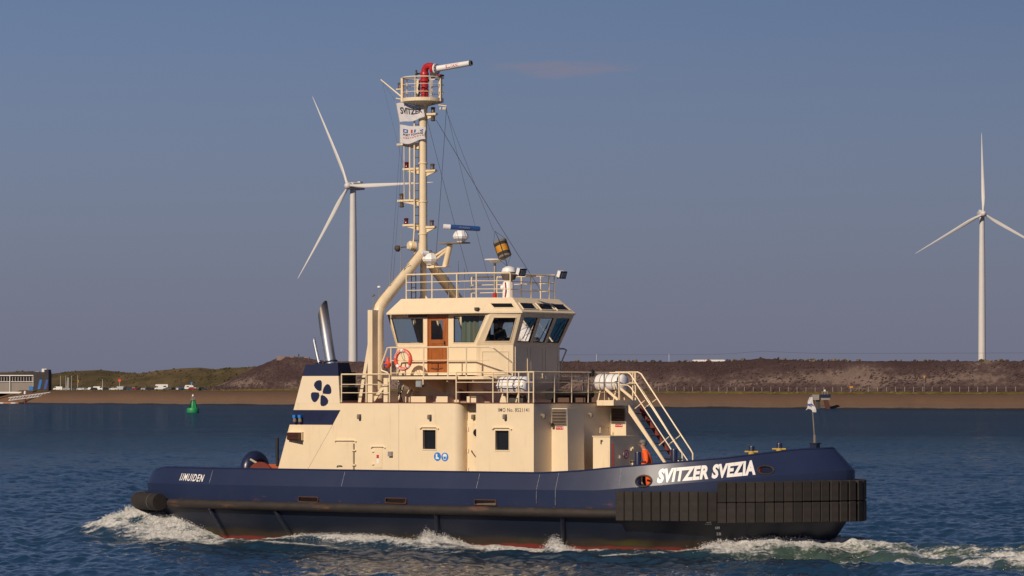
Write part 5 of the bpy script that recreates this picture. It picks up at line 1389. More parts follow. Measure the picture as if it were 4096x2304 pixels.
def fmat():
    m, n, l, b = newmat('white_flag_cloth'); t = n.new('ShaderNodeTexCoord'); nz = n.new('ShaderNodeTexNoise'); nz.inputs['Scale'].default_value = 5; l.new(t.outputs['Object'], nz.inputs['Vector'])
    rp = n.new('ShaderNodeValToRGB'); rp.color_ramp.elements[0].color = (.70, .68, .72, 1); rp.color_ramp.elements[1].color = (.82, .80, .82, 1); l.new(nz.outputs['Fac'], rp.inputs['Fac']); l.new(rp.outputs['Color'], b.inputs['Base Color']); b.inputs['Roughness'].default_value = .9
    tr = n.new('ShaderNodeBsdfTranslucent'); tr.inputs['Color'].default_value = (.7, .68, .7, 1); mx = n.new('ShaderNodeMixShader'); mx.inputs['Fac'].default_value = .25
    l.new(b.outputs[0], mx.inputs[1]); l.new(tr.outputs[0], mx.inputs[2]); l.new(mx.outputs[0], n['Material Output'].inputs['Surface']); return m
M['flagcloth'] = fmat()
t, fn = flag('house_flag', 'white flag with one line of bold black lettering below the crows nest', [(382, 932), (690, 878), (690, 712), (337, 692)], .038, .4)
lettering('lettering', 'SVITZER', lambda u, v: fn(.10 + .84 * u, .40 + .36 * v + .02 * u) + Vector((0, -.012, 0)), 'ink', t, .03, .08, 24)
t, fn = flag('port_flag', 'white flag with small signal flag logos above two lines of lettering', [(385, 1205), (705, 1160), (714, 988), (385, 970)], .034, 2.0)
def fl2(name, body, u0, u1, v0, v1, m__): lettering(name, body, lambda u, v: fn(u0 + (u1 - u0) * u, v0 + (v1 - v0) * v) + Vector((0, -.012, 0)), m__, t, .012, 0, 14)
fl2('lettering', 'PORT TOWAGE', .14, .93, .42, .55, 'ink'); fl2('lettering', 'A M S T E R D A M', .14, .95, .28, .36, 'inkred')
def patch(u0, u1, v0, v1, m__):
    m_ = MB(); n_ = 4; V = [fn(u0 + (u1 - u0) * i / n_, v0 + (v1 - v0) * j / n_) + Vector((0, -.012, 0)) for j in range(n_ + 1) for i in range(n_ + 1)]
    Fs = [(j * 5 + i, j * 5 + i + 1, j * 5 + i + 6, j * 5 + i + 5) for j in range(4) for i in range(4)]; m_.add(V, Fs); m_.build('logo_patch', m__, t, 0)
for a, b, c_, d in ((.14, .33, .60, .645), (.14, .33, .745, .79), (.14, .185, .645, .745), (.285, .33, .645, .745)): patch(a, b, c_, d, 'inkblue')
patch(.44, .50, .60, .79, 'inkred'); patch(.56, .62, .60, .79, 'inkblue'); patch(.80, .86, .64, .72, 'inkblue'); patch(.86, .92, .72, .79, 'inkblue'); patch(.86, .92, .60, .66, 'inkblue')

# day shape hung from the halyard
a, b = S(r8(1570, 612), 0), S(r8(1632, 795), 0); ax = (a - b).normalized(); h = (a - b).length; base = b - Vector((0, 0, .35))
t = aboard('signal_shape', 'black canvas day shape with amber panels hanging over the wheelhouse roof', 'day shape', base)
def seg(f0, f1, r, m__, nm, ang=None):
    m_ = MB(); n_ = 12; u = ax.cross(Vector((0, 1, 0))).normalized(); w = ax.cross(u)
    m_.loft([[b + ax * (h * f) + (u * math.cos(k) + w * math.sin(k)) * r for k in [2 * math.pi * i / n_ for i in range(n_)]] for f in (f0, f1)], True, True, True); rel(m_, base).build(nm, m__, t)
seg(0, .12, .218, 'khaki', 'end_band'); seg(.12, .30, .222, 'canvas', 'black_band'); seg(.30, .70, .219, 'amber', 'amber_band'); seg(.70, .88, .222, 'canvas', 'black_band'); seg(.88, 1, .218, 'khaki', 'end_band')
for k in range(4):
    an = 2 * math.pi * k / 4 + .5; u = ax.cross(Vector((0, 1, 0))).normalized(); w = ax.cross(u); o = (u * math.cos(an) + w * math.sin(an)) * .225
    m_ = MB(); m_.tube([b + o, a + o], .016, 5); rel(m_, base).build('batten', 'canvas', t)
    m_ = MB(); m_.tube([a + o, S(r8(1515, 500), 0)], .006, 4); rel(m_, base).build('lanyard', 'wire', t)
    m_ = MB(); m_.tube([b + o, S(r8(1655, 900), 0)], .006, 4); rel(m_, base).build('lanyard', 'wire', t)
# furled white flag on the jackstaff
m_ = MB(); p0, p1 = S((3247, 1588), .2), S((3248, 1642), .2); base = p1
t = aboard('jack_flag', 'small white flag with blue mark hanging limp on the bow jackstaff', 'flag', base)
hz_ = p0.z - p1.z; V = []
for j in range(9):
    f = j / 8
    for i in range(9):
        g = i / 8; wd = .12 + .26 * (1 - f); V.append((p1.x - wd * .6 + wd * g + .02 * math.sin(j), .16 + .05 * math.sin(g * 14 + j * .4), p1.z + hz_ * f + (.06 * math.sin(g * 5) * (1 - f))))
m_.add(V, [(j * 9 + i, j * 9 + i + 1, j * 9 + i + 10, j * 9 + i + 9) for j in range(8) for i in range(8)]); rel(m_, base).build('cloth', 'flagcloth', t, 180)
m_ = MB(); m_.prism([(p1.x - .10, .09, p1.z + hz_ * .38), (p1.x + .10, .09, p1.z + hz_ * .44), (p1.x + .06, .09, p1.z + hz_ * .52), (p1.x - .10, .09, p1.z + hz_ * .48)], (0, .008, 0)); rel(m_, base).build('mark', 'inkblue', t, 0)
# slack tow line on the afterdeck
a, b = S((1003, 1838), -.9), S((1092, 1886), -1.4); base = (b.x, b.y, b.z); t = aboard('mooring_rope', 'pale rope running from the towing arch down to the deck', 'rope', base)
m_ = MB(); m_.tube([a, a.lerp(b, .5) - Vector((0, 0, .02)), b, b + Vector((.3, 0, -.5)), (b.x + .5, b.y, zd(b.x) + .03), (b.x - .6, b.y - .2, zd(b.x) + .03)], .04, 8); rel(m_, base).build('strand', 'rope', t)

# ------------------------------------------------------------------ crew
def person(label, base, face, sk, body_m, cap_m, arms):
    """skeleton in own axes: x to the person's front, y left, z up"""
    X, Y = loc2w(base[0], base[1]); t = thing('person', label, 'person', (X, Y, base[2]), -YAW + face)
    V = [p[0] for p in sk['v']]; rad = [p[1] for p in sk['v']]
    me = bpy.data.meshes.new('body'); me.from_pydata(V, sk['e'], []); o = bpy.data.objects.new('body', me); COL.objects.link(o); o.parent = t
    o.modifiers.new('skin', 'SKIN'); sv = me.skin_vertices[0].data
    for i, r in enumerate(rad): kf = 1.0 if (r if not isinstance(r, tuple) else max(r)) < .03 else 1.32 if V[i][2] < 1.53 else 1.15; sv[i].radius = (r * kf, r * kf) if not isinstance(r, tuple) else (r[0] * kf, r[1] * kf)
    sv[0].use_root = True
    ss_ = o.modifiers.new('sub', 'SUBSURF'); ss_.levels = 2; ss_.render_levels = 2
    dg = bpy.context.evaluated_depsgraph_get(); nm_ = bpy.data.meshes.new_from_object(o.evaluated_get(dg)); o.modifiers.clear(); o.data = nm_; bpy.data.meshes.remove(me)
    nm_.materials.clear()
    for k in (body_m, 'skin', 'black'): nm_.materials.append(M[k])
    for p in nm_.polygons:
        c = p.center
        if c.z > sk['neck']: p.material_index = 1
        elif c.z < .12: p.material_index = 2
        else:
            for h in sk['hands']:
                if (c - Vector(h)).length < .115: p.material_index = 1
    nm_.shade_smooth()
    hd = Vector(sk['head'])
    def pr(mb, nm, m__): return mb.build(nm, m__, t)
    m_ = MB(); m_.lathe([(.005, .02), (.018, 0), (.02, -.03), (.012, -.045)], hd + Vector((.118, 0, .0)), 8, (0, 0, 1)); pr(m_, 'nose', 'skin')
    for s_ in (-1, 1):
        m_ = MB(); m_.lathe([(.004, 0), (.03, .004), (.03, .018), (.004, .022)], hd + Vector((-.005, s_ * .088, -.01)), 10, (0, s_, 0)); pr(m_, 'ear', 'skin')
        m_ = MB(); m_.lathe([(.003, 0), (.012, .003), (.003, .008)], hd + Vector((.098, s_ * .036, .02)), 8, (1, 0, 0)); pr(m_, 'eye', 'ink')
    m_ = MB(); m_.box(hd + Vector((.096, 0, -.062)), (.02, .05, .008)); pr(m_, 'mouth', 'inkred')
    if cap_m:
        m_ = MB(); m_.lathe([(.115, .03), (.118, .06), (.11, .10), (.08, .135), (.02, .15)], hd + Vector((-.005, 0, .0)), 16, (-.05, 0, 1))
        m_.prism([hd + Vector(q) for q in ((.08, -.08, .04), (.17, -.06, .028), (.20, 0, .026), (.17, .06, .028), (.08, .08, .04))], (0, 0, .012)); pr(m_, 'cap', cap_m)
    m_ = MB(); m_.lathe([(.108, .05), (.112, 0), (.09, -.05)], hd + Vector((-.02, 0, .0)), 14); pr(m_, 'hair', 'cap')
    return t
def skel(lean, head, lh, rh, kneel=0.0, elbow_l=None, elbow_r=None):
    v = [((0, 0, .95), (.15, .13)), ((lean * .35, 0, 1.18), (.145, .13)), ((lean * .8, 0, 1.38), (.17, .14)), ((lean, 0, 1.50), (.085, .085)), ((lean + head * .5, 0, 1.57), (.055, .055)), ((lean + head, 0, 1.66), (.082, .085)), ((lean + head, 0, 1.76), (.088, .082))]
    e = [(0, 1), (1, 2), (2, 3), (3, 4), (4, 5), (5, 6)]; hands = []
    for s_, hnd, el in ((1, lh, elbow_l), (-1, rh, elbow_r)):
        i = len(v); hip = (0, s_ * .10, .90)
        v += [(hip, .105), ((.03, s_ * .12, .50), .075), ((-.02, s_ * .12, .11), .052), ((.10, s_ * .13, .04), .045)]; e += [(0, i), (i, i + 1), (i + 1, i + 2), (i + 2, i + 3)]
        i = len(v); sh = Vector((lean * .9, s_ * .19, 1.43)); H = Vector(hnd); E = Vector(el) if el else (sh + H) / 2 + Vector((-.08, s_ * .06, -.08)); hands.append(tuple(H))
        v += [(tuple(sh), .072), (tuple(E), .055), (tuple(E.lerp(H, .88)), .040), (tuple(H), (.042, .026))]; e += [(2, i), (i, i + 1), (i + 1, i + 2), (i + 2, i + 3)]
        d = (H - E).normalized(); sd_ = Vector((0, 0, 1)).cross(d); sd_ = sd_.normalized() if sd_.length > .01 else Vector((1, 0, 0)); j = i + 3
        for k, (o, ln__) in enumerate(((-.032, .075), (-.011, .088), (.011, .084), (.03, .066))):
            m = len(v); p = H + sd_ * o + d * .05; v += [(tuple(p), .011), (tuple(p + d * ln__ * .5 + Vector((0, 0, -.01))), .010), (tuple(p + d * ln__ + Vector((0, 0, -.03))), .008)]; e += [(j, m), (m, m + 1), (m + 1, m + 2)]
        m = len(v); v += [(tuple(H + sd_ * -.04 * s_ + d * .01), .012), (tuple(H + sd_ * -.06 * s_ + d * .05), .010)]; e += [(j, m), (m, m + 1)]
    return {'v': v, 'e': e, 'hands': hands, 'neck': 1.545, 'head': (lean + head + .005, 0, 1.73)}
pb = S((2598, 1780), -1.5)
sk = skel(.16, .06, (.42, .30, 1.02), (.40, -.26, 1.0), elbow_l=(.12, .34, 1.13), elbow_r=(.10, -.34, 1.12))
person('crew member in orange coveralls and grey cap bending beside the foredeck bitts', (pb.x, -1.5, zd(pb.x)), R(180 + 38), sk, 'hivis', 'cap', None)
sk2 = skel(.04, .03, (.45, .22, 1.12), (.45, -.22, 1.12), elbow_l=(.08, .30, 1.12), elbow_r=(.08, -.30, 1.12))
person('crew member in dark clothes standing at the wheelhouse console', (-.15, -.55, 5.92), R(0), sk2, 'darkcloth', None, None)

# ------------------------------------------------------------------ water
def _h(a, b, seed):
    n = (a * 374761393 + b * 668265263 + seed * 1442695041) & 0x7fffffff; n = ((n ^ (n >> 13)) * 1274126177) & 0x7fffffff
    return ((n ^ (n >> 16)) & 0xffff) / 65535.0
def nzv(x, y, s):
    r, a, t = 0.0, 1.0, 0.0
    for k in range(3):
        xx, yy = x * 2 ** k, y * 2 ** k; xi, yi = math.floor(xx), math.floor(yy); u, v = xx - xi, yy - yi; u = u * u * (3 - 2 * u); v = v * v * (3 - 2 * v)
        r += a * ((_h(xi, yi, s + k) * (1 - u) + _h(xi + 1, yi, s + k) * u) * (1 - v) + (_h(xi, yi + 1, s + k) * (1 - u) + _h(xi + 1, yi + 1, s + k) * u) * v); t += a; a *= .5
    return r / t - .5
def vnoise(x, y, seed=0):
    """smooth value noise, vectorised"""
    xi, yi = np.floor(x).astype(np.int64), np.floor(y).astype(np.int64); xf_, yf_ = x - xi, y - yi
    u, v = xf_ * xf_ * (3 - 2 * xf_), yf_ * yf_ * (3 - 2 * yf_)
    def h(a, b):
        n = (a * 374761393 + b * 668265263 + seed * 1442695041) & 0x7fffffff; n = (n ^ (n >> 13)) * 1274126177 & 0x7fffffff
        return ((n ^ (n >> 16)) & 0xffff) / 65535.0
    return (h(xi, yi) * (1 - u) + h(xi + 1, yi) * u) * (1 - v) + (h(xi, yi + 1) * (1 - u) + h(xi + 1, yi + 1) * u) * v
def fbm(x, y, oct=4, seed=0):
    s, a, t = 0, 1, 0
    for k in range(oct): s = s + a * vnoise(x * 2 ** k, y * 2 ** k, seed + k); t += a; a *= .5
    return s / t
rows = [np.linspace(30, 92, 40)[:-1], np.arange(92, 150, .17)]; mid_ = [150.0]
while mid_[-1] < 430: mid_.append(mid_[-1] + .17 + (mid_[-1] - 150) * .0042)
rows = np.concatenate(rows + [np.array(mid_), mid_[-1] * np.exp(np.linspace(0, math.log(2600 / mid_[-1]), 130))[1:], [4000, 9000, 30000]])
tt = np.concatenate([np.linspace(-2.5, -.19, 14)[:-1], np.linspace(-.19, .19, 760), np.linspace(.19, 2.5, 14)[1:]])
YY, TT_ = np.meshgrid(rows, tt, indexing='ij'); XX = YY * TT_
lx_, ly_ = w2loc(XX, YY)
ZZ = np.zeros_like(XX)
fade = np.clip((700 - YY) / 500, 0, 1)
# wind chop: many crossing trains, sharper crests
wr = np.random.default_rng(5)
for k in range(34):
    wl_ = .45 * (1.13 ** k) if k < 20 else 1.2 + .25 * k; wl_ = min(wl_, 7)
    an = R(236) + wr.normal(0, .75); am = .0123 * wl_ ** .75 * (1.0 if wl_ < 2.2 else .42)
    ph = wr.uniform(0, 7); kk = 2 * math.pi / wl_
    arg = (XX * math.cos(an) + YY * math.sin(an)) * kk + ph + 1.3 * np.sin(XX * .11 * wr.uniform(.5, 2) + ph)
    ZZ += fade * np.clip((YY < wl_ * 260), 0, 1) * am * (np.sin(arg) + .3 * np.sin(2 * arg + .6))
ZZ *= .45 + 1.1 * fbm(XX * .06, YY * .035, 3, 3)
# hull-generated wave: height of the water where it meets the side, read along the hull
contact = [(560, 2008), (640, 2052), (740, 2120), (850, 2158), (1000, 2160), (1130, 2141), (1200, 2136), (1400, 2139), (1650, 2162), (1840, 2172), (2000, 2184), (2180, 2195), (2400, 2200), (2700, 2207), (2790, 2196), (2850, 2172), (3000, 2163), (3200, 2157), (3360, 2142)]
cs, cz = [], []
for px, py in contact:
    s = s_at(px); cs.append(s); cz.append(z_at(s, py, -.45) + .02)
hp = np.array([[hull_pt(s, .1)[0].x, hull_pt(s, .1)[0].y] for s in np.linspace(0, PLEN, 220)]); hs_ = np.interp(np.linspace(0, PLEN, 220), cs, cz)
hs_ = np.where(np.linspace(0, PLEN, 220) < cs[0], cz[0] * 1.02, hs_)
near_m = (lx_ > -24) & (lx_ < 40) & (np.abs(ly_) < 16)
qx, qy = lx_[near_m], -np.abs(ly_[near_m] - .9 * np.clip((lx_[near_m] - 12) / 5, 0, 1))
dmin = np.full(qx.shape, 1e9); idx = np.zeros(qx.shape, int)
for i in range(220):
    d_ = (qx - hp[i, 0]) ** 2 + (qy - hp[i, 1]) ** 2; b_ = d_ < dmin; dmin[b_] = d_[b_]; idx[b_] = i
dmin = np.sqrt(dmin); hloc = hs_[idx]; sx = hp[idx, 0]
inside = (np.abs(qy) < np.abs(hp[idx, 1])) & (qx > -13.3) & (qx < 12.3)
dmin = np.where(inside, 0, dmin)
L1_ = np.interp(sx, [-13.4, -12.3, -9.5, -3, 5, 12], [2.1, 1.3, 1.0, 1.4, 1.0, 2.0])
tb = fbm(qx * 1.3, qy * 1.7, 4, 21) - .5; tb2 = fbm(qx * 3.1, qy * 4.2, 3, 8) - .5
wake = np.clip((qx - 9) / 4, 0, 1) * np.exp(-np.clip(np.abs(qy) - (3.0 + .16 * (qx - 12)), 0, 99) ** 2 / 2.2) * np.clip((40 - qx) / 12, 0, 1)
foam_lo = fbm(qx * .55, qy * 1.1, 3, 40)
wd = np.interp(sx, [-13.4, -12.8, -11, -9, -7.4, -5, -1, .5, 2, 4.5, 7, 8.5, 10, 12.5], [2.9, 2.0, .9, .35, .4, .8, 1.3, 1.5, .9, .75, .75, .9, 2.4, 3.2])
fm_ = np.clip(1.15 - dmin / (wd * (.6 + .8 * foam_lo)), 0, 1)
# a second thin crest line riding outside the midship foam
l2 = np.interp(sx, [-9, -6, -2, 2, 6, 10], [.5, 1.2, 2.0, 2.3, 1.6, 1.0])
fm_ = np.maximum(fm_, .62 * np.exp(-((dmin - l2) / .16) ** 2) * ((sx > -8) & (sx < 9)) * (foam_lo > .42))
fmw = wake * np.clip(.20 + 2.0 * (fbm(qx * .28 + .25 * qy, qy * 1.35, 4, 77) - .44), .10, .85)
fm_ = np.maximum(fm_, fmw)
rip = np.exp(-dmin / 3.2) * .11 * np.sin(dmin * 2.1 - sx * .8)
dz = hloc * np.exp(-(dmin / L1_) ** 1.35) - .10 * np.exp(-((dmin - 2.4) / 1.1) ** 2) * (hloc > .3) + rip * (dmin > .5)
dz += fm_ * (tb * .22 + tb2 * .09) * np.interp(sx, [-13, -11, -8, 8, 11], [1.4, 1, .6, .8, 1.3])
dz += wake * (tb * .26 + .05 + tb2 * .06 + .10 * np.sin(qy * 2.2 + .5 * qx + 3 * tb))
# the blunt stern pushes a mound of broken water ahead of it
op = np.array([[PX[i], PYY[i]] for i in range(0, NP, 1)]); dS = np.full(qx.shape, 1e9)
for i in range(0, 60):
    dS = np.minimum(dS, (qx - op[i, 0]) ** 2 + (qy - op[i, 1]) ** 2)
dS = np.sqrt(dS); dS = np.where((qx > -14.6) & (np.abs(qy) < 3.6), 0, dS)
tap = np.interp(qx, [-15.2, -14, -13, -12, -11, -10, -9], [1, .86, .62, .36, .18, .06, 0])
mnd = tap * np.exp(-(dS / np.interp(qx, [-16, -12], [2.1, 1.4])) ** 1.7)
st_n = fbm((qx + .6 * qy) * .5, (qy - .6 * qx) * 2.2, 4, 91)
dz = dz * np.interp(qx, [-13.5, -11], [.0, 1]) + 1.2 * mnd + np.clip(mnd * 2, 0, 1) * ((st_n - .5) * .34 + tb2 * .14)
edge = np.interp(qx, [-20, -18.5, -15.5, -12, -9.5, -7.5, -6.5], [.0, 2.7, 2.7, 1.9, 1.5, .7, 0])
fst = np.clip((edge * (.75 + .5 * st_n) - dS) / .8, 0, 1) * (qx < -6) * (qx > -20)
fm_ = np.maximum(fm_ * np.interp(qx, [-13, -11], [0, 1]), fst * np.clip(.12 + 1.15 * st_n, .2, 1))
# spouts thrown up where ribs meet the water
for px, hgt, wid in ((1700, .22, .26), (1735, .15, .4), (1790, .10, .5), (2200, .21, .2), (2225, .12, .3)):
    q, n = hull_pt(s_at(px), .15); q = q + n * .25
    dz += hgt * np.exp(-((qx - q.x) ** 2 + (qy - q.y) ** 2) / wid ** 2) * (.8 + .9 * (tb2 + tb)); fm_ = np.maximum(fm_, np.exp(-((qx - q.x) ** 2 + (qy - q.y) ** 2) / (wid * 1.5) ** 2))
# distant wake ridges behind the bow
r_ = np.clip((qx - 12) / 6, 0, 1) * np.exp(-((ly_[near_m] - (6.5 + .32 * (qx - 12))) / 1.3) ** 2); dz += .22 * r_
ZZ[near_m] *= 1 - .8 * np.exp(-(dmin / 2.6) ** 2)
ZZ[near_m] += dz
FO = np.zeros_like(ZZ); FO[near_m] = fm_
CH = np.zeros_like(ZZ); CH[near_m] = np.clip(wake * .6 + wake * 1.2 * (foam_lo > .5) * .5 + np.exp(-dmin / 1.6) * np.interp(sx, [-13, -9, 8, 11], [.9, .15, .15, .8]), 0, 1)
CA = np.clip((430 - YY) / 300, 0, 1)      # where the chop is real geometry the ripple relief is turned down
nr, nc = ZZ.shape
me = bpy.data.meshes.new('water'); me.vertices.add(nr * nc); co = np.stack([XX, YY, ZZ], -1).astype(np.float32); me.vertices.foreach_set('co', co.ravel())
ii = np.arange(nr * nc).reshape(nr, nc); qd = np.stack([ii[:-1, :-1], ii[:-1, 1:], ii[1:, 1:], ii[1:, :-1]], -1).reshape(-1, 4)
me.loops.add(qd.size); me.loops.foreach_set('vertex_index', qd.ravel().astype(np.int32)); me.polygons.add(len(qd)); me.polygons.foreach_set('loop_start', (np.arange(len(qd)) * 4).astype(np.int32)); me.polygons.foreach_set('loop_total', np.full(len(qd), 4, np.int32))
me.update(); me.validate(); me.shade_smooth()
for nm_, arr in (('foam', FO), ('churn', CH), ('calm', CA)):
    at = me.attributes.new(nm_, 'FLOAT', 'POINT'); at.data.foreach_set('value', arr.ravel().astype(np.float32))
water = put('water', me); tag(water, 'dark blue choppy harbour water with foam around the tug', 'water', None, 'structure')

def water_mat():
    m, n, l, b = newmat('harbour_water')
    t = n.new('ShaderNodeTexCoord')
    def noise(scale, detail, st, rough=.55, sock='Object'):
        mp = n.new('ShaderNodeMapping'); mp.inputs['Scale'].default_value = st; l.new(t.outputs[sock], mp.inputs['Vector'])
        z = n.new('ShaderNodeTexNoise'); z.inputs['Scale'].default_value = scale; z.inputs['Detail'].default_value = detail; z.inputs['Roughness'].default_value = rough; l.new(mp.outputs['Vector'], z.inputs['Vector']); return z
    big = noise(.012, 3, (.5, 1.6, 1)); mid = noise(.9, 6, (1, 1, 1), .62); fine = noise(4.0, 5, (1, 1, 1), .6)
    # wind streak patches steer the ripple strength
    wp = n.new('ShaderNodeMapRange'); wp.inputs['From Min'].default_value = .35; wp.inputs['From Max'].default_value = .65; wp.inputs['To Min'].default_value = .7; wp.inputs['To Max'].default_value = 1.15; l.new(big.outputs['Fac'], wp.inputs['Value'])
    b1 = n.new('ShaderNodeBump'); b1.inputs['Distance'].default_value = .5; l.new(mid.outputs['Fac'], b1.inputs['Height']); 
    ca = n.new('ShaderNodeAttribute'); ca.attribute_name = 'calm'
    cm_ = n.new('ShaderNodeMath'); cm_.operation = 'MULTIPLY_ADD'; cm_.inputs[1].default_value = -.80; cm_.inputs[2].default_value = 1.0; l.new(ca.outputs['Fac'], cm_.inputs[0])
    cs_ = n.new('ShaderNodeMath'); cs_.operation = 'MULTIPLY'; l.new(cm_.outputs[0], cs_.inputs[0]); l.new(wp.outputs[0], cs_.inputs[1]); l.new(cs_.outputs[0], b1.inputs['Strength'])
    b2 = n.new('ShaderNodeBump'); b2.inputs['Distance'].default_value = .09; l.new(cm_.outputs[0], b2.inputs['Strength']); l.new(fine.outputs['Fac'], b2.inputs['Height']); l.new(b1.outputs['Normal'], b2.inputs['Normal'])
    at = n.new('ShaderNodeAttribute'); at.attribute_name = 'foam'; ch = n.new('ShaderNodeAttribute'); ch.attribute_name = 'churn'
    cmix = n.new('ShaderNodeMix'); cmix.data_type = 'RGBA'; cmix.inputs['A'].default_value = (.010, .041, .086, 1); cmix.inputs['B'].default_value = (.065, .100, .070, 1); l.new(ch.outputs['Fac'], cmix.inputs['Factor'])
    l.new(cmix.outputs['Result'], b.inputs['Base Color']); b.inputs['Roughness'].default_value = .10; b.inputs['Specular IOR Level'].default_value = 0.0
    # mirror part: Fresnel, capped as on a ruffled sea where steep facets hide the flattest ones
    gl = n.new('ShaderNodeBsdfGlossy'); gl.inputs['Roughness'].default_value = .06; l.new(b2.outputs['Normal'], gl.inputs['Normal'])
    fr = n.new('ShaderNodeFresnel'); fr.inputs['IOR'].default_value = 1.75; l.new(b2.outputs['Normal'], fr.inputs['Normal'])
    fmn = n.new('ShaderNodeMath'); fmn.operation = 'MINIMUM'; cap_ = n.new('ShaderNodeMath'); cap_.operation = 'MULTIPLY_ADD'; cap_.inputs[1].default_value = .54; cap_.inputs[2].default_value = .34; l.new(ca.outputs['Fac'], cap_.inputs[0]); l.new(cap_.outputs[0], fmn.inputs[1]); l.new(fr.outputs[0], fmn.inputs[0])
    wmx = n.new('ShaderNodeMixShader'); l.new(fmn.outputs[0], wmx.inputs['Fac']); l.new(b.outputs[0], wmx.inputs[1]); l.new(gl.outputs[0], wmx.inputs[2])
    l.new(b2.outputs['Normal'], b.inputs['Normal'])
    # foam: the field broken up by lacy noise
    fa = noise(2.6, 9, (1.0, .55, 1.4), .72); fb = noise(9, 6, (1, .6, 1), .7)
    mpf = n.new('ShaderNodeMapping'); mpf.inputs['Rotation'].default_value = (0, 0, YAW); mpf.inputs['Scale'].default_value = (.45, 1.5, 1.2); l.new(t.outputs['Object'], mpf.inputs['Vector'])
    fs = n.new('ShaderNodeTexNoise'); fs.inputs['Scale'].default_value = 1.5; fs.inputs['Detail'].default_value = 7; fs.inputs['Roughness'].default_value = .7; fs.inputs['Distortion'].default_value = .5; l.new(mpf.outputs['Vector'], fs.inputs['Vector'])
    last = at.outputs['Fac']
    for src, k in ((fs, 1.7), (fa, 1.3), (fb, .8)):
        c_ = n.new('ShaderNodeMath'); c_.operation = 'SUBTRACT'; c_.inputs[1].default_value = .5; l.new(src.outputs['Fac'], c_.inputs[0])
        q_ = n.new('ShaderNodeMath'); q_.operation = 'MULTIPLY_ADD'; q_.inputs[1].default_value = k; l.new(c_.outputs[0], q_.inputs[0]); l.new(last, q_.inputs[2]); last = q_.outputs[0]
    mr = n.new('ShaderNodeMapRange'); mr.interpolation_type = 'SMOOTHSTEP'; mr.inputs['From Min'].default_value = .22; mr.inputs['From Max'].default_value = .78; l.new(last, mr.inputs['Value'])
    g = n.new('ShaderNodeMath'); g.operation = 'GREATER_THAN'; g.inputs[1].default_value = .03; l.new(at.outputs['Fac'], g.inputs[0])
    mm_ = n.new('ShaderNodeMath'); mm_.operation = 'MULTIPLY'; l.new(mr.outputs[0], mm_.inputs[0]); l.new(g.outputs[0], mm_.inputs[1])
    fd = n.new('ShaderNodeBsdfPrincipled'); fd.inputs['Roughness'].default_value = .8
    fc_ = n.new('ShaderNodeValToRGB'); fc_.color_ramp.elements[0].position = .35; fc_.color_ramp.elements[0].color = (.36, .37, .33, 1); fc_.color_ramp.elements[1].position = .62; fc_.color_ramp.elements[1].color = (.74, .73, .73, 1); l.new(fb.outputs['Fac'], fc_.inputs['Fac']); l.new(fc_.outputs['Color'], fd.inputs['Base Color'])
    b3 = n.new('ShaderNodeBump'); b3.inputs['Distance'].default_value = .12; b3.inputs['Strength'].default_value = 1; l.new(fa.outputs['Fac'], b3.inputs['Height']); l.new(b3.outputs['Normal'], fd.inputs['Normal'])
    mx = n.new('ShaderNodeMixShader'); l.new(mm_.outputs[0], mx.inputs['Fac']); l.new(wmx.outputs[0], mx.inputs[1]); l.new(fd.outputs[0], mx.inputs[2]); l.new(mx.outputs[0], n['Material Output'].inputs['Surface'])
    return m
me.materials.append(water_mat())

# spray: flecks of thrown water over the breaking crests
wz = {}
def water_z(x, y):
    X, Y = loc2w(x, y); i = int(np.searchsorted(rows, Y)); j = int(np.searchsorted(tt, X / Y)); return ZZ[min(i, nr - 1), min(j, nc - 1)]
sv, sf = [], []
tet = [Vector(p) for p in ((1, 1, 1), (1, -1, -1), (-1, 1, -1), (-1, -1, 1))]
def fleck(p, r):
    o = len(sv); q = Matrix.Rotation(random.uniform(0, 6), 3, Vector((random.random(), random.random(), random.random() + .1)))
    for v in tet: w = q @ v; sv.append((p[0] + w.x * r * 1.3, p[1] + w.y * r, p[2] + w.z * r * .8))
    sf.extend([(o, o + 1, o + 2), (o, o + 3, o + 1), (o, o + 2, o + 3), (o + 1, o + 3, o + 2)])
def burst(px, n_, spread, hgt, r0=.018, out=.3):
    n_ = int(n_ * 2.4); r0 = r0 * .55
    s0 = s_at(px); 
    for _ in range(n_):
        s = s0 + random.gauss(0, spread); q, n = hull_pt(max(.2, s), .15); q = q + n * (.05 + abs(random.gauss(0, out)))
        z = water_z(q.x, q.y); fleck((q.x, q.y, z + abs(random.gauss(0, hgt))), random.uniform(.4, 1.3) * r0)
burst(1702, 420, .22, .11, .014); burst(1760, 260, .4, .06, .014); burst(2200, 420, .17, .12, .014); burst(2230, 160, .3, .05, .014)
for px in range(1180, 1700, 40): burst(px, 50, .3, .04, .014)
for px in range(2820, 3250, 40): burst(px, 60, .3, .05, .016, .6)
for px in range(560, 800, 30): burst(px, 120, .3, .06, .018, .9)
for _ in range(1400):
    x = random.uniform(13, 26); y = random.gauss(0, 2.2) - .05 * (x - 12)
    if nzv(x * .35, -abs(y) * .9, 77) > 0: fleck((x, y, water_z(x, y) + abs(random.gauss(0, .05))), random.uniform(.005, .012))
for _ in range(1500):
    a = random.uniform(-1.2, .3); rr = random.uniform(0.2, 2.4); x = -13.9 - rr * math.cos(a) * .9; y = -1.0 - 2.4 * random.random() + rr * math.sin(a) * .5
    fleck((x, y, water_z(x, y) + abs(random.gauss(0, .05))), random.uniform(.006, .013))
me = bpy.data.meshes.new('spray'); me.from_pydata(sv, [], sf); me.materials.append(mat('foam_white', (.76, .75, .75), .8, var=.05)); me.update()
spray = put('spray', me, None, None); spray.location = (0, TY, 0); spray.rotation_euler = (0, 0, -YAW); tag(spray, 'flecks of white spray thrown up along the hull', 'spray', None, 'stuff')

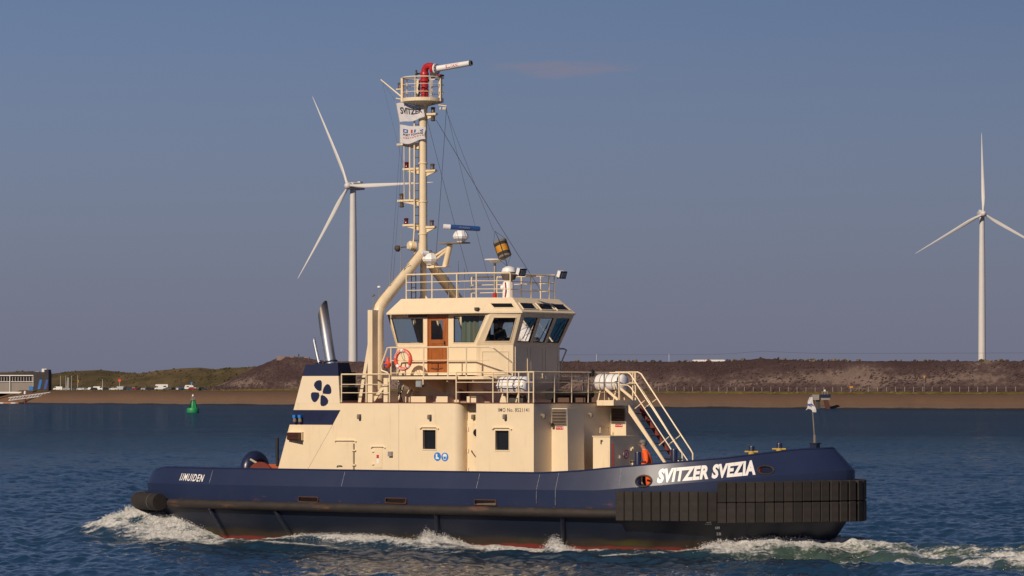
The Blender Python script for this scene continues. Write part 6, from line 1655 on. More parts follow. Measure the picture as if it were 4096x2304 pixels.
# ------------------------------------------------------------------ far shore
def shoreY(px): return lin(px, [-1200, 0, 700, 1180, 2588, 3200, 4096, 5200], [2150, 1925, 1712, 1600, 1339, 1248, 1133, 1010])
def bench_y(px): return lin(px, [-1200, 0, 900, 1250, 2600, 3200, 5200], [1562, 1562, 1561, 1559, 1570, 1573, 1574])
def W(px, py, Y): return Vector(((px - 2048) / FPX * Y, Y, EYE + (YH - py) / FPX * Y))
def benchY(px): return shoreY(px) + 36
def benchZ(px): return EYE + (YH - bench_y(px)) / FPX * benchY(px)
cols = np.arange(-1200, 5201, 9.0)
def grid_obj(name, fn, cols, ts, m__, seed):
    V, Fs = [], []; k = len(ts)
    for c in cols:
        for t in ts: V.append(fn(c, t))
    for i in range(len(cols) - 1):
        for j in range(k - 1): a = i * k + j; Fs.append((a, a + k, a + k + 1, a + 1))
    me = bpy.data.meshes.new(name); me.from_pydata([tuple(v) for v in V], [], Fs); me.shade_smooth(); me.materials.append(m__); return put(name, me)

def ground_mat(name, stops, scale, st=(1, 1, 1), zr=None, bump=.6, green=None):
    """earth tones picked by noise; optional bands by height"""
    m, n, l, b = newmat(name); t = n.new('ShaderNodeTexCoord'); mp = n.new('ShaderNodeMapping'); mp.inputs['Scale'].default_value = st; l.new(t.outputs['Object'], mp.inputs['Vector'])
    z = n.new('ShaderNodeTexNoise'); z.inputs['Scale'].default_value = scale; z.inputs['Detail'].default_value = 9; z.inputs['Roughness'].default_value = .68; z.inputs['Distortion'].default_value = .6; l.new(mp.outputs['Vector'], z.inputs['Vector'])
    rp = n.new('ShaderNodeValToRGB'); cr = rp.color_ramp
    for i, (p, c) in enumerate(stops):
        e = cr.elements[i] if i < 2 else cr.elements.new(p); e.position = p; e.color = _rgba(c)
    l.new(z.outputs['Fac'], rp.inputs['Fac']); last = rp.outputs['Color']
    if zr:
        sp = n.new('ShaderNodeSeparateXYZ'); l.new(t.outputs['Object'], sp.inputs[0])
        z2 = n.new('ShaderNodeTexNoise'); z2.inputs['Scale'].default_value = .05; z2.inputs['Detail'].default_value = 6; l.new(t.outputs['Object'], z2.inputs['Vector'])
        ad = n.new('ShaderNodeMath'); ad.operation = 'MULTIPLY_ADD'; ad.inputs[1].default_value = zr[3]; l.new(z2.outputs['Fac'], ad.inputs[0]); l.new(sp.outputs['Z'], ad.inputs[2])
        mr = n.new('ShaderNodeMapRange'); mr.interpolation_type = 'SMOOTHSTEP'; mr.inputs['From Min'].default_value = zr[0]; mr.inputs['From Max'].default_value = zr[1]; l.new(ad.outputs[0], mr.inputs['Value'])
        mx = n.new('ShaderNodeMix'); mx.data_type = 'RGBA'; l.new(mr.outputs[0], mx.inputs['Factor']); l.new(last, mx.inputs['A']); mx.inputs['B'].default_value = _rgba(zr[2]); last = mx.outputs['Result']
    l.new(last, b.inputs['Base Color']); b.inputs['Roughness'].default_value = .95; b.inputs['Specular IOR Level'].default_value = .1
    if bump:
        bp = n.new('ShaderNodeBump'); bp.inputs['Strength'].default_value = bump; bp.inputs['Distance'].default_value = 1.2; l.new(z.outputs['Fac'], bp.inputs['Height']); l.new(bp.outputs['Normal'], b.inputs['Normal'])
    return m
ts = [-1.5, -.3, 0, .04, .10, .18, .28, .4, .55, .7, .85, 1.0, 1.15, 1.5, 2.5, 6, 20, 40]
def shore_fn(px, t):
    Ys = shoreY(px); zb = benchZ(px)
    if t <= 0: z = t * 1.2
    elif t < 1: z = zb * (t ** .8) + nzv(px * .03, t * 6, 1) * .35 * t
    else: z = zb + nzv(px * .05, t, 2) * .25
    Y = Ys + 36 * t + nzv(px * .012, 0, 4) * 8 * (t < .5)
    return Vector(((px - 2048) / FPX * Y, Y, z))
def beach_mat():
    """sediment belts by height above the water: dark tide mark, grey gravel, ochre sand, dark upper bank"""
    m, n, l, b = newmat('beach_earth'); t = n.new('ShaderNodeTexCoord'); sp = n.new('ShaderNodeSeparateXYZ'); l.new(t.outputs['Object'], sp.inputs[0])
    mp = n.new('ShaderNodeMapping'); mp.inputs['Scale'].default_value = (.25, .25, 1.2); l.new(t.outputs['Object'], mp.inputs['Vector'])
    z = n.new('ShaderNodeTexNoise'); z.inputs['Scale'].default_value = .10; z.inputs['Detail'].default_value = 8; z.inputs['Roughness'].default_value = .7; l.new(mp.outputs['Vector'], z.inputs['Vector'])
    f = n.new('ShaderNodeTexNoise'); f.inputs['Scale'].default_value = 1.3; f.inputs['Detail'].default_value = 6; f.inputs['Roughness'].default_value = .8; l.new(t.outputs['Object'], f.inputs['Vector'])
    ad = n.new('ShaderNodeMath'); ad.operation = 'MULTIPLY_ADD'; ad.inputs[1].default_value = 1.8; l.new(z.outputs['Fac'], ad.inputs[0]); l.new(sp.outputs['Z'], ad.inputs[2])
    mr = n.new('ShaderNodeMapRange'); mr.inputs['From Min'].default_value = .9; mr.inputs['From Max'].default_value = 7.9; l.new(ad.outputs[0], mr.inputs['Value'])
    rp = n.new('ShaderNodeValToRGB'); cr = rp.color_ramp; l.new(mr.outputs[0], rp.inputs['Fac'])
    cr.elements[0].position = 0; cr.elements[0].color = (.035, .024, .020, 1); cr.elements[1].position = 1; cr.elements[1].color = (.105, .062, .042, 1)
    for p, c in ((.045, (.06, .042, .034)), (.085, (.165, .118, .094)), (.17, (.155, .106, .082)), (.30, (.185, .112, .072)), (.5, (.165, .102, .068)), (.72, (.13, .084, .059))): e = cr.elements.new(p); e.color = _rgba(c)
    mx = n.new('ShaderNodeMix'); mx.data_type = 'RGBA'; mx.blend_type = 'MULTIPLY'; mx.inputs['Factor'].default_value = .55; l.new(rp.outputs['Color'], mx.inputs['A'])
    r2_ = n.new('ShaderNodeValToRGB'); r2_.color_ramp.elements[0].position = .3; r2_.color_ramp.elements[0].color = (.55, .55, .55, 1); r2_.color_ramp.elements[1].position = .7; r2_.color_ramp.elements[1].color = (1.25, 1.25, 1.25, 1); l.new(f.outputs['Fac'], r2_.inputs['Fac']); l.new(r2_.outputs['Color'], mx.inputs['B'])
    l.new(mx.outputs['Result'], b.inputs['Base Color']); b.inputs['Roughness'].default_value = .95; b.inputs['Specular IOR Level'].default_value = .1
    bp = n.new('ShaderNodeBump'); bp.inputs['Strength'].default_value = .35; bp.inputs['Distance'].default_value = .6; l.new(f.outputs['Fac'], bp.inputs['Height']); l.new(bp.outputs['Normal'], b.inputs['Normal']); return m
M['beach'] = beach_mat()
shore = grid_obj('beach', shore_fn, cols, ts, M['beach'], 1); tag(shore, 'brown gravel beach sloping up from the far waterline', 'beach', None, 'structure')
# grass strip at the head of the beach
def strip_fn(px, t):
    p = shore_fn(px, .93 + .16 * t); p.z += .05 + lin(px, [850, 1000], [.04, .5]) * math.sin(math.pi * t) * (.6 + 1.0 * (nzv(px * .09, 3, 9) + .5)); return p
M['grass'] = ground_mat('dry_grass', [(.3, (.075, .055, .022)), (.7, (.17, .135, .045)), (.5, (.115, .088, .030))], .4, (.4, .4, 1), None, .8)
g = grid_obj('grass_verge', strip_fn, cols, [0, .25, .5, .75, 1], M['grass'], 2); tag(g, 'strip of dry yellow grass at the head of the beach', 'grass', None, 'structure')
# scrub covered embankment
def crest_y(px): return lin(px, [820, 900, 1010, 1075, 1110, 1230, 1300, 1420, 2250, 2750, 2860, 2950, 3050, 3130, 3250, 3500, 4200, 5300], [1560, 1530, 1474, 1447, 1431, 1433, 1443, 1446, 1446, 1447, 1446, 1442, 1433, 1438, 1443, 1444, 1444, 1444])
def emb_fn(px, t):
    Yb = benchY(px) + 3; zb = benchZ(px) - .3; Yc = Yb + 52; zc = EYE + (YH - crest_y(px)) / FPX * Yc
    if t <= 1:
        f = t ** .92; z = zb + (zc - zb) * f; Y = Yb + 52 * t; w = math.sin(math.pi * t)
        Y += w * 6 * nzv(px * .02, t * 3, 5); z += .9 * nzv(px * .06, t * 5, 6) * w + .5 * nzv(px * .11, 0, 14) * t
    else:
        Y = Yc + (t - 1) * 180; z = zc + .6 * nzv(px * .11, 0, 14) + nzv(px * .02, t * 2, 7) * .4
    return Vector(((px - 2048) / FPX * Y, Y, max(z, zb - .3 * (t > 1))))
def scrub_mat():
    """leafless scrub and bare pale earth in ragged slanting patches"""
    m, n, l, b = newmat('scrub_slope'); t = n.new('ShaderNodeTexCoord'); sp = n.new('ShaderNodeSeparateXYZ'); l.new(t.outputs['Object'], sp.inputs[0])
    def nz(scale, st, rot, det=8, ro=.65, dist=0.0):
        mp = n.new('ShaderNodeMapping'); mp.inputs['Scale'].default_value = st; mp.inputs['Rotation'].default_value = (0, rot, 0); l.new(t.outputs['Object'], mp.inputs['Vector'])
        z = n.new('ShaderNodeTexNoise'); z.inputs['Scale'].default_value = scale; z.inputs['Detail'].default_value = det; z.inputs['Roughness'].default_value = ro; z.inputs['Distortion'].default_value = dist; l.new(mp.outputs['Vector'], z.inputs['Vector']); return z
    big = nz(.05, (.55, .2, 2.0), 0, 6, .6, .4); streak = nz(.30, (1.6, .4, .5), R(38), 6, .7); fine = nz(1.1, (1, .5, 1), 0, 5, .8)
    # bare earth is commonest half way up
    ab = n.new('ShaderNodeMath'); ab.operation = 'SUBTRACT'; ab.inputs[1].default_value = 10.2; l.new(sp.outputs['Z'], ab.inputs[0])
    sq = n.new('ShaderNodeMath'); sq.operation = 'ABSOLUTE'; l.new(ab.outputs[0], sq.inputs[0])
    hb = n.new('ShaderNodeMapRange'); hb.inputs['From Min'].default_value = 0; hb.inputs['From Max'].default_value = 5; hb.inputs['To Min'].default_value = .12; hb.inputs['To Max'].default_value = -.12; l.new(sq.outputs[0], hb.inputs['Value'])
    a1_ = n.new('ShaderNodeMath'); a1_.operation = 'ADD'; l.new(big.outputs['Fac'], a1_.inputs[0]); l.new(hb.outputs[0], a1_.inputs[1])
    a2_ = n.new('ShaderNodeMath'); a2_.operation = 'MULTIPLY_ADD'; a2_.inputs[1].default_value = .42; l.new(streak.outputs['Fac'], a2_.inputs[0]); l.new(a1_.outputs[0], a2_.inputs[2])
    rp = n.new('ShaderNodeValToRGB'); cr = rp.color_ramp; l.new(a2_.outputs[0], rp.inputs['Fac'])
    cr.elements[0].position = .52; cr.elements[0].color = (.066, .041, .042, 1); cr.elements[1].position = .90; cr.elements[1].color = (.235, .172, .146, 1)
    for p, c in ((.66, (.092, .059, .058)), (.745, (.125, .086, .079)), (.79, (.195, .140, .119))): e = cr.elements.new(p); e.color = _rgba(c)
    mx = n.new('ShaderNodeMix'); mx.data_type = 'RGBA'; mx.blend_type = 'MULTIPLY'; mx.inputs['Factor'].default_value = .6; l.new(rp.outputs['Color'], mx.inputs['A'])
    r2_ = n.new('ShaderNodeValToRGB'); r2_.color_ramp.elements[0].position = .3; r2_.color_ramp.elements[0].color = (.45, .45, .45, 1); r2_.color_ramp.elements[1].position = .72; r2_.color_ramp.elements[1].color = (1.4, 1.4, 1.4, 1); l.new(fine.outputs['Fac'], r2_.inputs['Fac']); l.new(r2_.outputs['Color'], mx.inputs['B'])
    l.new(mx.outputs['Result'], b.inputs['Base Color']); b.inputs['Roughness'].default_value = .95; b.inputs['Specular IOR Level'].default_value = .1
    bp = n.new('ShaderNodeBump'); bp.inputs['Strength'].default_value = .5; bp.inputs['Distance'].default_value = .8; l.new(fine.outputs['Fac'], bp.inputs['Height']); l.new(bp.outputs['Normal'], b.inputs['Normal']); return m
M['scrub'] = scrub_mat()
emb = grid_obj('embankment', emb_fn, np.arange(820, 5201, 8.0), list(np.linspace(0, 1, 15)) + [1.05, 1.3, 2, 3], M['scrub'], 3); tag(emb, 'long scrub covered embankment of purple brown earth', 'embankment', None, 'structure')
# green dunes on the left behind the car park
def dune_y(px): return lin(px, [-1200, -300, 0, 120, 200, 300, 400, 480, 560, 640, 720, 800, 860, 900, 1000, 1100, 1400], [1500, 1490, 1488, 1485, 1496, 1484, 1480, 1488, 1494, 1481, 1474, 1470, 1477, 1471, 1469, 1466, 1470])
def dune_fn(px, t):
    Yb = benchY(px) + 110; zb = benchZ(px) - .5; Yc = Yb + 190; zc = EYE + (YH - dune_y(px)) / FPX * Yc
    if t <= 1: z = zb + (zc - zb) * (.5 - .5 * math.cos(math.pi * t)) + 3.6 * nzv(px * .018, t * 4, 31) * math.sin(math.pi * t); Y = Yb + 190 * t
    else: z = zc - (t - 1) * 10; Y = Yc + (t - 1) * 120
    return Vector(((px - 2048) / FPX * Y, Y, z))
M['dune'] = ground_mat('dune_scrub', [(.36, (.055, .046, .022)), (.66, (.215, .150, .088)), (.45, (.085, .066, .032)), (.54, (.135, .097, .052))], .014, (1, .5, 2.2), None, .5)
dn = grid_obj('dunes', dune_fn, np.arange(-1200, 1401, 9.0), list(np.linspace(0, 1, 16)) + [1.3, 2], M['dune'], 4); tag(dn, 'green and brown dune hills behind the far car park', 'dunes', None, 'structure')
# bushes as massed vegetation on the slopes
def clumps(name, label, fn, px0, px1, n_, smin, smax, cols3, t0, t1, seed):
    rr = random.Random(seed); V, Fs, MI = [], [], []
    ico = bmesh.new(); bmesh.ops.create_icosphere(ico, subdivisions=1, radius=1); iv = [v.co.copy() for v in ico.verts]; iff = [tuple(v.index for v in f.verts) for f in ico.faces]; ico.free()
    for _ in range(n_):
        px = rr.uniform(px0, px1); t = rr.uniform(t0, t1)
        if nzv(px * .014, t * 2.2, seed) < rr.uniform(-.22, .16): continue
        p = fn(px, t); s = rr.uniform(smin, smax); o = len(V); mi = rr.randrange(len(cols3))
        for v in iv: k = s * rr.uniform(.6, 1.25); V.append((p.x + v.x * k * 1.1 + v.z * k * .35, p.y + v.y * k, p.z + .25 * s + v.z * k * .85))
        Fs += [tuple(i + o for i in f) for f in iff]; MI += [mi] * len(iff)
    me = bpy.data.meshes.new(name); me.from_pydata(V, [], Fs)
    for c in cols3: me.materials.append(c)
    me.polygons.foreach_set('material_index', np.array(MI, np.int32)); me.update(); o = put(name, me); return tag(o, label, 'bushes', None, 'stuff')
bA = mat('bush_brown', (.048, .030, .029), .95, var=.3, scale=.6); bB = mat('bush_purple', (.066, .040, .041), .95, var=.3, scale=.6); bC = mat('bush_olive', (.052, .046, .020), .95, var=.4, scale=.6); bD = mat('bush_dry', (.15, .11, .075), .95, var=.3, scale=.6); bE = mat('bush_grey', (.095, .068, .058), .95, var=.4, scale=.6); bF = mat('bush_green', (.075, .066, .026), .95, var=.4, scale=.6)
clumps('scrub_bushes', 'dark leafless scrub massed over the embankment slope', emb_fn, 860, 4500, 9000, .18, .5, [bA, bB, bB, bB], .03, .9, 51)
clumps('dry_tufts', 'pale dry tufts scattered on the embankment slope', emb_fn, 900, 4500, 500, .2, .45, [bE, bB], .1, 1.0, 57)
clumps('crest_growth', 'low green and brown growth along the embankment crest', emb_fn, 2300, 4500, 420, .25, .8, [bC, bD, bB], .97, 1.03, 58)
clumps('dune_bushes', 'low green bushes massed on the dunes', dune_fn, -300, 1150, 1500, .3, .75, [bC, bF, bC], .05, .95, 61)
clumps('verge_tufts', 'grass tufts along the head of the beach', lambda px, t: shore_fn(px, .96 + .1 * t), 850, 4400, 1500, .2, .6, [bD, mat('tuft_yellow', (.17, .13, .04), .95, var=.3, scale=.6), bC], 0, 1, 63)

# ------------------------------------------------------------------ wind turbines
def turbine(px, hy, Y, R_, ang, yaw, by, label):
    hub = W(px, hy, Y); base = W(px, by, Y); f = thing('wind_turbine', label, 'wind turbine', (hub.x, hub.y, 10.0), yaw, 'wind turbines behind the embankment')
    H = hub.z - 10.0; ov = 4.2     # rotor axis points to -y of its own frame
    prof = [(2.25, -3), (2.2, 6), (2.05, H * .4), (1.75, H * .75), (1.42, H - 1.6)]
    m_ = MB(); m_.lathe(prof, (0, 0, 0), 28); m_.build('tower', 'turbine', f)
    m_ = MB(); sec = []
    for y, w, h in ((-2.2, 1.4, 1.5), (-1.8, 1.75, 1.8), (3.5, 1.8, 1.95), (7.5, 1.6, 1.6), (8.2, 1.2, 1.1)):
        sec.append([(w * math.copysign(abs(math.cos(a)) ** .5, math.cos(a)), y, H + .1 + h * math.copysign(abs(math.sin(a)) ** .5, math.sin(a))) for a in [2 * math.pi * k / 20 for k in range(20)]])
    m_.loft(sec); nc_ = m_.build('nacelle', 'turbine', f, 40)
    m_ = MB(); m_.mm((-.8, 4.6, H + 1.9), (.8, 6.8, H + 2.6)); m_.tube([(0, 7.2, H + 1.6), (0, 7.2, H + 3.1)], .08, 6); m_.build('cooler', 'turbine', nc_, 0)
    m_ = MB(); m_.lathe([(1.55, 0), (1.75, .6), (1.75, 2.0), (1.45, 2.9), (.8, 3.5), (.05, 3.7)], (0, -2.2, H), 24, (0, -1, 0)); hb = m_.build('hub', 'turbine', f)
    for k in range(3):
        a = ang + k * 2 * math.pi / 3; d = Vector((math.sin(a), 0, math.cos(a))); s_ = Vector((math.cos(a), 0, -math.sin(a))); ft = Vector((0, -1, 0)); c0 = Vector((0, -3.6, H)); L = []
        for f_, ch_, th_, tw in ((.02, 1.9, 1.9, 90), (.05, 2.0, 1.8, 80), (.12, 3.0, 1.1, 24), (.20, 3.6, .8, 16), (.32, 3.1, .55, 11), (.5, 2.3, .38, 7), (.7, 1.55, .24, 4), (.87, .95, .14, 2), (.97, .5, .07, 0), (1.0, .08, .02, 0)):
            t_ = R(tw if tw < 60 else 20); e1 = s_ * math.cos(t_) + ft * math.sin(t_); e2 = ft * math.cos(t_) - s_ * math.sin(t_); c = c0 + d * (R_ * f_) + ft * (1.2 * f_ * f_) + Vector((0, .13 * d.z * R_ * f_, 0)); ch_ *= .62
            L.append([c + e1 * (ch_ * (.5 * math.cos(q) + (.12 if f_ > .1 else 0))) + e2 * (th_ * .5 * math.sin(q)) for q in [2 * math.pi * j / 14 for j in range(14)]])
        m_ = MB(); m_.loft(L); m_.build('blade', 'turbine', f, 60)
turbine(1412, 745, 1720, 52.0, R(-30), R(-35), 1445, 'white wind turbine standing behind the tug with one blade level')
turbine(3928, 856, 2060, 47.5, R(0), R(4), 1440, 'white wind turbine with one blade straight up on the bare embankment')

# ------------------------------------------------------------------ small things on the far shore
def on_bench(px, dY=0.0):
    Y = benchY(px) + 4 + dY; return Vector(((px - 2048) / FPX * Y, Y, benchZ(px) + .05))
carcol = {k: mat('car_paint_' + k, c, .3, var=.05, coat=.5) for k, c in dict(white=(.75, .75, .74), silver=(.42, .43, .44), grey=(.10, .10, .11), black=(.015, .015, .018), blue=(.03, .06, .16), red=(.28, .02, .02)).items()}
tyre = M['black']
def car_mesh(kind):
    """returns part meshes in own axes (length x)"""
    if kind == 'van': prof = [(-2.4, .35), (-2.45, 1.2), (-2.35, 2.0), (1.0, 2.05), (1.6, 1.95), (2.1, 1.15), (2.45, .95), (2.5, .4)]; w = .95; glass = [[(1.05, 1.95), (1.55, 1.88), (2.0, 1.22), (1.05, 1.22)]]
    elif kind == 'hatch': prof = [(-1.95, .35), (-2.0, .9), (-1.75, 1.05), (-1.5, 1.45), (.2, 1.48), (.95, 1.0), (1.85, .85), (1.98, .6), (1.95, .35)]; w = .85; glass = [[(-1.42, 1.40), (-.62, 1.42), (-.62, 1.0), (-1.62, 1.0)], [(-.55, 1.42), (.15, 1.42), (.8, 1.0), (-.55, 1.0)]]
    else: prof = [(-2.25, .35), (-2.3, .85), (-2.1, 1.0), (-1.7, 1.42), (-.2, 1.47), (.35, 1.42), (1.1, .98), (2.1, .82), (2.25, .6), (2.2, .35)]; w = .88; glass = [[(-1.62, 1.36), (-.72, 1.40), (-.72, .98), (-1.95, .98)], [(-.65, 1.40), (.28, 1.36), (.92, .98), (-.65, .98)]]
    m_ = MB(); tap = lambda z: w - max(0, z - .9) * .22
    L = [[(x, -tap(z), z) for x, z in prof], [(x, tap(z), z) for x, z in prof]]; m_.loft(L); body = m_.mesh('body', 20); gl = []
    for q in glass:
        for s_ in (-1, 1):
            g = MB(); g.add([(x, s_ * (tap(z) + .006), z) for x, z in q], [(0, 1, 2, 3)]); gl.append(g.mesh('window', 0))
    wm = MB(); wm.lathe([(.16, -.1), (.31, -.1), (.32, 0), (.31, .1), (.16, .1)], (0, 0, 0), 14, (0, 1, 0)); wm = wm.mesh('wheel')
    for g in gl: g.materials.append(M['darkglass'])
    wm.materials.append(tyre); return body, gl, wm, w
protos = {k: car_mesh(k) for k in ('hatch', 'sedan', 'van')}
bodies = {}
def car(px, kind, col, rz, dY, label):
    p = on_bench(px, dY); t = thing('parked_car' if kind != 'van' else 'parked_van', label, 'car' if kind != 'van' else 'van', p, rz, 'vehicles parked along the far shore'); body, gl, wm, w = protos[kind]
    if (kind, col) not in bodies: b = body.copy(); b.materials.clear(); b.materials.append(carcol[col]); bodies[(kind, col)] = b
    put('body', bodies[(kind, col)], t)
    for g in gl: put('window', g, t)
    for x in (-1.3, 1.35):
        for s_ in (-1, 1): put('wheel', wm, t, Matrix.Translation((x, s_ * (w - .08), .32)))
    for s_ in (-1, 1):
        m_ = MB(); m_.box((1.96 if kind == 'hatch' else 2.3, s_ * .6, .68), (.06, .28, .14)); m_.build('headlight', 'lens', t, 0)
cl = [(232, 'van', 'white', 180, 0, 'white van beside the tall grey banner on the far quay'), (272, 'sedan', 'silver', 0, 4, 'silver saloon parked under the flagpoles'), (300, 'sedan', 'grey', 0, 8, 'grey saloon parked behind the flagpole row'),
      (322, 'hatch', 'white', 180, 0, 'white hatchback parked by the gangway head'), (340, 'sedan', 'silver', 20, 6, 'silver saloon parked behind the white hatchback'), (362, 'hatch', 'white', 80, 2, 'white hatchback parked nose out with bright headlights'),
      (376, 'hatch', 'black', 180, 0, 'black hatchback next to the nose out white car'), (392, 'van', 'white', 0, 5, 'white van with a tall box body by the lamp post'), (428, 'sedan', 'black', 0, 0, 'black saloon right of the lamp post'),
      (452, 'hatch', 'white', 180, -1, 'white hatchback in front of dark cars'), (462, 'sedan', 'grey', 0, 7, 'grey saloon behind the white hatchback'), (486, 'van', 'silver', 0, 6, 'silver van under the orange sign pole'), (508, 'hatch', 'black', 0, 0, 'black hatchback left of the blue saloon'),
      (524, 'sedan', 'blue', 0, 3, 'dark blue saloon beside the red hatchback'), (544, 'hatch', 'red', 180, 0, 'red hatchback in the row of dark cars'), (562, 'sedan', 'black', 180, 2, 'black saloon right of the red hatchback'), (582, 'sedan', 'silver', 0, 0, 'silver saloon near the camper'), (600, 'sedan', 'black', 0, 4, 'black saloon close behind the camper'),
      (668, 'hatch', 'grey', 180, -2, 'grey hatchback parked in front of the camper'), (696, 'sedan', 'black', 90, 0, 'black saloon nose out right of the camper'), (722, 'hatch', 'blue', 90, 1, 'blue hatchback between camper and caravan'), (770, 'hatch', 'red', 0, 0, 'red hatchback below the white caravan'), (795, 'sedan', 'grey', 80, 0, 'grey saloon at the end of the car row'), (812, 'sedan', 'black', 0, 4, 'last black saloon under the embankment foot')]
for i_, px in enumerate((252, 310, 350, 405, 440, 474, 496, 516, 536, 555, 574, 592, 612, 710, 735, 785)):
    kd_, co_ = ('hatch', 'sedan')[i_ % 2], ('silver', 'white', 'grey', 'blue', 'black')[i_ * 7 % 5]
    cl.append((px, kd_, co_, (0, 180, 90, 75)[i_ % 4], random.uniform(9, 22), '%s %s parked %s in the crowded back row %s' % (co_, 'hatchback' if kd_ == 'hatch' else 'saloon', 'nose out' if i_ % 4 > 1 else 'side on', 'near the flagpoles' if px < 400 else 'between camper and caravan' if px > 650 else 'between lamp post and camper')))
for px, kd, col, a, dY, lab in cl: car(px, kd, col, R(a - 3), dY, lab)
# camper and caravan
p = on_bench(645, 1); t = thing('camper_van', 'white camper van with overhanging cab parked among dark cars', 'camper', p, R(180))
m_ = MB(); m_.prism([(-3.4, -1.1, .5), (-3.4, -1.1, 2.95), (2.6, -1.1, 2.95), (2.9, -1.1, 2.6), (2.7, -1.1, 2.2), (1.9, -1.1, 2.15), (2.4, -1.1, 1.35), (3.2, -1.1, 1.1), (3.3, -1.1, .5)], (0, 2.2, 0)); m_.build('body', carcol['white'], t, 0)
for s_ in (-1, 1):
    m_ = MB(); m_.prism([(1.5, s_ * 1.106, 2.0), (1.85, s_ * 1.106, 2.0), (2.3, s_ * 1.106, 1.4), (1.5, s_ * 1.106, 1.4)], (0, .004 * s_, 0)); m_.build('window', 'darkglass', t, 0)
    m_ = MB(); m_.mm((-2.6, s_ * 1.105, 1.6), (-1.2, s_ * 1.11, 2.2)); m_.build('window', 'darkglass', t, 0)
    for x in (-2.1, 2.2): put('wheel', protos['van'][2], t, Matrix.Translation((x, s_ * 1.0, .34)) @ Matrix.Scale(1.1, 4))
p = on_bench(757, 2); t = thing('caravan', 'white rounded caravan parked at the end of the car row', 'caravan', p, 0)
m_ = MB(); m_.prism([(-2.2, -1.05, .6), (-2.3, -1.05, 1.3), (-2.0, -1.05, 2.3), (-1.5, -1.05, 2.55), (1.4, -1.05, 2.55), (2.0, -1.05, 2.2), (2.3, -1.05, 1.2), (2.2, -1.05, .6)], (0, 2.1, 0)); m_.build('body', carcol['white'], t, 0)
m_ = MB(); m_.mm((-1.2, -1.06, 1.5), (-.1, -1.054, 2.0)); m_.build('window', 'darkglass', t, 0)
for s_ in (-1, 1): put('wheel', protos['van'][2], t, Matrix.Translation((0, s_ * .95, .32)))
m_ = MB(); m_.tube([(2.2, 0, .6), (3.3, 0, .5)], .06, 6); m_.build('drawbar', 'darkgrey', t)

# yacht club building on the left
wallg = mat('weathered_cladding', (.27, .24, .21), .8, var=.15, scale=.5, stretch=(1, 1, 4)); darkw = mat('dark_cladding', (.035, .03, .035), .7, var=.2, scale=.4)
def lx(px, Y): return (px - 2048) / FPX * Y
Yb = benchY(60) - 6; x0, x1, x2 = lx(-160, Yb), lx(134, Yb), lx(193, Yb); zb = benchZ(60) - 1.4; zr_ = W(0, 1500, Yb).z; z2_ = W(0, 1492, Yb).z; z3 = W(0, 1478, Yb).z
t = thing('club_building', 'grey flat roofed harbour building with a row of windows and dark end', 'building', ((x0 + x1) / 2, Yb, zb)); bb = Vector(t.location)
def part(nm, m__, a, b): m_ = MB(); m_.mm(Vector(a) - bb, Vector(b) - bb); return m_.build(nm, m__, t, 0)
zm = W(0, 1526, Yb).z
part('wall', wallg, (x0, Yb, zb), (x1, Yb + 14, zr_)); part('roof_fascia', 'white', (x0 - .3, Yb - .8, zr_ - .5), (x1 + .2, Yb + 14.2, zr_)); part('roof', darkw, (x0 - .2, Yb + .5, zr_ + .003), (x1 + .1, Yb + 14, z2_)); part('ledge', 'white', (x0, Yb - .5, zm - .25), (x1, Yb, zm))
part('dark_wing', darkw, (x1 + .003, Yb - 1, zb), (x2, Yb + 14, z2_ + .6)); part('dark_tower', darkw, (lx(178, Yb), Yb - 1.2, zb), (lx(195, Yb), Yb + 10, z3)); part('plant_box', 'white', (lx(168, Yb), Yb - 1.1, W(0, 1488, Yb).z), (lx(187, Yb), Yb - .0, W(0, 1475, Yb).z)); part('plant_box', 'grey', (lx(142, Yb), Yb + 1, z2_), (lx(156, Yb), Yb + 3, W(0, 1484, Yb).z))
for k in range(17):
    px = -60 + k * 11.2; w_ = part('window', 'darkglass', (lx(px, Yb), Yb - .06, zm + .15), (lx(px + 7, Yb), Yb - .01, zr_ - .75))
part('quay_wall', 'white', (x0, Yb - 9, zb - .2), (lx(95, Yb), Yb - 8, zb + .7)); 
for px in (40, 134): part('post', 'white', (lx(px, Yb) - .15, Yb - .9, zb), (lx(px, Yb) + .15, Yb - .6, zr_ - .5))
def pole(name, px, py0, py1, lab, cat, r=.09, dY=0, m__='whiteplastic'):
    p = on_bench(px, dY); Y = p.y; top = W(px, py1, Y).z; t = thing(name, lab, cat, p, 0, None); m_ = MB(); m_.tube([(0, 0, -.5), (0, 0, (top - p.z) * .5), (0, 0, top - p.z)], [r, r * .8, r * .6], 8); m_.build('shaft', m__, t); m_ = MB(); m_.lathe([(.12, 0), (.14, .1), (.02, .25)], (0, 0, top - p.z), 8); m_.build('finial', m__, t); return t, top - p.z
for px, lab in ((242, 'white flagpole left of the tall grey banner'), (263, 'white flagpole touching the tall grey banner'), (286, 'white flagpole just right of the tall grey banner')): pole('flagpole', px, 1560, 1505, lab, 'flagpole')
t, h = pole('flagpole', 311, 1560, 1504, 'white flagpole carrying a yellow pennant', 'flagpole'); m_ = MB(); m_.mm((-.1, -.1, h - 3.4), (.5, -.04, h - 2.2)); m_.build('pennant', 'amber', t, 0)
pole('lamp_post', 410, 1560, 1520, 'white lamp post beside the box bodied van', 'lamp post', .12)
t, h = pole('sign_pole', 478, 1560, 1522, 'thin pole with a round orange sign above parked cars', 'sign'); m_ = MB(); m_.lathe([(.75, 0), (.75, .06)], (0, -.1, h), 14, (0, -1, 0)); m_.build('sign_disc', 'orange', t)
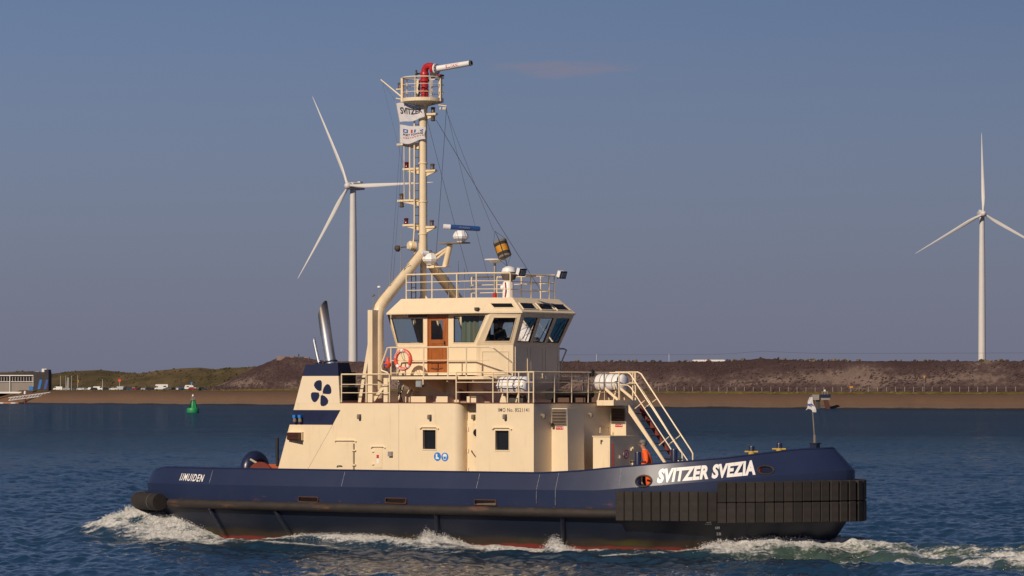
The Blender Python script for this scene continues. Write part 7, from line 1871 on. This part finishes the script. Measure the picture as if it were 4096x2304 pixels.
t, h = pole('sign_pole', 766, 1558, 1531, 'thin pole with a small blue sign by the caravan', 'sign'); m_ = MB(); m_.mm((-.5, -.12, h - .4), (.5, -.06, h + .3)); m_.build('sign_plate', 'signblue', t, 0)
for px, w_, y1, m__, lab, tl in ((160, 9, 1518, 'signblue', 'blue feather banner against the dark building end', 1.2), (185, 9, 1518, 'inkblue', 'dark blue feather banner at the corner of the dark building', 1.2), (270, 11, 1509, 'grey', 'tall grey banner between the flagpoles', 0)):
    p = on_bench(px, -11 if px < 200 else 0); s_ = FPX / p.y; h = W(px, y1, p.y).z - p.z; t = thing('banner', lab, 'banner', p); m_ = MB(); ww = w_ / s_; m_.prism([(-ww / 2 - tl / 2, 0, h * .12), (ww / 2 - tl / 2, 0, h * .12), (ww / 2 + tl / 3, 0, h * .96), (0, 0, h)], (0, .05, 0)); m_.build('cloth', m__, t, 0); m_ = MB(); m_.tube([(-ww / 2 - tl / 2, .03, -.3), (-ww / 2 - tl / 3, .03, h * .5), (0, .03, h)], .04, 6); m_.build('pole', 'grey', t)
p = on_bench(125, -14); t = thing('skip_container', 'blue container beside the grey building', 'container', p); m_ = MB(); m_.prism([(-1.0, -1, 0), (1.0, -1, 0), (1.2, -1, 1.9), (-1.2, -1, 1.9)], (0, 2, 0)); m_.build('bin', 'signblue', t, 0); m_ = MB(); m_.mm((-1.25, -1.1, 1.9), (1.25, 1.1, 2.05)); m_.build('lid', 'inkblue', t, 0)
# jetty: pontoon, pile, gangway, abutment
Yj = shoreY(60) - 12
def jt(px, py): return W(px, py, Yj)
a, b = jt(-160, 1612), jt(78, 1604); t = thing('pontoon', 'low orange and white floating pontoon below the gangway', 'pontoon', ((a.x + b.x) / 2, Yj, 0)); L = b.x - a.x
m_ = MB(); m_.mm((-L / 2, -2, -.4), (L / 2, 2, .7)); m_.build('deck', mat('pontoon_orange', (.42, .17, .07), .7, var=.5, scale=.3), t, 0)
for k in range(5): m_ = MB(); m_.box((-L / 2 + (k + .5) * L / 5, -2.1, .2), (2.4, .2, .6)); m_.build('float', 'white', t, 0)
a = jt(100, 1563); t = thing('mooring_pile', 'red steel mooring pile with a white cap by the gangway', 'pile', (a.x, Yj, 0)); m_ = MB(); m_.lathe([(.55, -2), (.55, a.z - 1.8)], (0, 0, 0), 14); m_.build('shaft', 'darkred', t); m_ = MB(); m_.lathe([(.62, a.z - 1.8), (.62, a.z - .5), (.1, a.z)], (0, 0, 0), 14); m_.build('cap', 'white', t)
a, b = jt(35, 1596), jt(222, 1572); t = thing('gangway', 'long grey truss gangway sloping from the quay down to the pontoon', 'gangway', (a.x, Yj, a.z - .8)); d = b - a; o_ = Vector(t.location)
for s_ in (-1, 1):
    for dz in (0, 1.5): m_ = MB(); m_.tube([a - o_ + Vector((0, s_ * .8, dz - .8)), b - o_ + Vector((0, s_ * .8, dz - .8))], .16, 6); m_.build('chord', 'whiteplastic', t)
for k in range(15):
    f0, f1 = k / 15, (k + 1) / 15
    for s_ in (-1, 1): m_ = MB(); m_.tube([a - o_ + d * f0 + Vector((0, s_ * .8, -.8)), a - o_ + d * f1 + Vector((0, s_ * .8, .7))], .10, 5); m_.build('diagonal', 'whiteplastic', t)
m_ = MB(); m_.prism([a - o_ + Vector((0, -.75, -.8)), b - o_ + Vector((0, -.75, -.8)), b - o_ + Vector((0, -.75, -.6)), a - o_ + Vector((0, -.75, -.6))], (0, 1.5, 0)); m_.build('walkway', 'darkgrey', t, 0)
a, b = jt(222, 1580), jt(312, 1568); t = thing('quay_abutment', 'navy railed abutment with a dark slanting leg at the gangway head', 'abutment', ((a.x + b.x) / 2, Yj + 6, 0)); L = b.x - a.x
m_ = MB(); m_.mm((-L / 2, -2, a.z - .5), (L / 2, 10, b.z)); m_.build('deck', 'navy', t, 0); m_ = MB(); m_.prism([(L / 2 - 1.2, -1.5, a.z - .6), (L / 2 - .2, -1.5, a.z - .6), (-L / 2 + 5.5, -1.5, -.5), (-L / 2 + 4.0, -1.5, -.5)], (0, 2, 0)); m_.build('leg', 'black', t, 0)
m_ = MB(); m_.mm((-L / 2 - .4, -1, -1), (-L / 2 + .4, 1, a.z)); m_.build('pier', 'darkred', t, 0)
# green lateral buoy
Yq = FPX * EYE / (1651 - YH); p = W(772, 1651, Yq); t = thing('navigation_buoy', 'green conical navigation buoy floating off the far beach', 'buoy', (p.x, Yq, 0)); gb = mat('buoy_green', (.012, .23, .075), .5, var=.2, scale=1.5); s_ = FPX / Yq
def bz(py): return EYE + (YH - py) / FPX * Yq
rb = 25 / s_; m_ = MB(); m_.lathe([(rb * .8, -.8), (rb, .0), (rb, bz(1636)), (rb * .92, bz(1632)), (rb * .3, bz(1630))], (0, 0, 0), 24); m_.build('float', gb, t)
m_ = MB(); m_.lathe([(rb * .42, bz(1632)), (rb * .34, bz(1612)), (rb * .20, bz(1602))], (0, 0, 0), 12); m_.build('core', gb, t)
for k in range(4): an = R(45 + 90 * k); m_ = MB(); m_.prism([(rb * .80 * math.cos(an), rb * .80 * math.sin(an), bz(1631)), (rb * .3 * math.cos(an), rb * .3 * math.sin(an), bz(1631)), (rb * .2 * math.cos(an), rb * .2 * math.sin(an), bz(1600)), (rb * .36 * math.cos(an), rb * .36 * math.sin(an), bz(1600))], (.1, .1, 0)); m_.build('fin', gb, t, 0)
m_ = MB(); m_.lathe([(rb * .40, bz(1601)), (rb * .40, bz(1599)), (rb * .1, bz(1599))], (0, 0, 0), 12); m_.build('collar', 'grey', t)
for k in range(4): an = R(90 * k); m_ = MB(); m_.tube([(rb * .36 * math.cos(an), rb * .36 * math.sin(an), bz(1600)), (rb * .16 * math.cos(an), rb * .16 * math.sin(an), bz(1585))], .06, 5); m_.build('cage_bar', 'grey', t)
m_ = MB(); m_.lathe([(.22, bz(1586)), (.3, bz(1584)), (.26, bz(1580)), (.05, bz(1577))], (0, 0, 0), 10); m_.build('lantern', 'white', t)
# dolphin on the right
Yd = shoreY(3290) - 10; o_ = Vector((lx(3290, Yd), Yd, 0)); t = thing('mooring_dolphin', 'grey steel dolphin with a dark fender box standing off the beach', 'dolphin', o_)
def dz(py): return EYE + (YH - py) / FPX * Yd
def dx_(px): return lx(px, Yd) - o_.x
for a, b, ya, yb, y0, nm_, m__ in ((3249, 3276, 1578, 1600, -1, 'platform', wallg), (3283, 3322, 1578, 1590, -1.2, 'fender_box', 'navy'), (3283, 3318, 1590, 1600, -1, 'lower_box', wallg)):
    m_ = MB(); m_.mm((dx_(a), y0, dz(yb)), (dx_(b), 2, dz(ya))); m_.build(nm_, m__, t, 0)
for px, r in ((3254, .35), (3266, .3), (3271, .3), (3277, .3)): m_ = MB(); m_.tube([(dx_(px), 0, -2), (dx_(px), 0, dz(1579))], r, 10); m_.build('pile', 'darkgrey', t)
m_ = MB(); m_.prism([(dx_(3294), -.8, dz(1600)), (dx_(3312), -.8, dz(1600)), (dx_(3322), -.8, -.6), (dx_(3304), -.8, -.6)], (0, 1.4, 0)); m_.build('leg', 'wooddark', t, 0)
m_ = MB(); m_.mm((dx_(3280), -.4, dz(1626)), (dx_(3324), .4, dz(1622))); m_.build('brace', 'darkgrey', t, 0)
for px in (3290, 3300, 3310): m_ = MB(); m_.tube([(dx_(px), .5, dz(1578)), (dx_(px), .5, dz(1566))], .12, 6); m_.build('rail_post', 'grey', t)
m_ = MB(); m_.mm((dx_(3286), .3, dz(1568)), (dx_(3312), .7, dz(1566))); m_.build('rail', 'grey', t, 0); m_ = MB(); m_.box((dx_(3299), .5, dz(1562)), (.6, .6, .6)); m_.build('lantern', 'white', t, 0)
# fence at the foot of the embankment, post by post
o_ = on_bench(3300, -1); t = thing('wire_fence', 'wire fence on thin pale posts along the embankment foot', 'fence', o_); fx = []; px = 2330.0
pm = MB(); pm.box((0, 0, 1.0), (.12, .12, 2.5)); pm = pm.mesh('post', 0); pm.materials.append(mat('galvanised_post', (.36, .33, .31), .6, var=.15))
while px < 4300:
    p = on_bench(px, -1) - o_; put('post', pm, t, Matrix.Translation(p)); fx.append(p + Vector((0, 0, 2.2))); px += lin(px, [2500, 4096], [34, 37.6]) * random.uniform(.97, 1.03)
for dz_ in (0, -.9): m_ = MB(); m_.tube([p + Vector((0, 0, dz_)) for p in fx], .028, 4); m_.build('wire', 'wire', t)
# signs on the far slope
for px, lab, hgt, kind in ((3405, 'yellow rectangular sign board on the embankment fence line', 2.2, 0), (3697, 'slim pole with a yellow marker on the embankment slope', 5.6, 1)):
    p = on_bench(px, -2 if kind == 0 else 1); t = thing('sign_board' if kind == 0 else 'marker_pole', lab, 'sign', p); m_ = MB(); m_.tube([(0, 0, -.3), (0, 0, hgt)], .08, 6); m_.build('pole', 'grey', t)
    m_ = MB(); (m_.mm((-.6, -.12, hgt - .35), (.6, -.06, hgt + .3)) if kind == 0 else m_.mm((-.25, -.12, hgt - .3), (.25, -.05, hgt + .5))); m_.build('board', 'amber', t, 0)
# white shed behind the crest, concrete bunker on the hill, crest fence
Ys = benchY(2830) + 90; a, b = W(2768, 1446, Ys), W(2902, 1436, Ys); t = thing('white_shed', 'long low white shed roof showing over the embankment crest', 'shed', ((a.x + b.x) / 2, Ys, a.z - 2.5)); L = (b.x - a.x) / 2
m_ = MB(); m_.prism([(-L, 0, 0), (L, 0, 0), (L, 0, 2.7), (L - .6, 0, 3.3), (-L + .8, 0, 3.3), (-L, 0, 2.6)], (0, 8, 0)); m_.build('hall', 'white', t, 0); m_ = MB(); m_.mm((-.6, -.15, .3), (.3, -.02, 3.4)); m_.build('door', 'darkred', t, 0); m_ = MB(); m_.mm((-L + .7, -.1, 3.3), (L - .5, 8.1, 3.42)); m_.build('roof', 'grey', t, 0)
Ys = benchY(1170) + 62; a, b = W(1106, 1432, Ys), W(1236, 1424, Ys); t = thing('hilltop_bunker', 'low pinkish concrete works on top of the embankment hill', 'bunker', ((a.x + b.x) / 2, Ys, a.z - 1.2)); L = (b.x - a.x) / 2; cm = mat('pink_concrete', (.24, .17, .155), .9, var=.2, scale=.4)
m_ = MB(); m_.mm((-L, 0, 0), (L * .1, 6, 2.1)); m_.build('block', cm, t, 0); m_ = MB(); m_.mm((L * .12, 1, 0), (L, 6, 1.8)); m_.build('block', cm, t, 0)
for x in (-.5, .05, .4): m_ = MB(); m_.mm((L * x, -.3, .8), (L * x + 2.4, -.02, 1.8)); m_.build('opening', 'darkgrey', t, 0)
m_ = MB(); m_.tube([(L * .35, 2, 1.8), (L * .35, 2, 3.2)], .3, 6); m_.build('vent', 'darkgrey', t)
o_ = W(3000, 1440, benchY(3000) + 75); t = thing('crest_fence', 'faint tall fence running along the embankment crest', 'fence', o_); tops = []
pm2 = MB(); pm2.box((0, 0, 1.2), (.07, .07, 3.4)); pm2 = pm2.mesh('post', 0); pm2.materials.append(M['khaki'])
for px in np.arange(2260, 4200, 62): q = W(px, crest_y(px), benchY(px) + 75) - o_; put('post', pm2, t, Matrix.Translation(q)); tops.append(q + Vector((0, 0, 2.85)))
m_ = MB(); m_.tube(tops, .03, 4); m_.build('wire', 'wire', t)
for px, lab in ((2386, 'pale post on the embankment crest ahead of the wheelhouse'), (2676, 'pale post on the bare embankment crest')): 
    q = W(px, 1446, benchY(px) + 60); t = thing('crest_post', lab, 'post', q); m_ = MB(); m_.tube([(0, 0, -.5), (0, 0, 3.0)], .07, 6); m_.build('shaft', 'whiteplastic', t); m_ = MB(); m_.box((0, 0, 3.0), (.3, .12, .12)); m_.build('head', 'grey', t, 0)
